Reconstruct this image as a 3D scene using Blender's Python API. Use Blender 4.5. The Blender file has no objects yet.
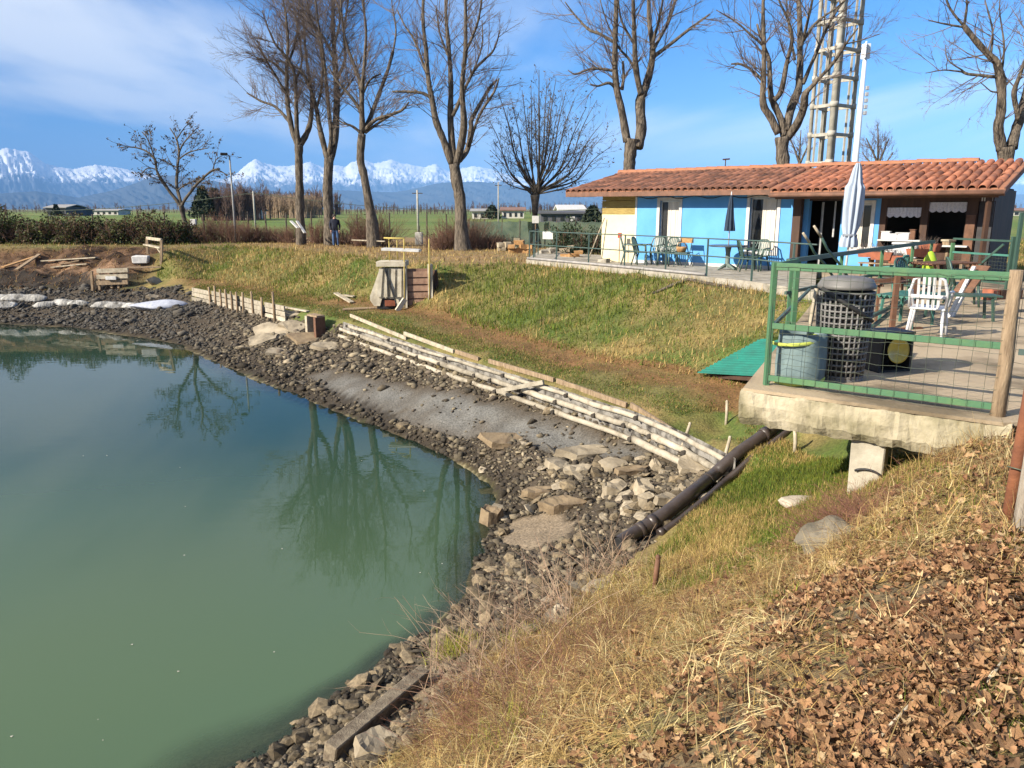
import bpy, bmesh, math, random
import numpy as np
from math import radians, sin, cos, tan, pi, atan2, sqrt
from mathutils import Vector, Matrix
from mathutils.geometry import delaunay_2d_cdt

random.seed(7); RNG = np.random.default_rng(11)
scene = bpy.context.scene
COL = scene.collection

# ------------------------------------------------------------------ camera
F = 773.0; PITCH = radians(12.75); EYE = 4.9          # water is z = 0
cam = bpy.data.cameras.new('camera'); camo = bpy.data.objects.new('camera', cam); COL.objects.link(camo)
cam.sensor_width = 36.0; cam.lens = F / 1024 * 36.0
cam.clip_start = 0.05; cam.clip_end = 120000
camo.location = (0, 0, EYE); camo.rotation_euler = (pi / 2 - PITCH, 0, 0)
scene.camera = camo
scene.render.resolution_x = 1024; scene.render.resolution_y = 768

# ------------------------------------------------------------------ light
SUN_EL = radians(29); SUN_H = Vector((-0.88, -0.47, 0)).normalized()     # horizontal direction towards the sun
world = bpy.data.worlds.new('World'); scene.world = world; world.use_nodes = True
wn = world.node_tree.nodes; wl = world.node_tree.links
wn.clear()
wout = wn.new('ShaderNodeOutputWorld'); bg = wn.new('ShaderNodeBackground'); bg.inputs[1].default_value = 0.053
sky = wn.new('ShaderNodeTexSky'); sky.sky_type = 'NISHITA'; sky.sun_disc = False
sky.sun_elevation = SUN_EL; sky.sun_rotation = atan2(SUN_H.x, SUN_H.y)
sky.altitude = 900; sky.air_density = 1.0; sky.dust_density = 0.0; sky.ozone_density = 6.0
CLX = 5.85
# thin streaky cirrus, the same over the whole sky
tc = wn.new('ShaderNodeTexCoord')
sep = wn.new('ShaderNodeSeparateXYZ'); wl.new(tc.outputs['Generated'], sep.inputs[0])
def wmath(op, a, b=None, c=None, clamp=False):
    n = wn.new('ShaderNodeMath'); n.operation = op; n.use_clamp = clamp
    for i, v in enumerate((a, b, c)):
        if v is None: continue
        if isinstance(v, (int, float)): n.inputs[i].default_value = v
        else: wl.new(v, n.inputs[i])
    return n.outputs[0]
zc = wmath('ADD', wmath('MAXIMUM', sep.outputs[2], 0.0), 0.10)
uu = wmath('DIVIDE', sep.outputs[0], zc); vv = wmath('DIVIDE', sep.outputs[1], zc)
cmb = wn.new('ShaderNodeCombineXYZ'); wl.new(uu, cmb.inputs[0]); wl.new(vv, cmb.inputs[1])
mp = wn.new('ShaderNodeMapping'); wl.new(cmb.outputs[0], mp.inputs[0])
mp.inputs['Location'].default_value = (CLX, 0.1, 0); mp.inputs['Rotation'].default_value = (0, 0, radians(-10)); mp.inputs['Scale'].default_value = (0.42, 0.13, 1)
cn = wn.new('ShaderNodeTexNoise'); cn.inputs['Scale'].default_value = 1.0; cn.inputs['Detail'].default_value = 9; cn.inputs['Roughness'].default_value = 0.52
cn.inputs['Distortion'].default_value = 0.5
wl.new(mp.outputs[0], cn.inputs['Vector'])
cr = wn.new('ShaderNodeMapRange'); cr.interpolation_type = 'SMOOTHSTEP'
cr.inputs[1].default_value = 0.49; cr.inputs[2].default_value = 0.64; cr.inputs[3].default_value = 0.0; cr.inputs[4].default_value = 0.97
wl.new(cn.outputs[0], cr.inputs[0])
cmask = wmath('MULTIPLY', cr.outputs[0], wmath('MULTIPLY', sep.outputs[2], 30.0, clamp=True))
cmix = wn.new('ShaderNodeMixRGB'); wl.new(cmask, cmix.inputs[0]); hs = wn.new('ShaderNodeHueSaturation'); hs.inputs['Saturation'].default_value = 1.36; wl.new(sky.outputs[0], hs.inputs['Color']); wb = wn.new('ShaderNodeMixRGB'); wb.blend_type = 'MULTIPLY'; wb.inputs[0].default_value = 1; wb.inputs[2].default_value = (.88, .94, 1.14, 1); wl.new(hs.outputs[0], wb.inputs[1]); wl.new(wb.outputs[0], cmix.inputs[1])
cmix.inputs[2].default_value = (8.4, 8.7, 9.2, 1)
wl.new(cmix.outputs[0], bg.inputs[0]); wl.new(bg.outputs[0], wout.inputs[0])

sl = bpy.data.lights.new('sun', 'SUN'); so = bpy.data.objects.new('sun', sl); COL.objects.link(so)
sl.energy = 5.0; sl.angle = radians(0.55); sl.color = (1.0, 0.91, 0.77)
sdir = Vector((SUN_H.x * cos(SUN_EL), SUN_H.y * cos(SUN_EL), sin(SUN_EL)))
so.rotation_euler = (-sdir).to_track_quat('-Z', 'Y').to_euler()
vs = scene.view_settings
vs.view_transform = 'Standard'; vs.look = 'None'; vs.exposure = 1.36; vs.gamma = 1.0; vs.use_curve_mapping = False

# ------------------------------------------------------------------ pixel rays -> real points (layout by survey)
def ray(px, py):
    u = (px - 512) / F; v = (384 - py) / F
    return Vector((u, cos(PITCH) + v * sin(PITCH), -sin(PITCH) + v * cos(PITCH)))
def gz(px, py, z):
    d = ray(px, py); t = (z - EYE) / d.z
    return Vector((d.x * t, d.y * t, z))
def gy(px, py, y):
    d = ray(px, py); t = y / d.y
    return Vector((d.x * t, y, EYE + d.z * t))
def project(x, y, z):
    zz = z - EYE
    dep = y * cos(PITCH) - zz * sin(PITCH); up = y * sin(PITCH) + zz * cos(PITCH)
    return 512 + F * x / dep, 384 - F * up / dep

def tag(o, label=None, cat=None, group=None, kind=None):
    if label: o['label'] = label
    if cat:
        o['category'] = cat
        if not kind: o['kind'] = 'thing'
    if group: o['group'] = group
    if kind: o['kind'] = kind
    return o
def empty(name, loc, rz=0.0, label=None, cat=None, group=None):
    o = bpy.data.objects.new(name, None); o.empty_display_size = 0.1
    o.location = loc; o.rotation_euler = (0, 0, rz); COL.objects.link(o)
    return tag(o, label, cat, group)
def link_copy(o, parent=None):
    c = o.copy(); COL.objects.link(c); c.parent = parent
    return c
def copy_tree(o, parent=None):
    c = link_copy(o, parent)
    for ch in list(o.children):
        copy_tree(ch, c)
    return c

class MB:
    """collects simple solids, then links them as one mesh object"""
    def __init__(s): s.v = []; s.f = []; s.sm = []
    def add(s, vs, fs, smooth=False):
        b = len(s.v); s.v += [tuple(p) for p in vs]
        for f in fs: s.f.append(tuple(i + b for i in f)); s.sm.append(smooth)
        return s
    def box(s, c, size, rz=0.0, M=None, jit=0.0):
        hx, hy, hz = size[0] / 2, size[1] / 2, size[2] / 2
        R = Matrix.Rotation(rz, 3, 'Z') if M is None else M
        c = Vector(c); P = []
        for sx, sy, sz in ((-1,-1,-1),(1,-1,-1),(1,1,-1),(-1,1,-1),(-1,-1,1),(1,-1,1),(1,1,1),(-1,1,1)):
            p = Vector((sx * hx, sy * hy, sz * hz))
            if jit: p += Vector((random.uniform(-jit, jit), random.uniform(-jit, jit), random.uniform(-jit, jit)))
            P.append(c + R @ p)
        return s.add(P, ((0,3,2,1),(4,5,6,7),(0,1,5,4),(1,2,6,5),(2,3,7,6),(3,0,4,7)))
    def beam(s, a, b, w, h, up=(0, 0, 1)):
        a = Vector(a); b = Vector(b); d = (b - a); L = d.length; d.normalize()
        u = Vector(up)
        if abs(d.dot(u)) > 0.98: u = Vector((1, 0, 0))
        x = d.cross(u).normalized(); z = x.cross(d).normalized()
        M = Matrix((x, d, z)).transposed()
        return s.box((a + b) / 2, (w, L, h), M=M)
    def tube(s, pts, rad, n=8, cap=True, smooth=True):
        pts = [Vector(p) for p in pts]
        if isinstance(rad, (int, float)): rad = [rad] * len(pts)
        V = []; prev = None
        for i, p in enumerate(pts):
            d = (pts[min(i + 1, len(pts) - 1)] - pts[max(i - 1, 0)])
            d = d.normalized() if d.length > 1e-9 else Vector((0, 0, 1))
            if prev is None:
                a = Vector((1, 0, 0)) if abs(d.x) < 0.8 else Vector((0, 1, 0))
                x = d.cross(a).normalized()
            else:
                x = prev - d * prev.dot(d)
                x = x.normalized() if x.length > 1e-6 else d.orthogonal().normalized()
            prev = x; y = d.cross(x)
            for k in range(n):
                t = 2 * pi * k / n
                V.append(p + (x * cos(t) + y * sin(t)) * rad[i])
        Fs = []
        for i in range(len(pts) - 1):
            for k in range(n):
                k2 = (k + 1) % n
                Fs.append((i * n + k, i * n + k2, (i + 1) * n + k2, (i + 1) * n + k))
        s.add(V, Fs, smooth)
        if cap:
            m = len(pts)
            b = len(s.v) - len(V)
            s.f.append(tuple(b + k for k in range(n - 1, -1, -1))); s.sm.append(False)
            s.f.append(tuple(b + (m - 1) * n + k for k in range(n))); s.sm.append(False)
        return s
    def lathe(s, c, prof, n=20, smooth=True, M=None):
        """prof: list of (radius, height)"""
        c = Vector(c); V = []
        for r, h in prof:
            for k in range(n):
                t = 2 * pi * k / n
                p = Vector((r * cos(t), r * sin(t), h))
                V.append(c + (M @ p if M is not None else p))
        Fs = []
        for i in range(len(prof) - 1):
            for k in range(n):
                k2 = (k + 1) % n
                Fs.append((i * n + k, i * n + k2, (i + 1) * n + k2, (i + 1) * n + k))
        return s.add(V, Fs, smooth)
    def prism(s, poly, z0, z1):
        n = len(poly)
        V = [(p[0], p[1], z0) for p in poly] + [(p[0], p[1], z1) for p in poly]
        Fs = [tuple(range(n - 1, -1, -1)), tuple(range(n, 2 * n))]
        for i in range(n):
            j = (i + 1) % n; Fs.append((i, j, n + j, n + i))
        return s.add(V, Fs)
    def build(s, name, mat, parent=None, origin=None, bevel=0.0):
        me = bpy.data.meshes.new(name)
        o = bpy.data.objects.new(name, me)
        if parent is not None:
            base = Vector(parent.location); p = parent.parent
            R = Matrix.Rotation(-parent.rotation_euler.z, 3, 'Z') if parent.type == 'EMPTY' else Matrix.Identity(3)
            while p is not None:
                base = base + Vector(p.location); R = Matrix.Rotation(-p.rotation_euler.z, 3, 'Z'); p = p.parent
            V = [tuple(R @ (Vector(v) - base)) for v in s.v] if (parent.get('bake', 1)) else s.v
        else:
            base = Vector(origin) if origin is not None else Vector((0, 0, 0))
            V = [tuple(Vector(v) - base) for v in s.v]
            o.location = base
        me.from_pydata(V, [], s.f); me.update()
        me.polygons.foreach_set('use_smooth', s.sm)
        if mat is not None: me.materials.append(mat)
        COL.objects.link(o)
        if parent is not None: o.parent = parent
        if bevel:
            m = o.modifiers.new('bevel', 'BEVEL'); m.width = bevel; m.segments = 1; m.limit_method = 'ANGLE'
        return o

def np_mesh(name, V, faces, mat, smooth=False, origin=None, parent=None):
    """V (n,3) array, faces (m,k) int array (all the same size)"""
    me = bpy.data.meshes.new(name)
    V = np.asarray(V, dtype=np.float32).reshape(-1, 3)
    org = np.zeros(3) if origin is None else np.asarray(origin, dtype=np.float64)
    V = (V - org).astype(np.float32)
    faces = np.asarray(faces, dtype=np.int32)
    m, k = faces.shape
    me.vertices.add(len(V)); me.vertices.foreach_set('co', V.ravel())
    me.loops.add(m * k); me.loops.foreach_set('vertex_index', faces.ravel())
    me.polygons.add(m); me.polygons.foreach_set('loop_start', np.arange(m, dtype=np.int32) * k)
    if smooth: me.polygons.foreach_set('use_smooth', np.ones(m, dtype=bool))
    me.update(calc_edges=True); me.validate()
    if mat is not None: me.materials.append(mat)
    o = bpy.data.objects.new(name, me); COL.objects.link(o)
    if parent is None: o.location = tuple(org)
    else: o.parent = parent
    return o
def col_attr(o, name, rgb):
    me = o.data
    a = me.color_attributes.new(name, 'FLOAT_COLOR', 'POINT')
    d = np.ones((len(me.vertices), 4), dtype=np.float32); d[:, :rgb.shape[1]] = rgb
    a.data.foreach_set('color', d.ravel())

# ------------------------------------------------------------------ numpy value noise
def _hash(ix, iy, s):
    h = (ix.astype(np.int64) * 374761393 + iy.astype(np.int64) * 668265263 + s * 1442695041) & 0x7fffffff
    h = ((h ^ (h >> 13)) * 1274126177) & 0x7fffffff
    h = h ^ (h >> 16)
    return (h & 0xffff) / 65535.0
def vnoise(x, y, s=0):
    x = np.asarray(x, float); y = np.asarray(y, float)
    ix = np.floor(x); iy = np.floor(y); fx = x - ix; fy = y - iy
    fx = fx * fx * (3 - 2 * fx); fy = fy * fy * (3 - 2 * fy)
    ix = ix.astype(np.int64); iy = iy.astype(np.int64)
    a = _hash(ix, iy, s); b = _hash(ix + 1, iy, s); c = _hash(ix, iy + 1, s); d = _hash(ix + 1, iy + 1, s)
    return (a * (1 - fx) + b * fx) * (1 - fy) + (c * (1 - fx) + d * fx) * fy
def fbm(x, y, o=4, s=0, g=0.5):
    t = 0; a = 1; n = 0
    for i in range(o):
        t = t + a * (vnoise(x * 2 ** i + 17.3 * i, y * 2 ** i - 9.1 * i, s + i) - 0.5); n += a; a *= g
    return t / n * 2        # about -1..1

# ------------------------------------------------------------------ materials
def S(r, g, b):            # sRGB 0-255 -> linear
    def f(c):
        c /= 255.0
        return c / 12.92 if c <= 0.04045 else ((c + 0.055) / 1.055) ** 2.4
    return (f(r), f(g), f(b))
MATS = {}
def mat(name, c1, c2=None, scale=6.0, rough=0.8, bump=0.0, bscale=None, detail=5, metal=0.0, spec=0.3, stretch=None, c3=None, obj_random=0.0, coords='Object', contrast=(0.35, 0.65), bdist=0.02):
    if name in MATS: return MATS[name]
    m = bpy.data.materials.new(name); m.use_nodes = True
    nt = m.node_tree; N = nt.nodes; L = nt.links
    b = N['Principled BSDF']; b.inputs['Roughness'].default_value = rough; b.inputs['Metallic'].default_value = metal
    b.inputs['Specular IOR Level'].default_value = spec
    c2 = c2 or tuple(x * 0.7 for x in c1)
    t = N.new('ShaderNodeTexCoord'); vec = t.outputs[coords]
    if obj_random or stretch:
        mp_ = N.new('ShaderNodeMapping'); L.new(vec, mp_.inputs[0]); vec = mp_.outputs[0]
        if stretch: mp_.inputs['Scale'].default_value = stretch
        if obj_random:
            oi = N.new('ShaderNodeObjectInfo'); mm = N.new('ShaderNodeMath'); mm.operation = 'MULTIPLY'; mm.inputs[1].default_value = 37.0
            L.new(oi.outputs['Random'], mm.inputs[0]); L.new(mm.outputs[0], mp_.inputs['Location'])
    n1 = N.new('ShaderNodeTexNoise'); n1.inputs['Scale'].default_value = scale; n1.inputs['Detail'].default_value = detail; n1.inputs['Roughness'].default_value = 0.6
    L.new(vec, n1.inputs['Vector'])
    r1 = N.new('ShaderNodeValToRGB'); L.new(n1.outputs[0], r1.inputs[0])
    r1.color_ramp.elements[0].position = contrast[0]; r1.color_ramp.elements[0].color = (*c1, 1)
    r1.color_ramp.elements[1].position = contrast[1]; r1.color_ramp.elements[1].color = (*c2, 1)
    if c3:
        e = r1.color_ramp.elements.new(0.5 * (contrast[0] + contrast[1])); e.color = (*c3, 1)
    out = r1.outputs[0]
    if obj_random:
        oi2 = N.new('ShaderNodeObjectInfo'); mr = N.new('ShaderNodeMapRange'); L.new(oi2.outputs['Random'], mr.inputs[0])
        mr.inputs[3].default_value = 1 - obj_random; mr.inputs[4].default_value = 1 + obj_random
        mx = N.new('ShaderNodeMixRGB'); mx.blend_type = 'MULTIPLY'; mx.inputs[0].default_value = 1
        L.new(out, mx.inputs[1]); L.new(mr.outputs[0], mx.inputs[2]); out = mx.outputs[0]
    L.new(out, b.inputs['Base Color'])
    if bump:
        n2 = N.new('ShaderNodeTexNoise'); n2.inputs['Scale'].default_value = bscale or scale * 4; n2.inputs['Detail'].default_value = 6
        L.new(vec, n2.inputs['Vector'])
        bp = N.new('ShaderNodeBump'); bp.inputs['Strength'].default_value = bump; bp.inputs['Distance'].default_value = bdist
        L.new(n2.outputs[0], bp.inputs['Height']); L.new(bp.outputs[0], b.inputs['Normal'])
    MATS[name] = m
    return m
def attr_mat(name, attr='gcol', rough=0.9, spec=0.2, nscale=(1.3, 14.0), amt=(0.25, 0.35), bump=0.4, bscale=30.0, two_sided=0.0):
    """base colour from a colour attribute, broken up by noise of two sizes"""
    m = bpy.data.materials.new(name); m.use_nodes = True
    nt = m.node_tree; N = nt.nodes; L = nt.links
    b = N['Principled BSDF']; b.inputs['Roughness'].default_value = rough; b.inputs['Specular IOR Level'].default_value = spec
    a = N.new('ShaderNodeAttribute'); a.attribute_name = attr
    out = a.outputs['Color']
    t = N.new('ShaderNodeTexCoord')
    for sc, am in zip(nscale, amt):
        n = N.new('ShaderNodeTexNoise'); n.inputs['Scale'].default_value = sc; n.inputs['Detail'].default_value = 6; n.inputs['Roughness'].default_value = 0.65
        L.new(t.outputs['Object'], n.inputs['Vector'])
        mr = N.new('ShaderNodeMapRange'); L.new(n.outputs[0], mr.inputs[0]); mr.inputs[1].default_value = 0.3; mr.inputs[2].default_value = 0.7
        mr.inputs[3].default_value = 1 - am; mr.inputs[4].default_value = 1 + am
        mx = N.new('ShaderNodeMixRGB'); mx.blend_type = 'MULTIPLY'; mx.inputs[0].default_value = 1
        L.new(out, mx.inputs[1]); L.new(mr.outputs[0], mx.inputs[2]); out = mx.outputs[0]
    L.new(out, b.inputs['Base Color'])
    if bump:
        n2 = N.new('ShaderNodeTexNoise'); n2.inputs['Scale'].default_value = bscale; n2.inputs['Detail'].default_value = 7
        L.new(t.outputs['Object'], n2.inputs['Vector'])
        bp = N.new('ShaderNodeBump'); bp.inputs['Strength'].default_value = bump; bp.inputs['Distance'].default_value = 0.04
        L.new(n2.outputs[0], bp.inputs['Height']); L.new(bp.outputs[0], b.inputs['Normal'])
    if two_sided:
        tr = N.new('ShaderNodeBsdfTranslucent'); L.new(out, tr.inputs[0])
        ms = N.new('ShaderNodeMixShader'); ms.inputs[0].default_value = two_sided
        L.new(b.outputs[0], ms.inputs[1]); L.new(tr.outputs[0], ms.inputs[2]); L.new(ms.outputs[0], N['Material Output'].inputs[0])
    return m

# ================================================================== TERRAIN
def PX(*pts): return [gz(a, b, c) for a, b, c in pts]
def W3(*pts): return [Vector(p) for p in pts]
shore = W3((-60, 22, 0), (-48, 31, 0)) + PX((-250, 320, 0), (-100, 321, 0), (0, 324, 0), (65, 327, 0), (125, 335, 0), (182, 345, 0), (196, 353, 0), (221, 366, 0), (260, 381, 0), (305, 400, 0),
     (340, 414, 0), (375, 427, 0), (414, 442, 0), (440, 455, 0), (468, 466, 0), (492, 484, 0), (500, 500, 0), (488, 530, 0), (472, 562, 0), (466, 595, 0), (440, 628, 0),
     (386, 652, 0), (353, 683, 0), (315, 708, 0), (277, 735, 0), (240, 762, 0)) + W3((-3.9, 4.6, 0), (-8, 2.6, 0), (-20, 0, 0), (-60, -3, 0))
# the low retaining wall of logs along the berm
WALL_PX = [(193, 290), (226, 296), (260, 303), (320, 317), (345, 322), (440, 352), (530, 379), (600, 401), (640, 413), (690, 434), (738, 459)]
wall_line = [gz(a, b, 1.35) for a, b in WALL_PX]
def offs(line, d, z):
    out = []
    for i, p in enumerate(line):
        t = (line[min(i + 1, len(line) - 1)] - line[max(i - 1, 0)]); n = Vector((t.y, -t.x, 0)).normalized()
        out.append(Vector((p.x - n.x * d, p.y - n.y * d, z)))
    return out
# positive d is away from the pond
wall_base = offs(wall_line, -0.10, 0.85); wall_top = offs(wall_line, 0.22, 1.33)
left_base = PX((-250, 300, .6), (-100, 301, .6), (0, 304, .6), (60, 303, .6), (130, 308, .6), (178, 311, .75))
left_toe = PX((-250, 288, 1.0), (-100, 288, 1.0), (0, 289, 1.0), (70, 290, 1.0), (130, 291, 1.05), (175, 288, 1.25))
left_ledge = PX((-250, 270, 1.8), (-100, 270, 1.8), (0, 271, 1.8), (60, 270, 1.82), (100, 270, 1.82), (150, 270, 1.85), (185, 279, 1.6))
left_ledge2 = PX((-250, 263, 2.1), (-100, 263, 2.1), (0, 262, 2.13), (60, 260, 2.22), (110, 262, 2.14), (145, 263, 2.13))
foot = PX((200, 281, 1.5), (240, 288, 1.48), (305, 301, 1.48), (368, 303, 1.48), (407, 309, 1.48), (438, 313, 1.48), (474, 329, 1.48), (500, 338, 1.48), (594, 362, 1.48), (686, 379, 1.48), (742, 394, 1.45))
top = PX((-250, 244, 2.9), (-100, 245, 2.9), (0, 247, 2.9), (60, 247, 2.9), (110, 249, 2.9), (160, 250, 2.85), (200, 247, 2.85), (240, 246, 2.85), (326, 253, 2.93), (370, 258, 2.98), (440, 262, 3.0), (500, 262, 3.0), (540, 265, 2.98),
     (640, 277, 2.95), (689, 284, 2.92), (745, 291, 2.9))
near = PX((400, 768, 1.0), (480, 768, 1.7), (560, 768, 2.4), (700, 768, 2.95), (850, 768, 3.2), (1024, 768, 3.3),
     (410, 700, .45), (455, 700, 1.0), (520, 700, 1.6), (600, 700, 2.2), (700, 700, 2.8), (850, 700, 3.15), (1000, 700, 3.3),
     (460, 640, .25), (525, 640, .8), (600, 640, 1.4), (680, 640, 2.1), (760, 640, 2.75), (900, 640, 3.2),
     (490, 580, .15), (560, 580, .5), (620, 590, .95), (690, 590, 1.5), (760, 590, 2.1), (830, 570, 2.6), (930, 560, 3.1),
     (530, 540, .25), (600, 540, .5), (660, 540, .85), (720, 530, 1.3), (790, 525, 1.75), (850, 520, 2.25), (930, 500, 2.95),
     (540, 500, .3), (560, 470, .5), (640, 480, .6), (700, 480, 1.0), (760, 470, 1.3), (820, 470, 1.7), (870, 487, 2.25), (940, 462, 2.85), (1010, 535, 3.2), (985, 440, 3.02),
     (700, 510, 1.1), (640, 550, .8), (760, 440, 1.35), (820, 450, 1.65), (600, 450, .6), (560, 430, .68), (660, 465, .72), (700, 462, .82), (480, 430, .4), (430, 420, .4), (520, 450, .45), (560, 500, .38), (600, 500, .5))
under = W3((4.35, 6.9, 2.72), (5.1, 9, 2.72), (6.2, 12, 2.72), (7.2, 14.5, 2.75), (7.0, 16.0, 2.8))
plateau = W3((4.5, 4, 3.3), (4.0, 1.5, 3.35), (0, 0, 3.3), (1.5, -1, 3.35), (-0.6, 1.6, 2.6), (-2.2, 2.6, 1.6), (-8, -1, 2.9), (-20, -4, 2.9), (-60, -8, 2.9), (0, -8, 3.3), (8, -8, 3.3), (6, 6, 3.1), (9, 9, 2.95), (12, 12, 2.95),
     (14, 18, 2.95), (8, 18, 2.9), (5, 24, 2.95), (0, 30, 2.95), (-5, 38, 2.85), (-12, 45, 2.85), (-25, 46, 2.85), (-45, 46, 2.85), (10, 30, 2.9), (0, 45, 2.85), (20, 40, 2.85), (30, 10, 2.9), (60, 0, 2.9), (60, 60, 2.8), (0, 75, 2.75), (-60, 75, 2.75), (-75, 40, 2.8), (-70, 10, 2.8))
rim = W3((-400, -400, 2.7), (0, -400, 2.7), (400, -400, 2.7), (400, 0, 2.7), (-400, 0, 2.7), (-400, 400, 2.7), (0, 400, 2.7), (400, 400, 2.7))
pond = W3((-5, 15, -1.2), (-3.2, 11, -.9), (-12, 20, -1.5), (-25, 22, -1.5), (-40, 20, -1.5), (-12, 8, -1.3), (-6, 7, -1.0), (-30, 8, -1.5), (-3.2, 14.5, -.8), (-18, 25, -1.0), (-2.2, 8.2, -.55))
lines = [shore, wall_base, wall_top, left_base, left_toe, left_ledge, left_ledge2, foot, top, under]
pts = []; edges = []
for ln in lines:
    b = len(pts); pts += ln; edges += [(b + i, b + i + 1) for i in range(len(ln) - 1)]
pts += near + plateau + rim + pond
res = delaunay_2d_cdt([Vector((p.x, p.y)) for p in pts], edges, [], 0, 1e-4, True)
tv, tf, orig = res[0], res[2], res[3]
TZ = []
for i, v in enumerate(tv):
    if orig[i]: TZ.append(pts[orig[i][0]].z)
    else:
        ws = [(1 / ((v.x - p.x) ** 2 + (v.y - p.y) ** 2 + 1e-6), p.z) for p in pts]
        ws.sort(reverse=True); ws = ws[:3]; TZ.append(sum(a * b for a, b in ws) / sum(a for a, b in ws))

def axis(fine0, fine1, fstep, mid0, mid1, mstep, far):
    a = list(np.arange(fine0, fine1, fstep))
    r = list(np.arange(fine1, mid1, mstep)); l = list(np.arange(fine0 - mstep, mid0, -mstep))[::-1]
    s = mstep; x = mid1
    R = []
    while x < far: R.append(x); s *= 1.22; x += s
    R.append(far)
    s = mstep; x = l[0] - mstep; Lf = []
    while x > -far: Lf.append(x); s *= 1.22; x -= s
    Lf.append(-far)
    return np.array(Lf[::-1] + l + a + r + R)
GX = axis(-7.5, 7.5, 0.085, -34, 16, 0.25, 9000.0)
GY = axis(1.6, 17.5, 0.085, -6, 48, 0.25, 9000.0)
XX, YY = np.meshgrid(GX, GY)            # (ny, nx)
ZZ = np.full(XX.shape, 2.7)
for f in tf:
    (x0, y0), (x1, y1), (x2, y2) = [(tv[i].x, tv[i].y) for i in f[:3]]
    z0, z1, z2 = [TZ[i] for i in f[:3]]
    i0, i1 = np.searchsorted(GX, [min(x0, x1, x2), max(x0, x1, x2)]); j0, j1 = np.searchsorted(GY, [min(y0, y1, y2), max(y0, y1, y2)])
    if i1 <= i0 or j1 <= j0: continue
    X = XX[j0:j1, i0:i1]; Y = YY[j0:j1, i0:i1]
    den = (y1 - y2) * (x0 - x2) + (x2 - x1) * (y0 - y2)
    if abs(den) < 1e-12: continue
    a = ((y1 - y2) * (X - x2) + (x2 - x1) * (Y - y2)) / den
    b = ((y2 - y0) * (X - x2) + (x0 - x2) * (Y - y2)) / den
    c = 1 - a - b
    ins = (a >= -1e-6) & (b >= -1e-6) & (c >= -1e-6)
    sub = ZZ[j0:j1, i0:i1]; sub[ins] = (a * z0 + b * z1 + c * z2)[ins]
def blur(Z):
    Zp = np.pad(Z, 1, mode='edge')
    return (Zp[1:-1, 1:-1] * 2 + Zp[:-2, 1:-1] + Zp[2:, 1:-1] + Zp[1:-1, :-2] + Zp[1:-1, 2:]) / 6
for _ in range(3): ZZ = blur(ZZ)
BASEZ = ZZ.copy()
bumpy = np.clip(1 - np.hypot(XX, YY - 15) / 60, 0, 1)
ZZ = ZZ + bumpy * (0.10 * fbm(XX * .55, YY * .55, 4, 3) + 0.05 * fbm(XX * 2.1, YY * 2.1, 4, 9) + 0.02 * fbm(XX * 7, YY * 7, 2, 5))
# the raw cut bank on the far left is gullied
gul = np.clip((XX + 17.5) / -2.5, 0, 1) * np.clip((YY - 30) / 3, 0, 1) * np.clip((52 - YY) / 3, 0, 1) * np.clip((BASEZ - .9) / .3, 0, 1) * np.clip((2.84 - BASEZ) / .12, 0, 1)
ZZ = ZZ + gul * (0.26 * fbm(XX * 1.3, YY * .8, 4, 31) + .26 * fbm(XX * 2.6, YY * 1.6, 3, 33))

def ground_z(x, y):
    i = np.clip(np.searchsorted(GX, x) - 1, 0, len(GX) - 2); j = np.clip(np.searchsorted(GY, y) - 1, 0, len(GY) - 2)
    fx = (x - GX[i]) / (GX[i + 1] - GX[i]); fy = (y - GY[j]) / (GY[j + 1] - GY[j])
    return (ZZ[j, i] * (1 - fx) + ZZ[j, i + 1] * fx) * (1 - fy) + (ZZ[j + 1, i] * (1 - fx) + ZZ[j + 1, i + 1] * fx) * fy
def gzf(x, y): return float(ground_z(np.array(x), np.array(y)))
def hit(px, py, tmin=1.5):
    d = ray(px, py); t = np.concatenate([np.arange(tmin, 20, 0.02), np.arange(20, 80, 0.1), np.arange(80, 2000, 2)])
    zr = EYE + d.z * t; g = ground_z(d.x * t, d.y * t)
    k = np.argmax(zr <= g)
    return Vector((d.x * t[k], d.y * t[k], float(g[k])))

def in_poly(x, y, poly):
    inside = np.zeros(np.shape(x), bool); n = len(poly)
    for i in range(n):
        x0, y0 = poly[i][0], poly[i][1]; x1, y1 = poly[(i + 1) % n][0], poly[(i + 1) % n][1]
        c = ((y0 > y) != (y1 > y)) & (x < (x1 - x0) * (y - y0) / (y1 - y0 + 1e-12) + x0)
        inside ^= c
    return inside
def line_dist(x, y, line):
    best = np.full(np.shape(x), 1e9)
    for a, b in zip(line[:-1], line[1:]):
        dx, dy = b.x - a.x, b.y - a.y; L2 = dx * dx + dy * dy + 1e-9
        t = np.clip(((x - a.x) * dx + (y - a.y) * dy) / L2, 0, 1)
        best = np.minimum(best, np.hypot(x - a.x - t * dx, y - a.y - t * dy))
    return best
def zone(*px):            # polygon on the ground from surveyed corners
    return [hit(a, b) for a, b in px]

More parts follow.
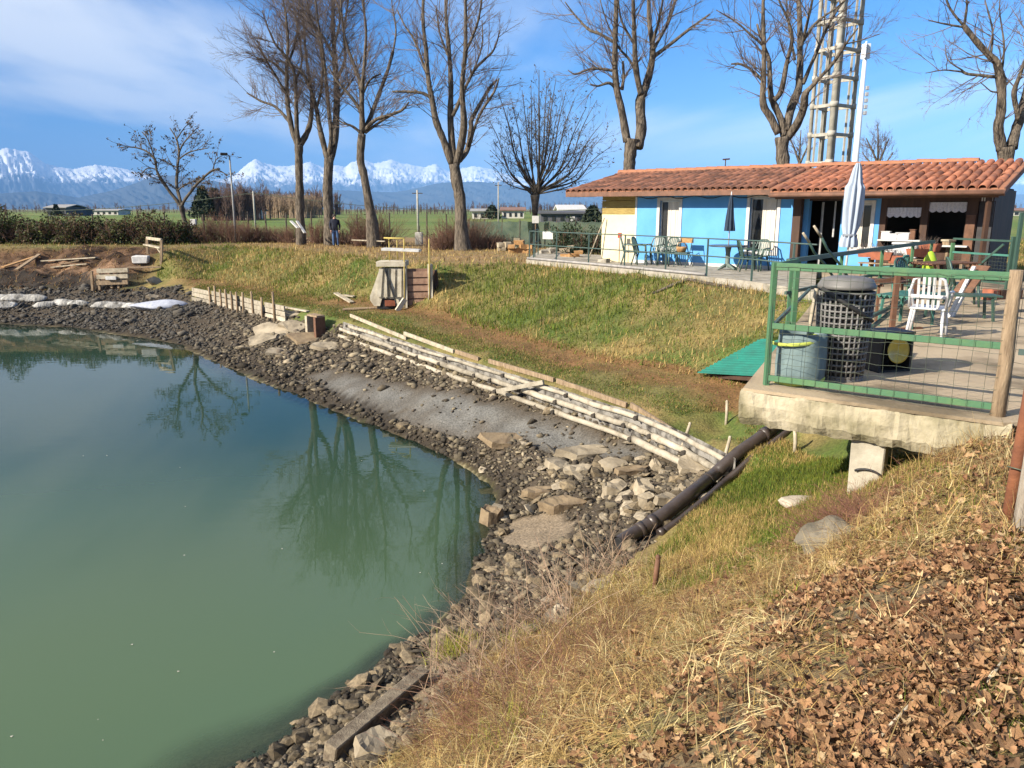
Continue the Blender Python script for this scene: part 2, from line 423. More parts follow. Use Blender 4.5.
# ---- what the ground is made of, in plan
Z_RUBBLE = shore[3:29] + [hit(380, 768), hit(440, 730), hit(490, 660), hit(560, 625), hit(610, 580), hit(645, 547), hit(700, 490), hit(735, 462)] + wall_line[::-1] + left_toe[::-1][:-1]
Z_GREYMUD = zone((296, 380), (330, 368), (420, 388), (500, 400), (580, 420), (665, 442), (650, 466), (560, 460), (490, 444), (420, 434), (350, 414))
Z_FLAT = zone((495, 548), (508, 524), (545, 511), (578, 522), (562, 541), (525, 552))
Z_LEAF = zone((620, 768), (660, 700), (720, 650), (770, 610), (830, 580), (880, 560), (960, 540), (1040, 535), (1060, 640), (1060, 800), (820, 830), (620, 800))
Z_DRY = zone((370, 775), (430, 730), (480, 660), (550, 625), (605, 580), (660, 560), (720, 560), (780, 545), (830, 530), (868, 500), (905, 472), (945, 456), (985, 440), (1030, 440), (1060, 560), (900, 560), (800, 590), (720, 650), (660, 700), (600, 800), (330, 820))
Z_LAWN = zone((640, 570), (690, 510), (735, 470), (770, 440), (850, 445), (868, 480), (830, 520), (770, 560), (700, 590), (660, 600))
# ---- colours (albedo)
C_GRASS = np.array((.075, .105, .022)); C_OLIVE = np.array((.13, .115, .04)); C_DRY = np.array((.30, .21, .085)); C_DIRT = np.array((.15, .095, .05))
C_MUD = np.array((.062, .048, .033)); C_GREY = np.array((.14, .135, .122)); C_RED = np.array((.15, .085, .045)); C_FIELD = np.array((.095, .145, .028)); C_BED = np.array((.21, .18, .10))
def lerp(a, b, t): return a * (1 - t[..., None]) + b * t[..., None]
n1 = fbm(XX * .35, YY * .35, 4, 41); n2 = fbm(XX * 1.6, YY * 1.6, 4, 43); n3 = fbm(XX * 5, YY * 5, 3, 47)
COLR = np.broadcast_to(C_OLIVE, XX.shape + (3,)).copy()
COLR = lerp(COLR, C_GRASS * 1.0, np.clip(.45 + 1.6 * n2 + .8 * n1, 0, 1))
COLR = lerp(COLR, C_DRY * .8, np.clip(.25 + 1.5 * fbm(XX * .8, YY * .8, 4, 51), 0, 1) * .8)
far = np.clip((YY - 40) / 6, 0, 1)
COLR = lerp(COLR, C_DIRT * 1.3, far * np.clip(.5 + 1.5 * n1, 0, 1))
fld = np.clip((YY - 58) / 4, 0, 1)
COLR = lerp(COLR, lerp(np.broadcast_to(C_FIELD, COLR.shape), np.array((.16, .17, .05)), np.clip(.3 + fbm(XX * .01, YY * .05, 3, 61), 0, 1)), fld)
COLR = lerp(COLR, np.array((.12, .12, .05)), np.clip((np.hypot(XX, YY) - 500) / 500, 0, 1))
# berm path: worn, reddish dirt
dfoot = line_dist(XX, YY, foot); dwall = line_dist(XX, YY, wall_line)
onberm = (BASEZ > 1.28) & (BASEZ < 1.62) & (YY > 9) & (XX < 6)
COLR = lerp(COLR, C_DIRT * np.array((1.05, .85, .7)), np.where(onberm, np.clip(1.15 - np.abs(dfoot - .25) / .9 + .7 * n2, 0, 1), 0) * .9)
COLR = lerp(COLR, C_GRASS * .9, np.where(onberm, np.clip(.9 - np.abs(dwall - .75) / .6 + .9 * n2, 0, 1), 0) * .75)
COLR = lerp(COLR, C_DIRT, np.where(onberm, np.clip(1 - dwall / .35, 0, 1), 0))
# brown ground on the bank top behind
plat = in_poly(XX, YY, top + W3((2.5, 26, 0), (4, 60, 0), (-70, 60, 0), (-70, 42, 0)))
bt = plat & (XX > -16) & (YY < 60)
COLR = lerp(COLR, np.array((.24, .155, .075)), np.where(bt, np.clip(.8 + .8 * n2, 0, 1), 0) * np.clip(1 - fld, 0, 1))
face = np.where((BASEZ > 2.2)[..., None], np.array((.085, .048, .026)), np.where((BASEZ > 1.76)[..., None], np.array((.14, .085, .05)), np.array((.026, .02, .015))))  # lower face near black: dark soil, with shading put into the colour
COLR = lerp(COLR, face * np.clip(1.0 + 1.6 * fbm(XX * 3, YY * 3, 3, 63), .25, 2)[..., None], np.clip(gul * 1.6, 0, 1))
rub = in_poly(XX, YY, Z_RUBBLE)
gm_in = in_poly(XX + .35 * n2, YY + .35 * n3, Z_GREYMUD); gm_d = line_dist(XX, YY, Z_GREYMUD + Z_GREYMUD[:1])
gm_mask = np.where(gm_in, np.clip(gm_d / .45, 0, 1) * np.clip(.8 + .9 * n2, 0, 1), 0)
COLR = lerp(COLR, C_MUD, np.where(rub, 1.0, 0.0))
COLR = lerp(COLR, C_GREY, gm_mask)
flat_m = in_poly(XX + .1 * n2, YY + .1 * n3, Z_FLAT)
COLR = lerp(COLR, np.array((.20, .155, .105)), np.where(flat_m, .95, 0))
COLR = lerp(COLR, C_MUD * .45, np.where((~flat_m) & (BASEZ < .22) & (YY < 60), .8, 0))
COLR = lerp(COLR, C_BED, np.where(BASEZ < -.03, 1.0, 0))
COLR = lerp(COLR, C_DRY * .5, np.where(in_poly(XX, YY, Z_DRY), .9, 0))
COLR = lerp(COLR, np.array((.15, .10, .063)), np.where(in_poly(XX, YY, Z_LEAF), .85, 0) * np.clip(.75 + .9 * n2, .3, 1))
bare0 = hit(800, 712); COLR = lerp(COLR, np.array((.27, .20, .135)), .9 * np.exp(-(((XX - bare0.x) / .20) ** 2 + ((YY - bare0.y) / .16) ** 2)))
lawn = in_poly(XX, YY, Z_LAWN)
COLR = lerp(COLR, C_GRASS * 1.1, np.where(lawn, np.clip(.6 + 1.2 * n2, 0, 1), 0))
COLR = np.clip(COLR, .004, 1)

ny, nx = XX.shape
idx = np.arange(ny * nx).reshape(ny, nx)
quads = np.stack([idx[:-1, :-1], idx[:-1, 1:], idx[1:, 1:], idx[1:, :-1]], -1).reshape(-1, 4)
M_GROUND = attr_mat('ground_earth', nscale=(1.7, 22.0), amt=(.18, .45), bump=.55, bscale=26.0)
ground = np_mesh('ground', np.stack([XX, YY, ZZ], -1).reshape(-1, 3), quads, M_GROUND, smooth=True)
col_attr(ground, 'gcol', COLR.reshape(-1, 3)); tag(ground, kind='structure')

# ================================================================== POND
def pond_material():
    m = bpy.data.materials.new('pond_water'); m.use_nodes = True
    nt = m.node_tree; N = nt.nodes; L = nt.links; N.clear()
    out = N.new('ShaderNodeOutputMaterial')
    a = N.new('ShaderNodeAttribute'); a.attribute_name = 'depth'       # metres of water under the surface
    murk = N.new('ShaderNodeMapRange'); L.new(a.outputs['Fac'], murk.inputs[0]); murk.inputs[1].default_value = 0.0; murk.inputs[2].default_value = .24; murk.inputs[3].default_value = .22; murk.inputs[4].default_value = 1.0
    murk.interpolation_type = 'SMOOTHSTEP'
    t = N.new('ShaderNodeTexCoord')
    n = N.new('ShaderNodeTexNoise'); n.inputs['Scale'].default_value = .12; n.inputs['Detail'].default_value = 3; L.new(t.outputs['Object'], n.inputs['Vector'])
    cr_ = N.new('ShaderNodeValToRGB'); L.new(n.outputs[0], cr_.inputs[0])
    cr_.color_ramp.elements[0].position = .35; cr_.color_ramp.elements[0].color = (.056, .100, .056, 1)
    cr_.color_ramp.elements[1].position = .65; cr_.color_ramp.elements[1].color = (.070, .110, .050, 1)
    sy_ = N.new('ShaderNodeSeparateXYZ'); L.new(t.outputs['Object'], sy_.inputs[0])        # silt stirred up off the near shore, clearer further out
    ns = N.new('ShaderNodeMath'); ns.operation = 'MULTIPLY_ADD'; ns.inputs[1].default_value = 7.0; L.new(n.outputs[0], ns.inputs[0]); L.new(sy_.outputs[1], ns.inputs[2])
    clr = N.new('ShaderNodeMapRange'); clr.interpolation_type = 'SMOOTHSTEP'; clr.inputs[1].default_value = 9.5; clr.inputs[2].default_value = 21.0; L.new(ns.outputs[0], clr.inputs[0])
    cm = N.new('ShaderNodeMixRGB'); L.new(clr.outputs[0], cm.inputs[0]); L.new(cr_.outputs[0], cm.inputs[1]); cm.inputs[2].default_value = (.024, .052, .036, 1)
    dif = N.new('ShaderNodeBsdfDiffuse'); L.new(cm.outputs[0], dif.inputs[0])
    tr = N.new('ShaderNodeBsdfTransparent'); tr.inputs[0].default_value = (.92, .92, .78, 1)
    mx = N.new('ShaderNodeMixShader'); L.new(murk.outputs[0], mx.inputs[0]); L.new(tr.outputs[0], mx.inputs[1]); L.new(dif.outputs[0], mx.inputs[2])
    w = N.new('ShaderNodeTexNoise'); w.inputs['Scale'].default_value = 2.6; w.inputs['Detail'].default_value = 2
    mpw = N.new('ShaderNodeMapping'); mpw.inputs['Scale'].default_value = (.5, 1.6, 1); L.new(t.outputs['Object'], mpw.inputs[0]); L.new(mpw.outputs[0], w.inputs['Vector'])
    bp = N.new('ShaderNodeBump'); bp.inputs['Strength'].default_value = .022; bp.inputs['Distance'].default_value = .05; L.new(w.outputs[0], bp.inputs['Height'])
    gl = N.new('ShaderNodeBsdfGlossy'); gl.inputs['Roughness'].default_value = .006; L.new(bp.outputs[0], gl.inputs['Normal'])
    fr = N.new('ShaderNodeFresnel'); fr.inputs[0].default_value = 1.333; L.new(bp.outputs[0], fr.inputs['Normal'])
    m2 = N.new('ShaderNodeMixShader'); L.new(fr.outputs[0], m2.inputs[0]); L.new(mx.outputs[0], m2.inputs[1]); L.new(gl.outputs[0], m2.inputs[2])
    L.new(m2.outputs[0], out.inputs[0])
    return m
ix = np.where((GX > -62) & (GX < 1.2))[0]; iy = np.where((GY > -6) & (GY < 36))[0]
sx = np.concatenate([GX[ix][GX[ix] < -7][::3], GX[ix][GX[ix] >= -7][::2]]); sy = np.concatenate([GY[iy][GY[iy] < 17.5][::2], GY[iy][GY[iy] >= 17.5]])
WX, WY = np.meshgrid(sx, sy)
wid = np.arange(WX.size).reshape(WX.shape)
wq = np.stack([wid[:-1, :-1], wid[:-1, 1:], wid[1:, 1:], wid[1:, :-1]], -1).reshape(-1, 4)
gwz = ground_z(WX, WY)
keep = (gwz.reshape(-1)[wq] < .12).any(1)
pond_water = np_mesh('pond_water', np.stack([WX, WY, np.zeros_like(WX)], -1).reshape(-1, 3), wq[keep], pond_material(), smooth=True)
at = pond_water.data.attributes.new('depth', 'FLOAT', 'POINT'); at.data.foreach_set('value', np.clip(-gwz, 0, 5).astype(np.float32).ravel())
tag(pond_water, kind='structure')

# ================================================================== MOUNTAINS
def interp(t, pts_):
    xs = [p[0] for p in pts_]; ys = [p[1] for p in pts_]
    return np.interp(t, xs, ys)
SKYLINE = [(-400, 178), (-250, 168), (-120, 160), (-40, 156), (0, 152), (5, 151), (12, 157), (27, 152), (40, 155), (50, 156), (58, 162), (66, 167), (78, 170), (90, 172), (110, 168), (130, 171), (160, 177), (190, 181), (215, 183), (235, 181), (248, 174),
           (265, 162), (272, 166), (285, 169), (300, 169), (318, 165), (330, 171), (340, 168), (352, 170), (358, 166), (372, 163), (380, 167), (395, 163), (405, 166), (425, 170), (437, 167), (450, 174), (475, 169), (490, 172), (510, 178), (540, 184), (580, 188), (605, 187),
           (700, 192), (820, 195), (930, 190), (985, 186), (1024, 176), (1080, 170), (1200, 174), (1400, 186)]
HILLS = [(-400, 192), (-200, 196), (0, 196), (50, 193), (90, 199), (115, 194), (140, 187), (165, 180), (185, 178), (205, 181), (230, 184), (262, 190), (300, 196), (340, 192), (400, 194), (440, 185), (480, 184), (520, 188), (600, 193), (800, 199), (1000, 196), (1100, 193), (1400, 197)]
def range_mesh(name, prof, r0, r1, crest, mat_, amp, seed):
    cols = np.arange(-380, 1390, 1.6); rows = np.linspace(0, 1, 64)
    P, T = np.meshgrid(cols, rows)
    R = r0 + (r1 - r0) * T
    rough_prof = interp(P + 6 * fbm(P * .03, T * 4, 3, seed), prof)
    crest_h = (210.0 - rough_prof) / F * crest * np.cos(np.arctan((P - 512) / F))
    tc_ = (crest - r0) / (r1 - r0)
    shp = np.where(T < tc_, (T / tc_) ** 1.25, np.clip(1 - (T - tc_) / (1 - tc_), 0, 1) ** .8)
    u = P * R * 1e-5
    ridg = 1 - np.abs(fbm(u * 1.1, T * 5, 5, seed + 5, .55)) * 2
    fine_ = fbm(u * 6, T * 22, 5, seed + 9, .6)
    h = crest_h * (shp * (1 + 0) + amp * (ridg - .6) * np.sin(np.pi * np.clip(T / tc_, 0, 1)) ** 1.0 * .8) + crest_h * .10 * amp * fine_ * (shp > .05)
    h = np.where(T < tc_, np.minimum(h, crest_h * 1.02), h)
    ang = np.arctan((P - 512) / F)
    X = R * np.sin(ang); Y = R * np.cos(ang)
    ii = np.arange(P.size).reshape(P.shape)
    q = np.stack([ii[:-1, :-1], ii[:-1, 1:], ii[1:, 1:], ii[1:, :-1]], -1).reshape(-1, 4)
    o = np_mesh(name, np.stack([X, Y, np.maximum(h, -5) + 2.5], -1).reshape(-1, 3), q, mat_, smooth=False)
    return tag(o, kind='structure')
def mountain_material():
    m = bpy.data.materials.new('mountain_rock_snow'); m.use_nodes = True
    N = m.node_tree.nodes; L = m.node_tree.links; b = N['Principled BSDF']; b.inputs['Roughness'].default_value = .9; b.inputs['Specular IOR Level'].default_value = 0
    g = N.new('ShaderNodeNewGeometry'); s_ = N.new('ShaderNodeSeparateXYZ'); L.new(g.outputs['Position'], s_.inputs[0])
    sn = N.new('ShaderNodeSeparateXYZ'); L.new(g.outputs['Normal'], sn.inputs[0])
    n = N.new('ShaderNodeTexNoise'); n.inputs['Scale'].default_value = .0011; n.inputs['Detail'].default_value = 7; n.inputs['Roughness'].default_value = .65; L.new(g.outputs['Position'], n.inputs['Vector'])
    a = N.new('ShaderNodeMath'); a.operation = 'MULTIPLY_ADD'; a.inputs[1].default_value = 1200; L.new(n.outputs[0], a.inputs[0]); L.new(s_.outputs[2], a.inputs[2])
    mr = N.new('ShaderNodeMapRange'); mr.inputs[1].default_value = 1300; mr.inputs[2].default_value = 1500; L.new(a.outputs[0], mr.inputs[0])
    cr_ = N.new('ShaderNodeMixRGB'); L.new(mr.outputs[0], cr_.inputs[0]); cr_.inputs[1].default_value = (.085, .095, .11, 1); cr_.inputs[2].default_value = (.88, .88, .90, 1)  # blue-grey rock, lightened so the colour holds a little of the haze
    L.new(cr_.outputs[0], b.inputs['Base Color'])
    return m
M_FOREST = mat('hill_forest', (.045, .052, .055), (.07, .075, .075), scale=.002, rough=1, spec=0)  # grey-blue forest tone with a touch of haze put into it
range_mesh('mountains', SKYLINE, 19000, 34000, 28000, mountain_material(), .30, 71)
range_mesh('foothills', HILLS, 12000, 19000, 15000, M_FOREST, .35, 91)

# ================================================================== TREES
def batch_tubes(P, R, n=3):
    """P (N,K,3) polylines, R (N,K) radii -> verts, quads"""
    P = np.asarray(P, float); R = np.asarray(R, float)
    N, K, _ = P.shape
    d = P[:, -1] - P[:, 0]; d /= np.linalg.norm(d, axis=1, keepdims=True) + 1e-9
    a = np.where(np.abs(d[:, 2:3]) < .9, np.array([[0, 0, 1.]]), np.array([[1., 0, 0]]))
    x = np.cross(d, a); x /= np.linalg.norm(x, axis=1, keepdims=True) + 1e-9
    y = np.cross(d, x)
    t = np.arange(n) * 2 * pi / n
    ring = x[:, None, :] * np.cos(t)[None, :, None] + y[:, None, :] * np.sin(t)[None, :, None]      # N,n,3
    V = P[:, :, None, :] + ring[:, None, :, :] * R[:, :, None, None]
    idx = np.arange(N * K * n).reshape(N, K, n)
    nxt = np.roll(idx, -1, axis=2)
    q = np.stack([idx[:, :-1], nxt[:, :-1], nxt[:, 1:], idx[:, 1:]], -1).reshape(-1, 4)
    return V.reshape(-1, 3), q
M_BARK = mat('tree_bark', (.22, .18, .135), (.03, .024, .019), scale=3.4, rough=.95, bump=1.0, bscale=9, bdist=.1, stretch=(3, 3, .7), contrast=(.3, .68))
M_TWIG = mat('tree_twig', (.19, .15, .125), (.11, .083, .072), scale=.8, rough=.9)
M_TWIGP = mat('tree_twig_dark', (.15, .125, .095), (.08, .065, .05), scale=.8, rough=.9)
M_DEADLEAF = mat('dead_hanging_leaf', (.12, .075, .03), (.05, .035, .02), scale=.9, rough=.9)

def grow_twigs(rng, starts, dirs, lens, rads, droop=.0, up=.25, wob=.35, K=4):
    """one generation of curved shoots: returns polylines (N,K,3) and radii"""
    N = len(starts); P = np.zeros((N, K, 3)); P[:, 0] = starts; d = dirs.copy()
    for k in range(1, K):
        d = d + rng.normal(0, wob / K, (N, 3)); d[:, 2] += up / K - droop / K
        d /= np.linalg.norm(d, axis=1, keepdims=True) + 1e-9
        P[:, k] = P[:, k - 1] + d * (lens / (K - 1))[:, None]
    R = rads[:, None] * np.linspace(1, .35, K)[None, :]
    return P, R
def children(rng, P, R, n, lo=.25, spread=.8, lenf=(.3, .6), radf=.5, minr=.004, outward=None, center=None, L=None):
    N, K, _ = P.shape
    i = np.repeat(np.arange(N), n); M = len(i)
    t = lo + (1 - lo) * rng.random(M); k = np.minimum((t * (K - 1)).astype(int), K - 2); f = t * (K - 1) - k
    s = P[i, k] * (1 - f)[:, None] + P[i, k + 1] * f[:, None]
    d = P[i, k + 1] - P[i, k]; d /= np.linalg.norm(d, axis=1, keepdims=True) + 1e-9
    rnd = rng.normal(0, 1, (M, 3)); rnd -= d * (rnd * d).sum(1, keepdims=True); rnd /= np.linalg.norm(rnd, axis=1, keepdims=True) + 1e-9
    if center is not None:
        o = s - center; o[:, 2] *= .4; o /= np.linalg.norm(o, axis=1, keepdims=True) + 1e-9
        rnd = rnd + o * (outward or 0)
    nd = d + rnd * spread * (.6 + .6 * rng.random(M))[:, None]; nd /= np.linalg.norm(nd, axis=1, keepdims=True) + 1e-9
    L0 = np.linalg.norm(P[:, -1] - P[:, 0], axis=1)[i] if L is None else L
    ln = L0 * (lenf[0] + (lenf[1] - lenf[0]) * rng.random(M)) * (1.15 - .5 * t)
    r = np.maximum((R[i, k]) * radf, minr)
    return s, nd, ln, r
def leaf_quads(rng, pts_, size):
    n = len(pts_)
    a = rng.normal(0, 1, (n, 3)); a /= np.linalg.norm(a, axis=1, keepdims=True); b = rng.normal(0, 1, (n, 3)); b -= a * (a * b).sum(1, keepdims=True); b /= np.linalg.norm(b, axis=1, keepdims=True)
    s = size * (.6 + .8 * rng.random(n))[:, None]
    V = np.stack([pts_ - a * s, pts_ + b * s * .45, pts_ + a * s, pts_ - b * s * .45], 1)
    return V.reshape(-1, 3), np.arange(n * 4).reshape(-1, 4)

def make_tree(name, label, depth, trunk, limbs, seed, sec=13, ter=6, qua=3, seclen=2.6, droop=0.0, spread=.75, twig=None, leaves=0, leafsize=.05, group='bare trees along the pond', up=.25, minr=.006, secr=.022):
    """trunk / limbs: surveyed silhouettes (px, py, width px) at a distance; every limb leans towards or away from the viewer"""
    rng = np.random.default_rng(seed)
    base = gy(trunk[0][0], trunk[0][1], depth); gzb = gzf(base.x, base.y)
    root = empty(name, (base.x, base.y, gzb), 0, label, 'tree', group)
    org = np.array(root.location)
    k = depth / F / cos(PITCH)
    mb = MB()
    def poly(pl, lean, d0):
        out = []; rad = []; acc = 0
        for i, (px, py, w) in enumerate(pl):
            if i: acc += abs(py - pl[i - 1][1]) * k + .3 * abs(px - pl[i - 1][0]) * k
            out.append(np.array(gy(px, py, depth + d0 + lean * acc))); rad.append(w * k / 2 * .80)
        return out, rad
    def smooth(pts_, rad):
        P = []; R = []
        n = len(pts_)
        for i in range(n - 1):
            p0 = pts_[max(i - 1, 0)]; p1 = pts_[i]; p2 = pts_[i + 1]; p3 = pts_[min(i + 2, n - 1)]
            m = 4
            for j in range(m):
                t = j / m
                P.append(.5 * ((2 * p1) + (-p0 + p2) * t + (2 * p0 - 5 * p1 + 4 * p2 - p3) * t * t + (-p0 + 3 * p1 - 3 * p2 + p3) * t ** 3))
                R.append((rad[i] * (1 - t) + rad[i + 1] * t) * (1 + rng.uniform(-.07, .09)))
        P.append(pts_[-1]); R.append(rad[-1]); return P, R
    tp, tr_ = poly(trunk, 0, 0)
    tp = [np.array((tp[0][0], tp[0][1], gzb - .25))] + tp[1:] if tp[0][2] < gzb + .6 else [np.array((tp[0][0], tp[0][1], gzb - .2))] + tp
    tr_ = ([tr_[0] * 1.35] + tr_[1:]) if len(tr_) == len(tp) else [tr_[0] * 1.3] + tr_
    tr_ = [t * .88 for t in tr_]
    sp_, sr_ = smooth(tp, tr_); mb.tube(sp_, sr_, 14)
    LP = []; LR = []
    for li, pl in enumerate(limbs):
        lean = [0, .22, -.22, .38, -.35, .12, -.14, .3, -.3][li % 9] * rng.uniform(.8, 1.2)
        lp, lr = poly(pl, lean, 0); lp, lr = smooth(lp, lr)
        mb.tube(lp, lr, 7 if lr[0] > .06 else 5)
        if lr[-1] > .05:
            e = np.array(lp[-1]); mb.tube([e, e + (e - np.array(lp[-2])) * .3], [lr[-1], lr[-1] * .55], 6)
        LP.append(np.array(lp)); LR.append(np.array(lr))
    tw = twig or M_TWIG
    VV = np.array([tuple(v) for v in mb.v]); am = .045 * np.clip(1.2 - (VV[:, 2] - gzb) / 9, .25, 1); ang_ = VV[:, 0] * 5 + VV[:, 1] * 4
    VV[:, 0] += am * fbm(ang_, VV[:, 2] * 1.6, 3, seed); VV[:, 1] += am * fbm(ang_ + 9, VV[:, 2] * 1.6, 3, seed + 4); mb.v = [tuple(v) for v in VV]
    # shoots from the limbs
    S_, D_, L_, Q_ = [], [], [], []
    center = np.array((tp[-1][0], tp[-1][1], tp[-1][2] - 1.0))
    for lp, lr in zip(LP, LR):
        ln = np.linalg.norm(np.diff(lp, axis=0), axis=1); tot = ln.sum(); cum = np.concatenate([[0], np.cumsum(ln)])
        n = max(5, int(sec * tot / 4.0))
        t = tot * (1 - .8 * rng.random(n) ** .75) if tot > 1 else tot * rng.random(n)
        kk = np.clip(np.searchsorted(cum, t) - 1, 0, len(lp) - 2); f = ((t - cum[kk]) / (ln[kk] + 1e-9))[:, None]
        s = lp[kk] * (1 - f) + lp[kk + 1] * f
        d = lp[kk + 1] - lp[kk]; d /= np.linalg.norm(d, axis=1, keepdims=True) + 1e-9
        rnd = rng.normal(0, 1, (n, 3)); rnd -= d * (rnd * d).sum(1, keepdims=True); rnd /= np.linalg.norm(rnd, axis=1, keepdims=True) + 1e-9
        nd = d * .75 + rnd * spread; nd /= np.linalg.norm(nd, axis=1, keepdims=True)
        S_.append(s); D_.append(nd); L_.append(seclen * (.35 + .75 * rng.random(n)) * (1 - .25 * (t / tot))); Q_.append(np.minimum(lr[kk] * .5, secr) * (.6 + .5 * rng.random(n)))
    P2, R2 = grow_twigs(rng, np.concatenate(S_), np.concatenate(D_), np.concatenate(L_), np.concatenate(Q_), droop, up, .45, 5)
    V2, q2 = batch_tubes(P2, R2, 4)
    a = children(rng, P2, R2, ter, .15, .62, (.3, .62), .55, minr)
    P3, R3 = grow_twigs(rng, *a, droop, up * .8, .4, 4); V3, q3 = batch_tubes(P3, R3, 3)
    Vs = [V2, V3]; qs = [q2, q3 + len(V2)]
    tips = P3
    if qua:
        b = children(rng, P3, R3, qua, .1, .6, (.3, .6), .7, minr * .8)
        P4, R4 = grow_twigs(rng, *b, droop, up * .6, .35, 3); V4, q4 = batch_tubes(P4, R4, 3)
        Vs.append(V4); qs.append(q4 + len(V2) + len(V3)); tips = P4
    trunk_o = mb.build('trunk', M_BARK if twig is None else mat('dark_bark', (.13, .108, .08), (.04, .033, .026), scale=3, rough=.95, bump=.6, bscale=14), root)
    cro = np_mesh('crown', np.concatenate(Vs) - org, np.concatenate(qs), tw, smooth=True, parent=root)
    if leaves:
        pool = tips.reshape(-1, 3); pk = pool[rng.integers(0, len(pool), leaves)] + rng.normal(0, .04, (leaves, 3))
        lv, lq = leaf_quads(rng, pk, leafsize)
        lo = np_mesh('leaves', lv - org, lq, M_DEADLEAF, parent=root); tag(lo, kind='stuff')
    return root

make_tree('plane_tree', 'tall bare tree with dark straight trunk, left of the standing man', 46,
  [(301, 241, 11), (300, 215, 10.5), (299.5, 190, 10), (299, 160, 10), (299, 145, 11)],
  [[(299, 146, 8), (293, 132, 7), (290, 118, 6), (287.5, 101, 5), (286.7, 68, 4), (288, 42, 3.2), (286, 17, 2.6), (281, -12, 1.8), (278, -40, 1)],
   [(299, 146, 8), (307, 133, 6.5), (311, 118, 5.5), (312, 95, 4.5), (308, 70, 3.6), (305, 45, 3), (303, 10, 2.2), (300, -30, 1)],
   [(299, 145, 7), (297, 129, 5.5), (296, 93, 4.5), (295, 76, 4), (289, 60, 3.2), (276, 45, 2.4), (268, 28, 1.6), (262, 10, 1)],
   [(291, 124, 4), (281, 112, 3.4), (272, 105, 3), (260.5, 101, 2.5), (247, 93, 1.6)],
   [(287, 95, 3.4), (277, 78, 2.8), (266, 60, 2.2), (257, 45, 1.3)],
   [(286.7, 68, 3), (296, 40, 2.4), (299, 8, 1.6), (302, -25, 1)],
   [(286.7, 75, 3), (272, 62, 2.2), (258, 58, 1.6), (246, 52, 1)],
   [(295, 80, 3), (302, 60, 2.4), (296, 20, 1.8), (291, -20, 1)]], 101, sec=24, ter=7, qua=4, seclen=2.9, spread=.8, group='row of tall bare trees on the far bank')
make_tree('plane_tree', 'tall bare tree forked low, with the man leaning at its foot', 46,
  [(331, 243, 15), (329, 215, 13), (327.6, 190, 12.5), (329, 159, 12)],
  [[(329, 160, 8), (325, 149, 7), (320, 129, 6), (316.5, 108, 5), (310, 88, 4), (301, 71, 3.2), (290, 64, 2.2), (280, 50, 1.2)],
   [(330, 160, 10), (335, 138, 9), (337, 95, 7.5), (335, 61, 6), (333, 20, 4.5), (335, -20, 3), (336, -55, 1.5)],
   [(329, 158, 6), (331, 135, 5), (328, 101, 4.2), (324, 60, 3.4), (318, 20, 2.4), (312, -25, 1.2)],
   [(336, 80, 4.5), (345, 60, 3.6), (344, 30, 2.8), (350, -10, 1.6), (352, -40, 1)],
   [(316.5, 108, 3.6), (322, 85, 3), (321, 50, 2.2), (310, 15, 1.4), (304, -15, 1)],
   [(335, 61, 4), (325, 40, 3), (312, 22, 2.2), (299, 9, 1.4)],
   [(337, 100, 3.6), (348, 86, 2.6), (356, 74, 1.6), (362, 58, 1)],
   [(334, 45, 3.4), (340, 15, 2.6), (328, -20, 1.6), (322, -50, 1)]], 102, sec=24, ter=7, qua=4, seclen=2.9, spread=.75, group='row of tall bare trees on the far bank')
make_tree('plane_tree', 'bare tree with crooked trunk leaning left, right of the standing man', 43,
  [(374, 239, 17), (371, 215, 13), (369, 203, 11.5), (364, 176, 10), (360.5, 159, 10), (362, 134, 10.5)],
  [[(362, 134, 6), (362.5, 117, 5), (355, 102, 4.2), (345, 90, 3.2), (337, 81, 2.2), (328, 66, 1.2)],
   [(362, 134, 6.5), (361.5, 96, 5.2), (359, 79, 4.6), (352, 60, 4), (346, 42, 3.2), (342, 21, 2.4), (340, -15, 1.4)],
   [(363, 132, 6), (362, 94, 4.8), (364.6, 62, 4), (366, 31, 3), (363, 0, 2), (362, -30, 1)],
   [(364, 132, 6), (370, 118, 5.2), (379, 94, 4.6), (387.5, 71, 4.2), (393, 52, 4)],
   [(365, 130, 5), (375, 120, 4.2), (389.6, 115, 3.6), (402, 110, 3), (409, 102, 1.8)],
   [(365, 133, 3.6), (380, 122, 2.8), (396, 113, 1.8)],
   [(361, 133, 4), (352, 126, 3), (343, 123, 2), (335, 117, 1)],
   [(393, 52, 2.6), (396, 30, 2), (392, 5, 1.3), (391, -20, .8)], [(362, 96, 3), (370, 80, 2.4), (381, 74, 1.4)]], 103, sec=19, ter=6, qua=3, seclen=2.5, spread=.75, group='row of tall bare trees on the far bank')
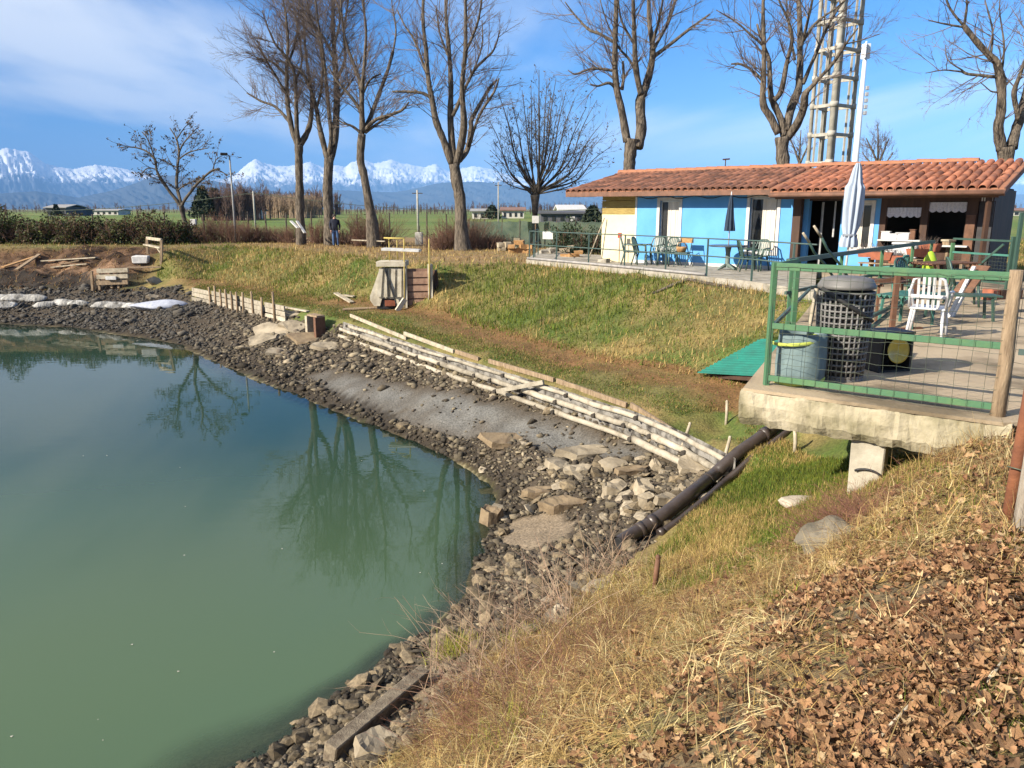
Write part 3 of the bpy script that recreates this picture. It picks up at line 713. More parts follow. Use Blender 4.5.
make_tree('plane_tree', 'tall bare tree with heavy forked limbs beside the green netting', 40,
  [(463, 250, 20), (461, 222, 16), (460, 200, 15), (457, 182, 15), (454, 164, 15)],
  [[(452, 164, 9), (443, 139, 8), (436, 121, 8), (432, 99, 6.4), (428, 77, 5.6), (426, 49, 5), (423, 20, 4), (424, -20, 2.4), (424, -50, 1.2)],
   [(454, 163, 8.5), (450.6, 124, 7.5), (451, 87, 6), (449, 49.5, 5), (446, 15, 4), (446, -20, 2.6), (446, -55, 1.2)],
   [(456, 164, 10), (460.5, 148, 9), (464, 124, 8), (462, 87, 5.6), (465.5, 49.5, 4.6), (465.5, 0, 3), (466, -40, 1.4)],
   [(455, 164, 6), (462, 158, 6), (468, 148, 6.4), (471, 127, 5.4), (472, 119, 5), (489, 89, 3.8), (497, 80, 2.2)],
   [(469, 147, 4), (479, 116, 3.4), (494, 92, 2.6), (499, 78, 1.4)],
   [(453, 116, 4.4), (472, 74, 3.6), (484, 60, 3), (494, 49.5, 2.2), (500, 30, 1.2)],
   [(431, 98, 4), (422, 93, 3.6), (405, 91.6, 3), (392, 91.6, 1.8)],
   [(428, 78, 3.6), (415, 42, 2.8), (405, 26, 2.2), (397, 10, 1.2)],
   [(465.5, 52, 3.4), (477, 25, 2.8), (481.6, 0, 2), (484, -30, 1)],
   [(450, 60, 3), (440, 34, 2.2), (436, 5, 1.2)], [(472, 74, 2.4), (482, 46, 1.8), (482, 20, 1.2)]], 104, sec=16, ter=6, qua=3, seclen=2.3, spread=.8, group='row of tall bare trees on the far bank')
lim = []
rr = random.Random(5)
for ex, ey, w in ((498, 91, 2.4), (511, 98, 2), (522, 90, 2), (531, 84, 2), (539, 70, 2.6), (547, 80, 2.2), (556, 78, 2.2), (566, 92, 2.2), (575, 98, 2), (586, 108, 2.2), (597, 100, 2), (603, 122, 1.8), (612, 146, 2), (488, 118, 2), (484, 160, 1.5), (505, 130, 1.8), (553, 110, 1.8), (590, 140, 1.8), (516, 120, 1.6), (540, 100, 2), (503, 108, 1.6), (527, 104, 1.6), (562, 98, 1.7), (571, 112, 1.6), (581, 124, 1.7), (599, 134, 1.5), (608, 132, 1.5), (493, 140, 1.6), (490, 150, 1.4), (534, 92, 1.7), (551, 92, 1.8), (603, 158, 1.5)):
    bx = 535 + rr.uniform(-2, 4); by = 194 + rr.uniform(-3, 2)
    mx = bx + (ex - bx) * .42 + (ex - 535) * .10; my = by + (ey - by) * .36 + abs(ex - 535) * .07
    w *= .72
    lim.append([(bx, by, w * 1.5 + .6), (mx, my, w * 1.15), (bx + (ex - bx) * .75, by + (ey - by) * .7, w * .7), (ex, ey, w * .35)])
make_tree('pollard_tree', 'low many-stemmed pollarded tree holding a few dry leaves, left of the roof', 52,
  [(536, 238, 8), (535, 218, 7.5), (535, 206, 9), (535, 195, 13)], lim, 105, sec=9, ter=4, qua=2, seclen=1.9, spread=.62, twig=M_TWIGP, leaves=1500, leafsize=.075, up=.3, secr=.016, group=None)
make_tree('plane_tree', 'tall bare tree with burred two-stemmed trunk behind the left roof', 33,
  [(629, 215, 17), (629, 173, 16), (630, 155, 16), (632, 139, 19)],
  [[(627, 142, 10), (622, 112, 9), (617, 91, 8), (615, 70, 7), (615, 42, 6), (616, 12, 5), (616, -25, 3.4), (617, -60, 1.6)],
   [(637, 148, 13), (641, 129, 13), (640, 101, 11), (645.5, 87, 9), (651, 66, 8), (652.5, 47, 7), (649, 19, 5), (649, -20, 3.6), (648, -60, 1.6)],
   [(641, 95, 7), (636, 70, 6.5), (634.5, 42, 5.6), (633, 0, 4), (632, -40, 2)],
   [(615, 43, 4), (600, 34, 3.4), (588, 29, 3), (574, 14, 2), (565, 2, 1.2)],
   [(616, 88, 4.4), (609, 83, 3.4), (598, 86, 2.2), (590, 84, 1.2)],
   [(615, 71, 3.4), (602, 69, 3.2), (590, 69, 2.8), (575, 74, 1.8), (568, 70, 1)],
   [(652, 58, 5), (670, 44.5, 4), (691, 28, 3.2), (710, 14, 1.8)],
   [(653, 50, 4.4), (662, 34, 3.6), (670, 19, 3), (678, -10, 1.8)],
   [(652, 44, 4), (659, 20, 3), (664, -10, 2), (666, -35, 1)],
   [(622, 90, 4), (623.5, 75, 3.6), (623, 61, 2.4)],
   [(637, 74, 3.8), (628, 58, 3), (618.5, 47, 2.2), (606, 20, 1.6), (598, -8, 1)],
   [(634, 44, 3.2), (622, 22, 2.4), (618, 0, 1.4)]], 106, sec=13, ter=6, qua=3, seclen=2.2, spread=.85, group='tall bare trees behind the house')
make_tree('plane_tree', 'bare tree with several upright stems in front of the lattice tower', 29,
  [(783, 215, 20), (783, 164, 17), (782, 150, 16), (782, 137, 18)],
  [[(778, 134, 8.5), (770, 117, 8), (763, 104, 8), (763, 82, 6.6), (764, 49, 5.4), (763, 11, 4), (763, -25, 2.6), (762, -55, 1.2)],
   [(784, 136, 9), (781, 120, 8), (773, 102, 7.4), (770, 89, 6), (769.4, 62, 5), (764, 46, 3.6), (757, 24, 2.2)],
   [(774, 100, 6.6), (781, 91, 6), (786.5, 64, 5), (792, 40, 4), (789, 22, 3), (779, 0, 2), (774, -25, 1)],
   [(786, 132, 10), (790, 112, 10), (795, 97.6, 10), (799, 84, 8.6), (800, 44, 7), (798.7, 0, 5), (797, -40, 2.4)],
   [(787, 138, 10), (796, 126, 9.4), (803, 110, 9), (805, 95, 8), (812, 86, 4.6), (834, 62, 3.6), (847, 42, 2.6), (858, 28, 1.4)],
   [(803, 84, 4.6), (814, 57.6, 4), (830, 22, 3.2), (845, 0, 2.4), (868, -18, 1.4)],
   [(800, 50, 4), (808, 20, 3.2), (814, -10, 2.2), (818, -40, 1.2)],
   [(762, 80, 3.6), (750, 69, 3.2), (740, 64, 2.8), (731, 64, 1.8)],
   [(801, 44, 3.6), (815, 24, 2.8), (836, 8, 2), (850, -4, 1.2)],
   [(763, 45, 3.4), (750, 34, 2.6), (736, 22, 1.8), (716, 10, 1)], [(795, 60, 3), (788, 20, 2.4), (786, -10, 1.4)], [(846, 44, 2), (862, 40, 1.4), (880, 34, .8)]], 107, sec=12, ter=6, qua=3, seclen=2.0, spread=.9, group='tall bare trees behind the house')
make_tree('plane_tree', 'bare tree with pruned knobbly stems at the right end of the roof', 24,
  [(986, 236, 17), (993, 212, 17), (998, 190, 18), (1005, 164, 19), (1006, 147, 22)],
  [[(1002, 150, 13), (998.5, 128, 11), (1001, 115, 10), (1002, 99.6, 10), (1001, 80, 10.5), (997, 64, 9), (988.6, 55, 7), (971, 35, 6), (963, 25, 5.6)],
   [(1011, 148, 14), (1016, 130, 11), (1020.7, 115, 10), (1027, 89, 9), (1036, 55, 7), (1040, 10, 5), (1042, -30, 2.5)],
   [(1018, 120, 6), (1015.5, 105, 5.6), (1014.5, 91, 5.4), (1020.7, 73, 4.2), (1028, 50, 3), (1030, 20, 1.6)],
   [(997, 77, 4), (986, 76, 3.6), (977.5, 75, 3.4), (968, 74, 3.4), (962, 71, 3.2)],
   [(964, 26, 3), (967, 5, 2.4), (966, -25, 1.4)], [(963, 25, 3), (950, 8, 2.2), (942, -15, 1.2)], [(963, 27, 2.6), (945, 24, 2), (928, 20, 1)], [(963, 71, 2), (948, 60, 1.4), (946, 45, .8)],
   [(962, 72, 2.2), (944, 70, 1.6), (926, 73, .9)], [(1002, 70, 3), (1004, 45, 2.2), (1000, 15, 1.4), (1001, -20, .8)], [(990, 56, 3), (992, 30, 2.2), (985, 0, 1.4)], [(1000, 92, 2.2), (990, 91, 1.6), (980, 82, 1)]], 108, sec=14, ter=5, qua=2, seclen=1.9, spread=1.0, up=.12, group='tall bare trees behind the house')
make_tree('young_tree', 'small leaning tree with three limbs and withered leaves behind the far bank', 50,
  [(189, 240, 7.5), (186, 226, 6.6), (183, 214, 6.2), (181, 205, 6.5)],
  [[(181, 206, 4.4), (173, 196, 4), (163, 182, 3.6), (156.5, 170, 3), (154.7, 159, 2.6), (144, 150, 2), (130, 147, 1.4), (118, 148, .8)],
   [(182, 206, 4.2), (178, 192, 3.8), (176.5, 183, 3.4), (178, 165, 3), (179, 152, 2.6), (176.5, 139, 2), (170, 128, 1.2)],
   [(182, 205, 4), (185.6, 199, 3.6), (198, 183, 3), (213, 170, 2.2), (220, 171, 1.6), (227, 175, .8)],
   [(179, 153, 2), (183, 144, 1.8), (189, 137, 1.6), (197, 128, 1)], [(179, 159, 2), (190, 152, 1.6), (208, 148, 1)], [(155, 160, 2), (148, 140, 1.4), (142, 132, 1)], [(157, 170, 1.8), (148, 168, 1.3), (140, 176, .8)],
   [(178, 168, 1.8), (168, 163, 1.3), (158, 158, .9)], [(178, 190, 1.8), (186, 184, 1.4), (194, 184, .8)], [(213, 170, 1.6), (216, 160, 1.2), (222, 156, .8)], [(176, 140, 1.6), (186, 126, 1), (192, 124, .7)]], 109, sec=15, ter=5, qua=2, seclen=1.5, spread=.8, twig=M_TWIGP, leaves=1700, leafsize=.07, group=None, up=.1)
make_tree('distant_tree', 'distant bare round-crowned tree seen over the roof right of the mast', 62,
  [(878, 200, 6), (878, 175, 5), (878, 163, 4)],
  [[(878, 165, 3), (872, 150, 2), (866, 138, 1)], [(878, 165, 3), (878, 145, 2), (878, 128, 1)], [(878, 165, 3), (884, 150, 2), (889, 138, 1)], [(878, 168, 2), (868, 160, 1.5), (862, 152, .8)], [(878, 168, 2), (888, 160, 1.5), (893, 152, .8)]], 110, sec=22, ter=7, qua=2, seclen=1.6, spread=.7, group=None, minr=.009, up=.4)
make_tree('distant_tree', 'distant bare tree seen between the tower and the stemmed trunk', 66,
  [(799, 200, 5), (799, 175, 4), (799, 160, 3)],
  [[(799, 162, 3), (794, 148, 2), (790, 138, 1)], [(799, 162, 3), (800, 145, 2), (801, 130, 1)], [(799, 165, 3), (806, 150, 2), (810, 140, 1)]], 111, sec=22, ter=7, qua=2, seclen=1.6, spread=.7, group=None, minr=.009, up=.4)

# ================================================================== TERRACE, DECK, HOUSE
FL = 3.10                                          # floor level of terrace and deck
M_CONC = mat('old_concrete', (.36, .33, .27), (.20, .18, .14), scale=3.5, rough=.95, bump=.5, bscale=22, c3=(.30, .27, .22))
M_CONC2 = mat('mossy_concrete', (.40, .35, .25), (.17, .15, .085), scale=2.2, rough=.95, bump=.9, bscale=16, c3=(.31, .27, .18), detail=8)
M_DECK = mat('dusty_paving', (.38, .30, .20), (.15, .115, .072), scale=.9, rough=.95, bump=.4, bscale=30, c3=(.34, .265, .175), detail=8)
M_BLUE = mat('blue_wall_paint', (.115, .34, .66), (.09, .29, .58), scale=1.1, rough=.75, bump=.08, bscale=30)
M_BLUED = mat('blue_trim_paint', (.15, .38, .68), (.18, .44, .74), scale=3, rough=.6)
M_CREAM = mat('cream_wall_paint', (.70, .62, .42), (.60, .52, .34), scale=1.5, rough=.85)
M_OCHRE = mat('ochre_boards', (.36, .27, .09), (.24, .17, .055), scale=5, rough=.85, stretch=(1, 1, 6))
M_WHITE = mat('white_paint', (.58, .57, .54), (.44, .43, .405), scale=6, rough=.6)
M_BROWN = mat('dark_brown_timber', (.075, .04, .025), (.04, .022, .015), scale=6, rough=.7, stretch=(1, 1, .2))
M_BROWNR = mat('brown_timber', (.17, .085, .05), (.10, .05, .03), scale=6, rough=.75)
M_FASCIA = mat('fascia_timber', (.20, .10, .065), (.11, .06, .04), scale=4, rough=.7)
M_GLASS = mat('dark_window_glass', (.02, .022, .025), (.03, .032, .035), scale=2, rough=.06, spec=.6)
M_CURT = mat('pale_curtain', (.66, .60, .52), (.50, .45, .39), scale=9, rough=.9, stretch=(1, 1, .05))
M_TILE = mat('terracotta_tile', (.34, .135, .075), (.16, .07, .048), scale=1.3, rough=.85, obj_random=.22, bump=.2, bscale=30)
M_TILEOLD = mat('weathered_tile', (.26, .115, .07), (.12, .068, .05), scale=1.6, rough=.9, bump=.3, bscale=30, c3=(.30, .135, .075), detail=8)
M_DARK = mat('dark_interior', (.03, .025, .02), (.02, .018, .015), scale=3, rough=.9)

# --- terrace slab
tp0 = gz(526, 259.5, FL); tp1 = gz(623, 268.5, FL); tp2 = gz(705, 276.5, FL); tp3 = gz(752, 281.5, FL); tp4 = gz(815, 291, FL)
P1 = gz(601, 261, FL); P2 = gz(745, 268, FL)
e_ = (P2 - P1).normalized(); n_ = Vector((e_.y, -e_.x, 0))          # e_ along the front wall to the right, n_ out of it
if n_.y > 0: n_ = -n_
def H(s, d, h): return P1 + e_ * s + n_ * d + Vector((0, 0, h))
def hs(px, d=0.0, h=0.0):
    u = (px - 512) / F; b = P1 + n_ * d; z = FL + h - EYE
    return (u * (b.y * cos(PITCH) - z * sin(PITCH)) - b.x) / (e_.x - u * e_.y * cos(PITCH))
def hh(py, s, d=0.0):
    y = H(s, d, 0).y; v = (384 - py) / F
    return EYE + y * (v * cos(PITCH) - sin(PITCH)) / (cos(PITCH) + v * sin(PITCH)) - FL
terrace = MB().prism([tp0, tp1, tp2, tp3, tp4, H(hs(820), 0.3, 0), H(hs(820), -3, 0), H(-4.5, -3.2, 0), tp0 + Vector((.5, 4.5, 0))], FL - .34, FL).build('terrace', M_CONC)
tag(terrace, kind='structure')
DA = gz(743, 389, FL); DC = gz(1004, 424, FL)
DE = (DC - DA).normalized(); DN = Vector((-DE.y, DE.x, 0))            # DN away from the viewer
D0 = tp4 + Vector((.15, -.05, 0))
def slab_mesh():
    # broken lower lip on the near edge
    poly = [DA, DC, Vector((6.2, 6.5, 0)), Vector((13.5, 12.5, 0)), Vector((17, 20, 0)), H(hs(1005), 0.6, 0), H(hs(822), 0.02, 0), D0]
    mb = MB().prism(poly, FL - .02, FL + .012)
    return mb
deck = slab_mesh().build('deck', M_DECK); tag(deck, kind='structure')
# the thick edge beam of the deck, rough cast
def rough_slab(name, a, b, back, z0, z1, mat_, n=40, amp=.025, seed=3):
    rng = np.random.default_rng(seed); a = Vector(a); b = Vector(b); d = (b - a); L = d.length; d.normalize(); nn = Vector((-d.y, d.x, 0))
    rows = [(back, z1 - .0), (.06, z1 + .004), (0.015, z1 - .03), (0, (z1 * .6 + z0 * .4)), (0.0, (z0 * .75 + z1 * .25)), (.05, z0), (back, z0)]
    V = []; 
    for i in range(n + 1):
        for r, (o, z) in enumerate(rows):
            j = 0 if r in (0, 6) else amp
            p = a + d * (L * i / n) + nn * (o + float(fbm(np.array(i * .35), np.array(r * .9), 3, seed)) * j * 1.6)
            V.append((p.x, p.y, z + (float(fbm(np.array(i * .5), np.array(r * 2.), 3, seed + 3)) * j * (.8 if r in (4, 5) else .5))))
    R = len(rows); Fs = []
    for i in range(n):
        for r in range(R):
            r2 = (r + 1) % R; Fs.append((i * R + r, (i + 1) * R + r, (i + 1) * R + r2, i * R + r2))
    Fs.append(tuple(range(R))); Fs.append(tuple(n * R + r for r in range(R - 1, -1, -1)))
    m = MB(); m.add(V, Fs); return m
edge_beam = rough_slab('deck_edge', DA + DE * -.02 - DN * .02, DC + DE * .06 - DN * .02, 1.9, FL - .37, FL - .004, M_CONC2, 60, .03).build('deck_edge', M_CONC2)
tag(edge_beam, kind='structure')
side_beam = rough_slab('deck_side', D0 + Vector((0, 0, 0)), DA + DN * .35, .45, FL - .33, FL - .008, M_CONC2, 50, .02, 8).build('deck_side', M_CONC2)
tag(side_beam, kind='structure')

# --- house
house = empty('house', H(0, 0, 0), 0, 'low blue and cream house with terracotta tiled roof on the terrace', 'house')
WH = 2.32                                           # wall height
s_cr = hs(634); s_pil = hs(790); s_end = hs(984, -.1); DEP = 3.9
S1a, S1b = hs(655), hs(679.5); S2a, S2b = hs(743), hs(776)
h1t, h1b = hh(197.6, S1a), .42; h2t, h2b = hh(194.5, S2a), .42
TH = .22
def wallpiece(mb, s0, s1, h0, h1, d=0.0, th=TH):
    mb.box(H((s0 + s1) / 2, d - th / 2, (h0 + h1) / 2), (s1 - s0, th, h1 - h0), rz=atan2(e_.y, e_.x))
fr = .10                                            # white surround
mb = MB()
wallpiece(mb, s_cr, S1a + fr, .0, WH); wallpiece(mb, S1a + fr, S1b - fr, 0, h1b + fr); wallpiece(mb, S1a + fr, S1b - fr, h1t - fr, WH)
wallpiece(mb, S1b - fr, S2a + fr, 0, WH); wallpiece(mb, S2a + fr, S2b - fr, 0, h2b + fr); wallpiece(mb, S2a + fr, S2b - fr, h2t - fr, WH); wallpiece(mb, S2b - fr, s_pil, 0, WH)
mb.build('wall', M_BLUE, house)['label'] = 'bright blue front wall'
mb = MB(); wallpiece(mb, s_cr + .01, s_pil, .0, .10, .018, .03); mb.build('plinth', M_WHITE, house)
mb = MB(); wallpiece(mb, 0, s_cr, 0, hh(214.5, .5)); mb.build('wall', M_CREAM, house)['label'] = 'cream end of the front wall'
hb = hh(214.5, .5)
for k in range(3):
    mb = MB(); wallpiece(mb, .003, s_cr - .003, hb + (WH - hb) / 3 * k + .006, hb + (WH - hb) / 3 * (k + 1) - .006, .0 + .006 * (k % 2), .12); mb.build('board', M_OCHRE, house)
mb = MB(); wallpiece(mb, s_cr - .02, s_cr + .05, 0, WH, .012, .05); mb.build('corner_strip', M_WHITE, house)
# side and back walls
mb = MB()
mb.box(H(-.0 + TH / 2, -DEP / 2 - TH / 2, WH / 2), (TH, DEP - TH, WH), rz=atan2(e_.y, e_.x)); mb.build('wall', M_CREAM, house)
mb = MB(); mb.box(H(s_end / 2, -DEP, WH / 2), (s_end, .2, WH), rz=atan2(e_.y, e_.x)); mb.box(H(s_end - .1, -DEP / 2 - .15, WH / 2), (.2, DEP - .4, WH), rz=atan2(e_.y, e_.x)); mb.build('wall', M_BROWN, house)
def window(s0, s1, h0, h1, curtain, d=0.0, trim=M_WHITE, w=fr):
    mb = MB()
    for a, b, c, g in ((s0, s0 + w, h0, h1), (s1 - w, s1, h0, h1), (s0 + w, s1 - w, h1 - w, h1), (s0 + w, s1 - w, h0, h0 + w)):
        wallpiece(mb, a, b, c, g, d + .025, .06)
    fr_o = mb.build('window', trim, house)
    m = MB(); wallpiece(m, s0 + w + .002, s1 - w - .002, h0 + w + .002, h1 - w - .002, d - .13, .012); g = m.build('pane', M_GLASS, fr_o)
    m = MB()
    for a, b, c, g2 in ((s0 + w, s0 + w + .045, h0 + w, h1 - w), (s1 - w - .045, s1 - w, h0 + w, h1 - w), (s0 + w + .045, s1 - w - .045, h1 - w - .05, h1 - w), (s0 + w + .045, s1 - w - .045, h0 + w, h0 + w + .05)):
        wallpiece(m, a + .003, b - .003, c + .003, g2 - .003, d - .085, .04)
    m.build('sash', trim, fr_o)
    if curtain:
        c0, c1 = s0 + (s1 - s0) * curtain[0], s0 + (s1 - s0) * curtain[1]
        m = MB(); nn = 26; V = []; Fs = []
        for i in range(nn + 1):
            t = i / nn; dd = d - .112 + .012 * sin(t * 34) + .006 * sin(t * 13)
            for hh_ in (h0 + w + .01, h1 - w - .03): V.append(H(c0 + (c1 - c0) * t, dd, hh_))
        for i in range(nn): Fs.append((2 * i, 2 * i + 2, 2 * i + 3, 2 * i + 1))
        m.add(V, Fs, True); m.build('curtain', M_CURT, fr_o)
    return fr_o
window(S1a, S1b, h1b, h1t, (.38, .86)); window(S2a, S2b, h2b, h2t, (.44, .84))
# right part: porch under the deeper roof
mb = MB(); mb.box(H(hs(793.5, .12), .12, WH / 2 - .02), (.24, .24, WH - .1), rz=atan2(e_.y, e_.x)); mb.build('pillar', M_BROWN, house, bevel=.01)
WB = -.12
q = lambda px: hs(px, WB)
mb = MB(); wallpiece(mb, q(797.5), q(804), 0, WH - .12, WB); mb.build('door_jamb', M_BLUE, house)
mb = MB(); wallpiece(mb, q(804), q(836), 2.04, WH - .10, WB); mb.build('lintel', M_BROWN, house)
mb = MB(); wallpiece(mb, q(836), q(846), 0, WH - .12, WB); wallpiece(mb, q(846), q(867), 0, .62, WB); wallpiece(mb, q(846), q(867), 2.02, WH - .12, WB); wallpiece(mb, q(867), q(874), 0, WH - .12, WB); mb.build('wall', M_BLUE, house)
wf = window(q(845), q(869), .60, 2.04, (.15, .5), WB, M_WHITE, .09)
# open door leaf ajar inside + a strip curtain pole
mb = MB(); mb.beam(H(q(812), WB - .5, .02), H(q(812), WB - .5, 2.0), .10, .035); mb.build('door_leaf', M_WHITE, house)
mb = MB(); mb.beam(H(q(827), WB - .25, 1.0), H(q(827), WB - .25, 2.02), .05, .03); mb.build('door_post', M_WHITE, house)
# brown serving front with two hatches
ha0, ha1, hb0, hb1 = q(880), q(914), q(921), q(958)
mb = MB()
wallpiece(mb, q(874), ha0, 0, WH - .1, WB); wallpiece(mb, ha1, hb0, 0, WH - .1, WB); wallpiece(mb, hb1, q(969), 0, WH - .1, WB)
wallpiece(mb, ha0, ha1, 0, .82, WB); wallpiece(mb, hb0, hb1, 0, .82, WB); wallpiece(mb, ha0, ha1, 1.86, WH - .1, WB); wallpiece(mb, hb0, hb1, 2.0, WH - .1, WB); wallpiece(mb, q(969), q(984), 2.0, WH - .1, WB)
mb.build('wall', M_BROWN, house)['label'] = 'dark brown timber front with serving hatches'
for a, b, hz_ in ((ha0 - .1, ha1 + .1, .98), (hb0 - .1, hb1 + .15, .86)):
    m = MB(); wallpiece(m, a, b, hz_ - .04, hz_, WB + .28, .40); m.build('shelf', M_WHITE, house)
def valance(a, b, hz_):
    m = MB(); nn = 40; V = []; Fs = []
    for i in range(nn + 1):
        t = i / nn; dd = WB - .05 + .012 * sin(t * 60)
        V.append(H(a + (b - a) * t, dd, hz_)); V.append(H(a + (b - a) * t, dd, hz_ - .22 - .05 * abs(sin(t * 5 * pi))))
    for i in range(nn): Fs.append((2 * i, 2 * i + 2, 2 * i + 3, 2 * i + 1))
    m.add(V, Fs, True); return m.build('valance', mat('lace_cloth', (.62, .62, .66), (.45, .45, .5), scale=30, rough=.9), house)
valance(ha0, ha1, 1.84); valance(hb0, hb1, 1.98)
mb = MB(); wallpiece(mb, q(959), q(968), .3, 1.65, WB + .05, .06); mb.build('shutter', M_BROWNR, house)
mb = MB(); wallpiece(mb, q(970), q(984), .0, 1.98, WB - .06, .05); mb.build('door', mat('dark_door', (.05, .045, .045), (.03, .028, .028), rough=.6), house)
mb = MB()
for k in range(5): wallpiece(mb, q(971.5 + 2.4 * k), q(972.7 + 2.4 * k), 2.0, 2.17, WB + .03, .02)
mb.build('vent_grille', M_WHITE, house)
# ceiling over rooms keeps the inside dark
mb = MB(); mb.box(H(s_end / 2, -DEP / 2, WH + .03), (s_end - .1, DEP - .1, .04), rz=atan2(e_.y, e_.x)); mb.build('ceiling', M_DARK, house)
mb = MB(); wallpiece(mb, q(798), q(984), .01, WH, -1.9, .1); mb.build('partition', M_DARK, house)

# --- roof: two pitches, the right one reaches further out
EH = hh(190.5, hs(650, .55), .55); 
d_e1, d_e2 = .62, 1.05
d_r = -2.9
RH = hh(168.5, hs(790, d_r), d_r)
slope = (RH - EH) / (d_e1 - d_r)
def RP(s, d, up=0.0): return H(s, d, EH + (d_e1 - d) * slope + up)
s_l = hs(566, d_e1, EH); s_m = hs(776, d_e1, EH); s_r = hs(1006, d_e2, EH - .1)
s_ridge_end = hs(968, d_r, RH)
roof = MB()
def plate(mb, s0, s1, d0, d1, th=.07):
    V = [RP(s0, d0), RP(s1, d0), RP(s1, d1), RP(s0, d1)]; V = V + [v - Vector((0, 0, th)) for v in V]
    mb.add(V, ((0, 1, 2, 3), (7, 6, 5, 4), (0, 4, 5, 1), (1, 5, 6, 2), (2, 6, 7, 3), (3, 7, 4, 0)))
plate(roof, s_l, s_m, d_e1, d_r); plate(roof, s_m, s_r, d_e2, d_r)
# far pitch of the roof
V = [RP(s_l, d_r), RP(s_ridge_end, d_r), H(s_ridge_end, d_r - 2.2, EH + .15), H(s_l, d_r - 2.2, EH + .15)]; roof.add(V + [v - Vector((0, 0, .06)) for v in V], ((0, 1, 2, 3), (7, 6, 5, 4), (0, 4, 5, 1), (1, 5, 6, 2), (2, 6, 7, 3), (3, 7, 4, 0)))
roof_o = roof.build('roof', M_TILEOLD, house)
# tiles
CW = .235; CL = .80
def tile_mesh(name, w0, w1, L, material, cup=1.0):
    V = []; Fs = []; n = 6
    for j, (t, w) in enumerate(((0, w0), (1, w1))):
        for lay in (0, .016):
            for i in range(n + 1):
                a = pi * i / n
                V.append((-cos(a) * (w / 2 - lay), t * L, sin(a) * (w * .44 - lay) * cup))
    r = n + 1
    for i in range(n):
        Fs.append((i, i + 1, 2 * r + i + 1, 2 * r + i)); Fs.append((r + i + 1, r + i, 3 * r + i, 3 * r + i + 1)); Fs.append((i + 1, i, r + i, r + i + 1))
    me = bpy.data.meshes.new(name); me.from_pydata(V, [], Fs); me.update(); me.polygons.foreach_set('use_smooth', [k % 3 < 2 for k in range(len(Fs))]); me.materials.append(material); return me
up_dir = (RP(0, d_r) - RP(0, d_e1)).normalized()
nrm = e_.cross(up_dir).normalized()
if nrm.z < 0: nrm = -nrm
tile_old = tile_mesh('tile', .205, .19, CL + .06, mat('old_terracotta_tile', (.25, .11, .068), (.10, .055, .042), scale=1.3, rough=.9, obj_random=.22, bump=.2, bscale=30))
tile_me = tile_mesh('tile', .205, .19, CL + .06, M_TILE)
rows_all = []
def tile_rows(s0, s1, d0, d1):
    ns = int((s1 - s0) / CW)
    Ls = (RP(0, d1) - RP(0, d0)).length; nr = int(Ls / CL) + 1
    for i in range(ns):
        for j in range(nr):
            rows_all.append((s0 + CW * (i + .55), d0, j * CL, min(CL + .06, Ls - j * CL + .05)))
tile_rows(s_m + .02, s_r, d_e2 + .05, d_r); n_right = len(rows_all); tile_rows(s_l, s_m, d_e1 + .05, d_r)
rows_all = sorted(rows_all[:n_right], key=lambda t: -t[0]) + rows_all[n_right:]
house_base = Vector(house.location)
rt = random.Random(3)
stuffV = []; stuffF = []
tv_ = np.array([v.co[:] for v in tile_me.vertices]); tfc = np.array([list(p.vertices) for p in tile_me.polygons])
for k, (s, d0, t, ln) in enumerate(rows_all):
    if ln < .12: continue
    p = RP(s + rt.uniform(-.008, .008), d0) + up_dir * t + nrm * (.006 + .010 * rt.random())
    yaw = rt.uniform(-.03, .03); x = (e_ * cos(yaw) + up_dir * sin(yaw)); yv = (up_dir * cos(yaw) - e_ * sin(yaw)) - nrm * .02; yv.normalize(); zv = x.cross(yv)
    M = Matrix((x, yv, zv)).transposed().to_4x4()
    if k < 300:
        o = bpy.data.objects.new('tile', tile_me if s > s_m else tile_old); COL.objects.link(o); o.parent = roof_o
        o.matrix_local = Matrix.Translation(p - house_base) @ M @ Matrix.Diagonal((1, ln / (CL + .06), 1, 1))
    else:
        A = np.array(M.to_3x3()) @ np.diag((1, ln / (CL + .06), 1))
        stuffF.append(tfc + len(stuffV) * len(tv_)); stuffV.append(tv_ @ A.T + np.array(p - house_base))
if stuffV: so_ = np_mesh('tile_field', np.concatenate(stuffV), np.concatenate(stuffF), M_TILEOLD, smooth=False, parent=roof_o); tag(so_, kind='stuff')
ridge_me = tile_mesh('ridge_tile', .26, .22, .44, M_TILEOLD)
k = 0; s = s_l
while s < s_ridge_end - .1:
    o = bpy.data.objects.new('ridge_tile', ridge_me); COL.objects.link(o); o.parent = roof_o
    M = Matrix((n_ , e_, Vector((0, 0, 1)))).transposed().to_4x4()
    if M.determinant() < 0: M = Matrix((-n_, e_, Vector((0, 0, 1)))).transposed().to_4x4()
    o.matrix_local = Matrix.Translation(RP(s, d_r, .05 + rt.uniform(-.01, .01)) - house_base) @ M; s += .40
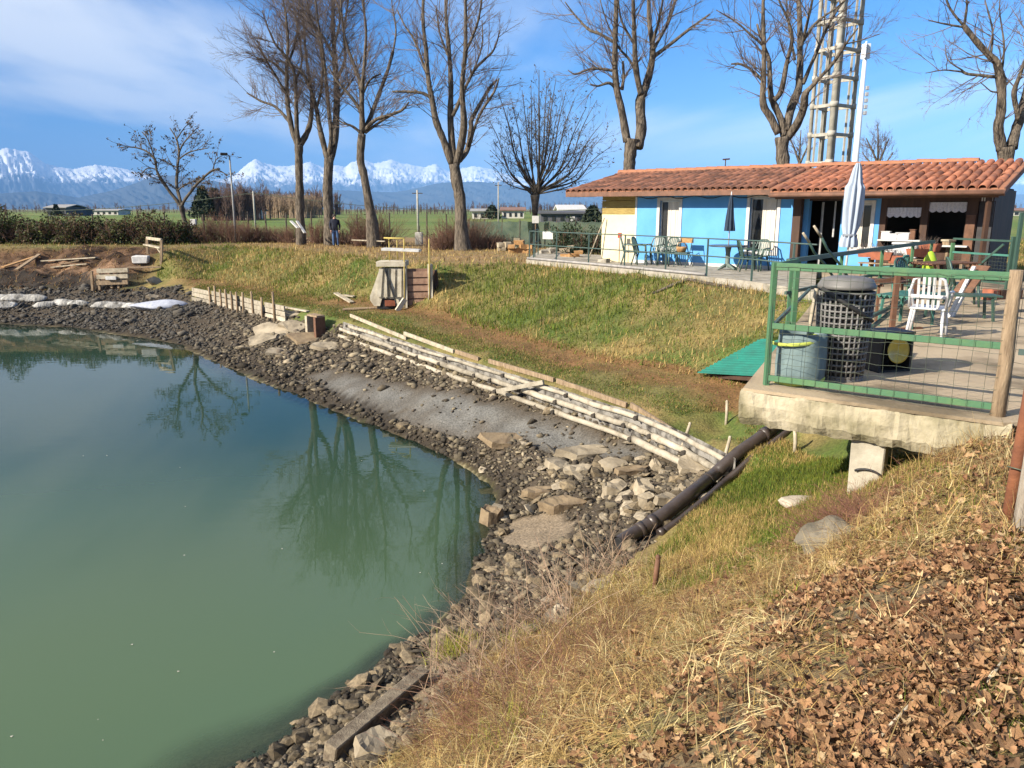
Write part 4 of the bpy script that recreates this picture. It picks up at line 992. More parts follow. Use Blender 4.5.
# fascia, gutter, rafters, barge boards
mb = MB(); mb.beam(RP(s_l, d_e1, -.10), RP(s_m, d_e1, -.10), .03, .15); mb.build('fascia', M_FASCIA, roof_o)
mb = MB(); mb.beam(RP(s_m, d_e2, -.11), RP(s_r, d_e2, -.11), .03, .15); mb.build('fascia', M_FASCIA, roof_o)
mb = MB(); mb.tube([RP(s_m, d_e2 + .07, -.10), RP(s_r, d_e2 + .07, -.10)], .055, 8); mb.build('gutter', M_FASCIA, roof_o)
mb = MB(); mb.beam(RP(s_l, d_e1, -.06), RP(s_l, d_r, -.06), .03, .14); mb.build('barge_board', M_FASCIA, roof_o)
mb = MB(); mb.beam(RP(s_r - .02, d_e2, -.07), RP(s_r - .02, d_r, -.07), .03, .16); mb.build('barge_board', M_FASCIA, roof_o)
mb = MB()
for k in range(9):
    s = s_l + .15 + k * 1.0
    if s < s_m: mb.beam(RP(s, d_e1 - .03, -.14), RP(s, -.05, -.14), .06, .10)
mb.build('rafter', M_BROWN, roof_o)
mb = MB(); mb.beam(H(s_l + .1, .42, WH - .06), H(0.0, .42, WH - .06), .07, .10); mb.build('eave_beam', M_BROWN, roof_o)
mb = MB(); mb.beam(H(s_m + .1, .86, EH - .24), H(s_r - .15, .86, EH - .24), .08, .14); mb.build('porch_beam', M_BROWNR, roof_o)
# corner post of the porch, far right
mb = MB(); mb.beam(H(s_r - .35, .84, 0), H(s_r - .35, .84, EH - .3), .1, .1); mb.build('porch_post', M_BROWN, house)
va = empty('roof_antenna', RP(hs(725, d_r, RH), d_r, .1), 0, 'tiny bracket antenna on the ridge above the blue wall', 'antenna')
p = Vector(va.location); mb = MB(); mb.tube([p, p + Vector((0, 0, .28))], .018, 6); mb.build('mast', M_BROWN, va); mb = MB(); mb.beam(p + Vector((-.1, 0, .28)), p + Vector((.14, 0, .30)), .05, .05); mb.build('head', M_BROWN, va)
# cable under the eave
mb = MB(); pts_ = [H(s_cr + (s_pil - s_cr) * t, .03, WH - .10 - .09 * sin(t * 5 * pi) ** 2) for t in np.linspace(0, 1, 26)]; mb.tube(pts_, .012, 4); mb.build('cable', M_BROWN, house)

# ================================================================== TERRACE FURNITURE AND RAILINGS
M_RAIL = mat('teal_green_rail_paint', (.045, .085, .075), (.07, .10, .09), scale=5, rough=.6)
M_GREEN = mat('green_fence_paint', (.055, .145, .075), (.085, .17, .075), scale=4, rough=.6, c3=(.065, .15, .078), bump=.15, bscale=30)
M_WIRE = mat('galvanised_wire', (.12, .14, .10), (.07, .085, .06), scale=10, rough=.5, metal=.3)
M_GREENPL = mat('dark_green_plastic', (.03, .065, .05), (.04, .08, .06), scale=4, rough=.45, spec=.5)
M_GREYGR = mat('grey_green_plastic', (.15, .19, .17), (.11, .14, .12), scale=4, rough=.5)
M_NAVY = mat('navy_cloth', (.018, .03, .05), (.03, .045, .07), scale=6, rough=.85)
M_PALECL = mat('pale_grey_cloth', (.36, .41, .49), (.26, .31, .38), scale=5, rough=.9, stretch=(1, 1, .15))
M_TERRA = mat('terracotta_planter', (.32, .105, .055), (.20, .07, .04), scale=6, rough=.7)
M_LIME = mat('lime_plastic', (.34, .48, .03), (.24, .36, .03), scale=5, rough=.5)
M_WOOD = mat('weathered_wood', (.34, .25, .16), (.17, .12, .075), scale=5, rough=.9, bump=.5, bscale=25, stretch=(4, 4, .6))
M_PALEWOOD = mat('sunbleached_wood', (.46, .40, .30), (.26, .22, .155), scale=5, rough=.9, bump=.3, bscale=30)
M_STRAW = mat('wicker', (.42, .25, .11), (.28, .15, .06), scale=14, rough=.85)
M_WPLAST = mat('white_plastic', (.60, .60, .60), (.45, .45, .46), scale=3, rough=.4, spec=.5)

def railing(label, P, hts, nposts_at, post_r=.022, group=None, rail_r=.018, name='railing'):
    base = Vector(P[0]); r = empty(name, base, 0, label, 'railing', group)
    for h in hts:
        m = MB(); m.tube([Vector(p) + Vector((0, 0, h)) for p in P], rail_r, 6); m.build('rail', M_RAIL, r)
    for p in nposts_at:
        m = MB(); m.beam(Vector(p) + Vector((0, 0, -.12)), Vector(p) + Vector((0, 0, hts[-1] - .02)), post_r * 2, post_r * 2); m.build('post', M_RAIL, r)
    return r
def on_edge(px):
    for a, b in ((tp0, tp1), (tp1, tp2), (tp2, tp3), (tp3, tp4)):
        ua = project(*a)[0]; ub = project(*b)[0]
        if ua - .5 <= px <= ub + .5:
            lo, hi = 0., 1.
            for _ in range(30):
                mid = (lo + hi) / 2
                if project(*(a + (b - a) * mid))[0] < px: lo = mid
                else: hi = mid
            return a + (b - a) * lo
inn = Vector((.05, .06, 0))
railing('teal metal railing along the terrace edge before the blue house', [on_edge(x) + inn for x in (528, 560, 623, 705, 752, 812)], (.55, 1.02), [on_edge(x) + inn for x in (528, 555, 587, 623, 664, 705, 750, 790)])
q0 = on_edge(530) + inn; q1 = q0 + Vector((.35, 3.2, 0))
railing('short teal railing closing the far left end of the terrace', [q0, q1], (.55, 1.02), [q0 + Vector((.08, .1, 0)), q0.lerp(q1, .5), q1])
# kerb pipe lying along the terrace edge
mb = MB(); mb.tube([on_edge(x) + Vector((.02, .03, .05)) for x in (527, 560, 623, 665, 705)], .04, 8); o = mb.build('edge_pipe', mat('grey_pipe', (.33, .31, .29), (.22, .21, .2), rough=.6), origin=on_edge(527)); tag(o, 'pale grey pipe lying along the terrace edge', 'pipe')
# small white notice hung on the railing
def board(name, c, w, h, th, rz, material, label, cat, tilt=0, post=None, group=None):
    c = Vector(c); r = empty(name, c, 0, label, cat, group)
    m = MB(); M = Matrix.Rotation(rz, 3, 'Z') @ Matrix.Rotation(tilt, 3, 'X'); m.box(c, (w, th, h), M=M); m.build('panel', material, r, bevel=.004)
    if post: m = MB(); m.beam(c + Vector((0, th + .02, -post)), c + Vector((0, th + .02, h / 2)), .05, .05); m.build('post', M_WOOD, r)
    else:
        m = MB()
        for s in (-.3, .3): m.beam(c + Vector((w * s, 0, h / 2 - .01)), c + Vector((w * s, 0, h / 2 + .05)), .02, .02)
        m.build('hanger', M_RAIL, r)
    return r
cpos = on_edge(547) + inn
board('notice', cpos + Vector((-.03, -.05, .9)), .40, .26, .02, -.5, M_WHITE, 'small white notice hanging on the teal railing', 'sign')

# --- plastic armchair
def armchair(name, loc, rz, label, material, group='plastic chairs on the terrace', slats=True, cat='chair'):
    """faces local -y"""
    r = empty(name, (0, 0, 0), 0, label, cat, group)
    m = MB(); m.box((0, 0, .42), (.46, .44, .03)); m.build('seat', material, r, bevel=.01)
    for sx in (-1, 1):
        m = MB(); m.tube([(sx * .20, -.19, .42), (sx * .24, -.24, .0)], [.025, .02], 6); m.build('leg', material, r)
        m = MB(); m.tube([(sx * .19, .19, .42), (sx * .23, .30, .0)], [.025, .02], 6); m.build('leg', material, r)
        m = MB(); m.tube([(sx * .23, -.20, .42), (sx * .27, -.20, .64), (sx * .27, .02, .66), (sx * .24, .25, .66)], [.02, .024, .024, .02], 6); m.build('armrest', material, r)
    m = MB()
    arc = [(-.23, .20, .43), (-.235, .27, .66), (-.19, .32, .84), (-.09, .345, .90), (.09, .345, .90), (.19, .32, .84), (.235, .27, .66), (.23, .20, .43)]
    m.tube(arc, .022, 6)
    for x in (-.13, -.065, 0, .065, .13): m.beam((x, .20, .43), (x, .34, .88), .036, .012)
    m.beam((-.22, .27, .60), (.22, .27, .60), .02, .05)
    m.build('backrest', material, r)
    r.location = loc; r.rotation_euler = (0, 0, rz); return r
wang = atan2(e_.y, e_.x)
def atwall(px, d, h=0.0): return H(hs(px, d), d, h)
CH = [(630, .95, wang + pi / 2 + .5, 'pale grey-green plastic armchair nearest the cream wall', M_GREYGR),
      (642, .85, wang + pi / 2 + .2, 'dark green plastic armchair turned sideways, second from the cream wall', M_GREENPL),
      (654, .55, wang + .1, 'grey-green plastic armchair standing below the left window', M_GREYGR),
      (667, .60, wang - .15, 'dark green plastic armchair below the right edge of the left window', M_GREENPL),
      (757, .72, wang - .1, 'dark green plastic armchair beside the umbrella table', M_GREENPL)]
for px, d, rz, lb, mt in CH: armchair('armchair', atwall(px, d), rz, lb, mt)
armchair('armchair', atwall(748, 1.15), wang + 2.2, 'dark green plastic armchair with dark cushion pulled up to the umbrella table', M_GREENPL)
# folding wooden chair with wicker things on it
p = atwall(683, .62); r = empty('folding_chair', p, 0, 'folding chair with thin metal frame holding a wicker basket', 'chair')
m = MB(); m.box(p + Vector((0, 0, .44)), (.42, .40, .025), rz=wang); m.build('seat', M_RAIL, r)
m = MB(); m.box(p + n_ * -.20 + Vector((0, 0, .82)), (.44, .03, .16), rz=wang); m.build('backrest', M_STRAW, r)
for sx in (-.2, .2):
    a = p + e_ * sx
    m = MB(); m.tube([a + n_ * .26, a + n_ * -.02 + Vector((0, 0, .45)), a + n_ * -.20 + Vector((0, 0, .9))], .014, 5); m.build('leg', M_RAIL, r)
    m = MB(); m.tube([a + n_ * -.30, a + n_ * .14 + Vector((0, 0, .45))], .014, 5); m.build('leg', M_RAIL, r)
b = p + e_ * -.08 + Vector((0, 0, .455)); wr = empty('wicker_basket', b, 0, 'small brown wicker basket on the folding chair', 'basket')
m = MB(); m.lathe(b, [(.001, 0), (.13, 0), (.17, .12), (.175, .17), (.15, .16), (.12, .03)], 14); m.build('bowl', M_STRAW, wr)
m = MB(); m.tube([b + Vector((-.16, 0, .15)), b + Vector((-.1, 0, .30)), b + Vector((.1, 0, .30)), b + Vector((.16, 0, .15))], .012, 5); m.build('handle', M_STRAW, wr)
# table with closed navy umbrella
p = atwall(727, .95); r = empty('pedestal_table', p, 0, 'dark pedestal table with flat top before the blue wall', 'table')
m = MB(); m.lathe(p, [(.001, .69), (.56, .69), (.58, .705), (.58, .725), (.56, .735), (.001, .735)], 28); m.build('table_top', mat('slate_plastic', (.06, .075, .10), (.045, .055, .075), rough=.4), r)
m = MB(); m.lathe(p, [(.10, .06), (.075, .2), (.07, .5), (.10, .69)], 14); m.build('pedestal', M_GREYGR, r)
for k in range(4):
    a = k * pi / 2 + .4; m = MB(); m.tube([p + Vector((0, 0, .16)), p + Vector((cos(a) * .22, sin(a) * .22, .07)), p + Vector((cos(a) * .36, sin(a) * .36, .02))], [.06, .045, .03], 6); m.build('foot', M_GREYGR, r)
pu = p + Vector((0, 0, .735)); pu_s = pu
r = empty('table_umbrella', pu, 0, 'closed navy umbrella standing in the dark pedestal table', 'umbrella')
m = MB(); m.tube([pu, pu + Vector((0, 0, 1.52))], .019, 8); m.build('pole', M_WPLAST, r)
def folded(mb, c, prof, folds=8, depth=.35, n=48):
    V = []; 
    for rr_, h in prof:
        for k in range(n):
            t = 2 * pi * k / n; q_ = rr_ * (1 - depth * (.5 - .5 * cos(folds * t)) + .06 * sin(3 * t + h * 5)); V.append(c + Vector((q_ * cos(t), q_ * sin(t), h)))
    Fs = []
    for i in range(len(prof) - 1):
        for k in range(n): k2 = (k + 1) % n; Fs.append((i * n + k, i * n + k2, (i + 1) * n + k2, (i + 1) * n + k))
    mb.add(V, Fs, True)
m = MB(); folded(m, pu, [(.17, .42), (.165, .5), (.13, .8), (.09, 1.15), (.045, 1.42), (.012, 1.50)]); m.build('canopy', M_NAVY, r)
m = MB(); m.lathe(pu, [(.02, 1.48), (.022, 1.53), (.008, 1.58)], 8); m.build('finial', M_WPLAST, r)
# red lamp post / box by the cream wall
p = atwall(619, .35); r = empty('fire_point', p, 0, 'thin post with small red box before the cream wall', 'post')
m = MB(); m.tube([p, p + Vector((0, 0, .85))], .014, 6); m.build('post', M_FASCIA, r); m = MB(); m.box(p + Vector((0, 0, .92)), (.13, .07, .17), rz=wang); m.build('red_box', mat('faded_red', (.4, .07, .04), (.3, .05, .03)), r, bevel=.01)
p0 = atwall(596, .5); mb = MB(); mb.tube([p0 + e_ * -.35, p0 + e_ * .05 + n_ * -.4 + Vector((0, 0, 1.5))], .02, 5); o = mb.build('leaning_pole', M_PALEWOOD, origin=p0); tag(o, 'thin pale pole leaning on the cream house corner', 'pole')
p0 = atwall(604, .6); mb = MB(); mb.box(p0 + Vector((0, 0, .06)), (.35, .25, .12), rz=wang, jit=.02); o = mb.build('flat_stone', M_CONC, origin=p0); tag(o, 'pale flat block lying before the cream wall', 'block')

# big closed pale parasol before the porch
p = gy(848, 240, 18.6); p.z = FL; r = empty('parasol', p, 0, 'tall closed pale grey parasol before the porch door', 'umbrella')
top_ = gy(858.5, 163, 18.6) - p; M = Matrix.Identity(3)
ax = top_.normalized()
def along(h): return p + ax * h
Lp = top_.length
m = MB(); m.tube([p, p + top_ * 1.0], .028, 8); m.build('pole', M_WPLAST, r)
rot = Vector((0, 0, 1)).rotation_difference(ax).to_matrix()
m = MB(); prof = [(.20, .92), (.215, 1.0), (.175, 1.18), (.15, 1.22), (.20, 1.4), (.235, 1.8), (.22, 2.3), (.16, Lp - .45), (.10, Lp - .12), (.05, Lp)]
mm_ = MB(); folded(mm_, Vector((0, 0, 0)), prof, 9, .45, 54); m.add([p + rot @ Vector(v) for v in mm_.v], mm_.f, True); m.build('canopy', M_PALECL, r)
m = MB(); m.lathe(p, [(.11, 1.16), (.165, 1.17), (.165, 1.22), (.11, 1.23)], 16, M=rot); m.build('tie', mat('tie_band', (.2, .22, .25)), r)
m = MB(); m.lathe(p, [(.001, 0), (.30, 0), (.30, .06), (.05, .10), (.045, .35)], 20); m.build('base', M_CONC, r)

# --- things on the hatch shelves
rs = random.Random(9)
SH = [(882, .98, .22, .20, 'white crockery stack at the left end of the left hatch shelf'), (889, .98, .26, .14, 'low white tray on the left hatch shelf'), (899, .98, .36, .17, 'wide white box on the left hatch shelf'), (908, .98, .14, .26, 'tall brown jar at the right end of the left hatch shelf')]
for px, h, w, hh2, lb in SH:
    p = H(hs(px, WB + .1), WB + .1, h); r = empty('shelf_box', p, 0, lb, 'box', 'things on the hatch shelves')
    mt = M_BROWNR if 'brown' in lb else M_WPLAST
    m = MB(); m.box(p + Vector((0, 0, hh2 / 2)), (w, .2, hh2), rz=wang + rs.uniform(-.2, .2)); m.build('body', mt, r, bevel=.015)
    m = MB(); m.box(p + Vector((0, 0, hh2 + .012)), (w + .02, .22, .02), rz=wang); m.build('lid', mt, r, bevel=.005)
def cooler(px, d, h, w, dd, hgt, lb, mt=M_WPLAST, cat='box', name='cool_box'):
    p = H(hs(px, d), d, h); r = empty(name, p, 0, lb, cat)
    m = MB(); m.box(p + Vector((0, 0, hgt * .42)), (w, dd, hgt * .84), rz=wang); m.build('body', mt, r, bevel=.02)
    m = MB(); m.box(p + Vector((0, 0, hgt * .93)), (w + .03, dd + .03, hgt * .13), rz=wang); m.build('lid', mt, r, bevel=.015)
    return r
# potting bench along the porch front carries white boxes and planters
p = H(hs(895, .75), .75, 0); r = empty('porch_bench', p, 0, 'long low timber bench in front of the hatches', 'bench')
m = MB(); wallpiece(m, hs(868, .75), hs(962, .75), .46, .50, .95, .4); m.build('bench_top', M_WOOD, r)
for px in (870, 900, 930, 960):
    m = MB(); m.box(H(hs(px, .75), .75, .23), (.06, .34, .46), rz=wang); m.build('leg', M_WOOD, r)
cooler(876, .72, .50, .36, .26, .30, 'small white box at the left end of the porch bench')
cooler(885, .72, .50, .40, .26, .24, 'low white box on the porch bench beside the small one')
cooler(902, .3, .50, .62, .22, .42, 'large white sheet-sided box below the left hatch')
def planter(px, d, h, lb, w=.55):
    p = H(hs(px, d), d, h); r = empty('planter', p, 0, lb, 'planter', 'terracotta planters before the porch')
    m = MB(); R = Matrix.Rotation(wang, 3, 'Z'); V = []
    for z, k in ((0, .82), (.2, 1.0)):
        for a, b in ((-1, -1), (1, -1), (1, 1), (-1, 1)): V.append(p + R @ Vector((a * w / 2 * k, b * .11 * k, z)))
    for z, k in ((.2, .88), (.15, .86)):
        for a, b in ((-1, -1), (1, -1), (1, 1), (-1, 1)): V.append(p + R @ Vector((a * w / 2 * k, b * .11 * k * .85, z)))
    Fs = [(3, 2, 1, 0), (12, 13, 14, 15)]
    for l in range(3):
        for i in range(4): j = (i + 1) % 4; Fs.append((l * 4 + i, l * 4 + j, l * 4 + 4 + j, l * 4 + 4 + i))
    m.add(V, Fs); m.build('box', M_TERRA, r)
    rg = np.random.default_rng(int(px)); n = 40
    st = np.array(p)[None] + (np.array(R) @ np.stack([rg.uniform(-w * .4, w * .4, n), rg.uniform(-.07, .07, n), np.full(n, .16)])).T
    P, Rr = grow_twigs(rg, st, np.stack([rg.normal(0, .5, n), rg.normal(0, .5, n), np.ones(n)], 1), rg.uniform(.12, .32, n), np.full(n, .006), 0, .1, .8, 4); V2, q2 = batch_tubes(P, Rr, 3)
    np_mesh('dry_plant', V2 - np.array(p), q2, M_TWIG, parent=r)
for px, d, h, lb in ((866, 1.35, .55, 'terracotta planter nearest the pale parasol'), (879, 1.5, .50, 'terracotta planter between the parasol and the middle planter'), (897, 1.45, .42, 'middle terracotta planter with dry stalks'), (915, 1.4, .60, 'terracotta planter nearest the lime bag'), (926, .8, .72, 'terracotta planter below the right hatch')):
    planter(px, d, h, lb)
p = H(hs(890, 1.45), 1.45, 0); r = empty('planter_stand', p, 0, 'rough timber stand carrying the terracotta planters', 'stand')
m = MB(); m.beam(H(hs(858, 1.42), 1.42, .40), H(hs(922, 1.42), 1.42, .40), .3, .03); m.build('top', M_WOOD, r)
for px in (860, 880, 900, 920): m = MB(); m.beam(H(hs(px, 1.42), 1.42, 0), H(hs(px, 1.42), 1.42, .39), .05, .05); m.build('leg', M_WOOD, r)

# ================================================================== NEAR DECK: FENCE, BIN, CHAIR, PIPE
def top_z(px, py, P): return gy(px, py, P.y).z
F0 = gz(766, 386, FL); F1 = gz(997, 417, FL)
zt = (top_z(770, 267, F0) + top_z(1010, 276, F1)) / 2; zm = (top_z(768, 325, F0) + top_z(1000, 347, F1)) / 2; zb = FL + .09
fence = empty('green_fence', F0, 0, 'green painted steel fence with wire mesh on the deck edge', 'fence')
def at(a, b, t, z): p = a.lerp(b, t); return Vector((p.x, p.y, z))
for z, w, lb in ((zt, .075, 0), (zm, .06, 0), (zb, .06, 0)):
    m = MB(); m.beam(at(F0, F1, 0.0, z), at(F0, F1, .985, z), .035, w); m.build('rail', M_GREEN, fence, bevel=.004)
m = MB(); m.beam(F0 + Vector((0, 0, -.01)), Vector((F0.x, F0.y, zt + .04)), .055, .055); m.build('post', M_GREEN, fence, bevel=.005)
FS = gz(789, 371, FL); m = MB(); m.beam(FS, Vector((FS.x, FS.y, zt + .0)), .055, .055); m.build('post', M_GREEN, fence, bevel=.005)
FS2 = gz(806, 330, FL)
m = MB(); m.beam(at(F0, FS, .04, zt), at(F0, FS, 1, zt), .03, .06); m.build('rail', M_GREEN, fence); m = MB(); m.beam(at(F0, FS, .04, zm - .02), Vector((FS2.x, FS2.y, zm - .02)), .03, .04); m.build('rail', M_RAIL, fence)  # side mid rail takes a darker paint: its shade put into the colour
m = MB(); m.beam(F0 + Vector((-.015, .02, 0)) , F0 + Vector((-.015, .02, .0)) + (FS - F0) * .97, .03, .03); m.build('foot_rail', M_GREEN, fence)
def mesh_panel(a, b, z0, z1, parent, step=.115, r=.0022, sag=.012, name='wire_mesh'):
    L = (b - a).length; n = int(L / step); rg = np.random.default_rng(4); P = []; 
    for i in range(n + 1):
        t = i / n; p = a.lerp(b, t); K = 7
        P.append([(p.x + rg.normal(0, .003), p.y + rg.normal(0, .004), z0 + (z1 - z0) * k / (K - 1)) for k in range(K)])
    V1, q1 = batch_tubes(np.array(P), np.full((len(P), 7), r), 3)
    nz = int((z1 - z0) / (step * .95)); P = []
    for j in range(nz + 1):
        z = z0 + (z1 - z0) * j / nz
        P.append([(*a.lerp(b, k / 24).xy, z + rg.normal(0, sag * .4) ) for k in range(25)])
    V2, q2 = batch_tubes(np.array(P), np.full((len(P), 25), r), 3)
    base = np.array(parent.location)
    return np_mesh(name, np.concatenate([V1, V2]) - base, np.concatenate([q1, q2 + len(V1)]), M_WIRE, parent=parent)
mesh_panel(F0 + Vector((0, -.03, 0)), F1 + Vector((-.03, -.03, 0)), FL + .03, zt, fence)
# right wooden post, leaning, and the run of fence past it
wp = empty('wooden_post', F1, 0, 'leaning grey wooden post at the right end of the green fence', 'post')
pt = gy(1017, 270, F1.y); m = MB(); m.tube([F1 + Vector((0, 0, -.1)), F1.lerp(pt, .35) + Vector((.012, 0, 0)), F1.lerp(pt, .7), pt], [.062, .058, .054, .052], 12); m.build('shaft', M_WOOD, wp)
F2 = F1 + Vector((1.5, -.9, 0)); f2 = empty('green_fence', F1, 0, 'short run of green wire fence right of the leaning wooden post', 'fence')
z2 = top_z(1012, 351, F1); m = MB(); m.beam(at(F1, F2, .05, z2), at(F1, F2, 1, z2), .03, .05); m.build('rail', M_RAIL, f2); mesh_panel(F1 + Vector((.08, 0, 0)), F2, FL + .03, zt - .05, f2)
# near rusty pipe and grey post at the right edge
pb = hit(1006, 528); r = empty('rusty_post', pb, 0, 'rust brown steel tube post at the right edge', 'post'); ptp = gy(1034, 375, pb.y - .05)
m = MB(); m.tube([pb + Vector((0, 0, -.15)), pb.lerp(ptp, .5), ptp.lerp(pb, -.3)], .035, 12); m.build('tube', mat('rust', (.22, .085, .04), (.13, .05, .028), scale=5, rough=.9, bump=.3, bscale=40), r)
pb2 = hit(1021, 533); r = empty('wooden_post', pb2, 0, 'split grey wooden post wired to the rusty tube', 'post'); pt2 = gy(1046, 385, pb2.y)
m = MB(); m.tube([pb2 + Vector((0, 0, -.15)), pb2.lerp(pt2, .5), pt2.lerp(pb2, -.2)], [.05, .047, .045], 10); m.build('shaft', mat('grey_split_wood', (.38, .33, .27), (.2, .16, .12), scale=6, rough=.9, bump=.6, bscale=30, stretch=(5, 5, .5)), r)
w0 = gy(1014, 468, pb.y - .04); m = MB(); m.tube([w0 + Vector((-.04, .0, .01)), w0 + Vector((.03, -.06, 0)), w0 + Vector((.13, -.04, -.015)), w0 + Vector((.15, .04, -.01))], .004, 4); m.build('wire', M_WIRE, r)

# --- grey lattice bin
p = gz(838, 379, FL); hb_ = gy(838, 276, p.y).z - FL
r = empty('lattice_bin', p, 0, 'tall grey plastic bin with lattice sides behind the green fence', 'bin')
M_GPL = mat('grey_plastic', (.17, .165, .155), (.11, .105, .10), scale=3, rough=.55, spec=.4)
def rad_at(h): return .235 + .055 * h / hb_
m = MB(); m.lathe(p, [(.21, .03), (.26, hb_ * .86)], 20); m.build('liner', mat('black_bin_liner', (.015, .015, .015), (.03, .03, .03), rough=.35, spec=.5), r)
m = MB()
for k in range(15):
    h = .06 + k * (hb_ * .80) / 14
    ring = [p + Vector((cos(t) * rad_at(h), sin(t) * rad_at(h), h)) for t in np.linspace(0, 2 * pi, 33)]
    m.tube(ring, .0125, 5, cap=False)
m.build('hoops', M_GPL, r)
m = MB()
for k in range(30):
    t = 2 * pi * k / 30
    m.tube([p + Vector((cos(t) * rad_at(h), sin(t) * rad_at(h), h)) for h in (.04, hb_ * .4, hb_ * .85)], .0115, 5)
m.build('bars', M_GPL, r)
m = MB(); m.lathe(p, [(rad_at(0) + .005, 0), (rad_at(0) + .012, .07), (rad_at(0) - .02, .07)], 28); m.build('foot_ring', M_GPL, r)
m = MB(); z_ = hb_ * .84; m.lathe(p, [(.272, z_ + .05), (.29, z_ + .055), (.29, z_ + .085), (.28, z_ + .10), (.27, z_ + .115), (.255, hb_ - .03), (.17, hb_ - .005), (.001, hb_)], 32); m.build('lid', M_GPL, r)
m = MB(); m.tube([p + Vector((-.30, -.10, z_ + .06)), p + Vector((-.16, -.27, z_ - .05)), p + Vector((.05, -.305, z_ - .18)), p + Vector((.2, -.235, z_ - .27))], [.022, .026, .026, .02], 6); m.build('strap', mat('black_strap', (.02, .02, .02), (.03, .03, .03), rough=.6), r)
m = MB(); m.tube([p + Vector((-.30, .02, 0.0)), p + Vector((-.36, .02, hb_ * .4)), p + Vector((-.31, .02, hb_ * .88))], .022, 6); m.build('side_frame', M_PALEWOOD, r)
# --- soft garden bag
p = gz(801, 386, FL) + Vector((.02, .12, 0)); hg = .56; r = empty('garden_bag', p, 0, 'soft grey-blue garden bag with lime bands by the fence corner', 'bag')
m = MB(); n = 36; V = []; prof = [(.22, 0), (.245, .06), (.25, .2), (.245, .35), (.24, .48), (.235, hg), (.215, hg - .03), (.21, .15)]
for rr_, h in prof:
    for k in range(n): t = 2 * pi * k / n; q_ = rr_ * (1 + .03 * sin(5 * t + h * 7) + .02 * sin(9 * t - h * 9)); V.append(p + Vector((q_ * cos(t), q_ * sin(t), h)))
Fs = [(i * n + k, i * n + (k + 1) % n, (i + 1) * n + (k + 1) % n, (i + 1) * n + k) for i in range(len(prof) - 1) for k in range(n)]; m.add(V, Fs, True); m.build('sack', mat('bag_fabric', (.16, .22, .22), (.11, .155, .16), scale=4, rough=.7, bump=.3, bscale=10), r)
M_LIMEB = mat('lime_band', (.45, .50, .10), (.36, .42, .08), scale=5, rough=.7)
for h in (.05, .47):
    m = MB(); m.lathe(p, [(.252, h - .018), (.262, h), (.252, h + .018)], 30, M=Matrix.Rotation(-.12, 3, 'Y')); m.build('band', M_LIMEB, r)
# --- black crate with yellow bowl
p = gz(886, 372, FL) + Vector((.02, .1, 0)); r = empty('black_crate', p, 0, 'black box with hollow front standing right of the lattice bin', 'crate'); M_BLK = mat('black_plastic', (.018, .018, .02), (.03, .03, .03), rough=.5)
R_ = Matrix.Rotation(.25, 3, 'Z')
for c, s in (((0, .16, .22), (.42, .03, .44)), ((-.2, 0, .22), (.03, .34, .44)), ((.2, 0, .22), (.03, .34, .44)), ((0, 0, .02), (.4, .33, .03)), ((0, 0, .45), (.44, .36, .03))):
    m = MB(); m.box(p + R_ @ Vector(c), s, M=R_); m.build('side', M_BLK, r)
b = p + R_ @ Vector((-.01, -.16, .26)); r = empty('yellow_bowl', b, 0, 'round translucent yellow bowl propped against the black box', 'bowl')
m = MB(); Mx = R_ @ Matrix.Rotation(pi / 2 * .94, 3, 'X'); m.lathe(b, [(.001, 0), (.07, .0), (.13, .035), (.145, .05), (.125, .04), (.06, .012), (.001, .012)], 24, M=Mx); m.build('shell', mat('yellow_plastic', (.50, .38, .04), (.34, .25, .04), scale=9, rough=.3, spec=.6), r)
# --- white garden chair and the clutter of tables beyond it
armchair('garden_chair', gz(931, 338, FL) + Vector((0, .15, 0)), 2.55, 'white plastic garden chair standing behind the green fence', M_WPLAST, None)
def slat_table(px, py, rz, lb, w, d, h, mt, n=7, cat='table', name='slatted_table'):
    p = gz(px, py, FL); r = empty(name, p, 0, lb, cat); R = Matrix.Rotation(rz, 3, 'Z')
    for k in range(n):
        m = MB(); m.box(p + R @ Vector((0, -d / 2 + d * (k + .5) / n, h)), (w, d / n * .72, .025), M=R); m.build('slat', mt, r)
    for sx in (-1, 1):
        m = MB(); m.beam(p + R @ Vector((sx * w * .4, -d / 2, h - .03)), p + R @ Vector((sx * w * .4, d / 2, h - .03)), .03, .03); m.build('batten', mt, r)
        for sy in (-1, 1): m = MB(); m.beam(p + R @ Vector((sx * w * .42, sy * d * .42, 0)), p + R @ Vector((sx * w * .38, sy * d * .38, h - .03)), .035, .035); m.build('leg', mt, r)
M_TEAL = mat('teal_slats', (.04, .14, .11), (.06, .18, .14), scale=6, rough=.6)
slat_table(905, 326, .7, 'teal slatted garden table left of the white chair', .9, .6, .5, M_TEAL)
slat_table(958, 320, -.2, 'dark green slatted bench right of the white chair', 1.1, .45, .42, M_GREENPL, 5, 'bench', 'slatted_bench')
slat_table(872, 318, .6, 'weathered brown slatted table behind the bin', .9, .7, .62, M_BROWNR, 6)
for px, py, lb, hgt, mt in ((890, 345, 'rust brown upright stand between the bin and the white chair', .95, M_BROWNR), (910, 330, 'second rust brown upright behind the teal table', .9, M_BROWNR)):
    p = gz(px, py, FL); r = empty('upright_stand', p, 0, lb, 'stand'); m = MB(); m.beam(p, p + Vector((0, 0, hgt)), .06, .06); m.build('upright', mt, r); m = MB(); m.beam(p + Vector((-.2, -.05, .02)), p + Vector((.2, .05, .02)), .06, .04); m.build('foot', mt, r); m = MB(); m.beam(p + Vector((-.3, 0, hgt - .1)), p + Vector((.35, .1, hgt - .02)), .03, .05); m.build('arm', mt, r)
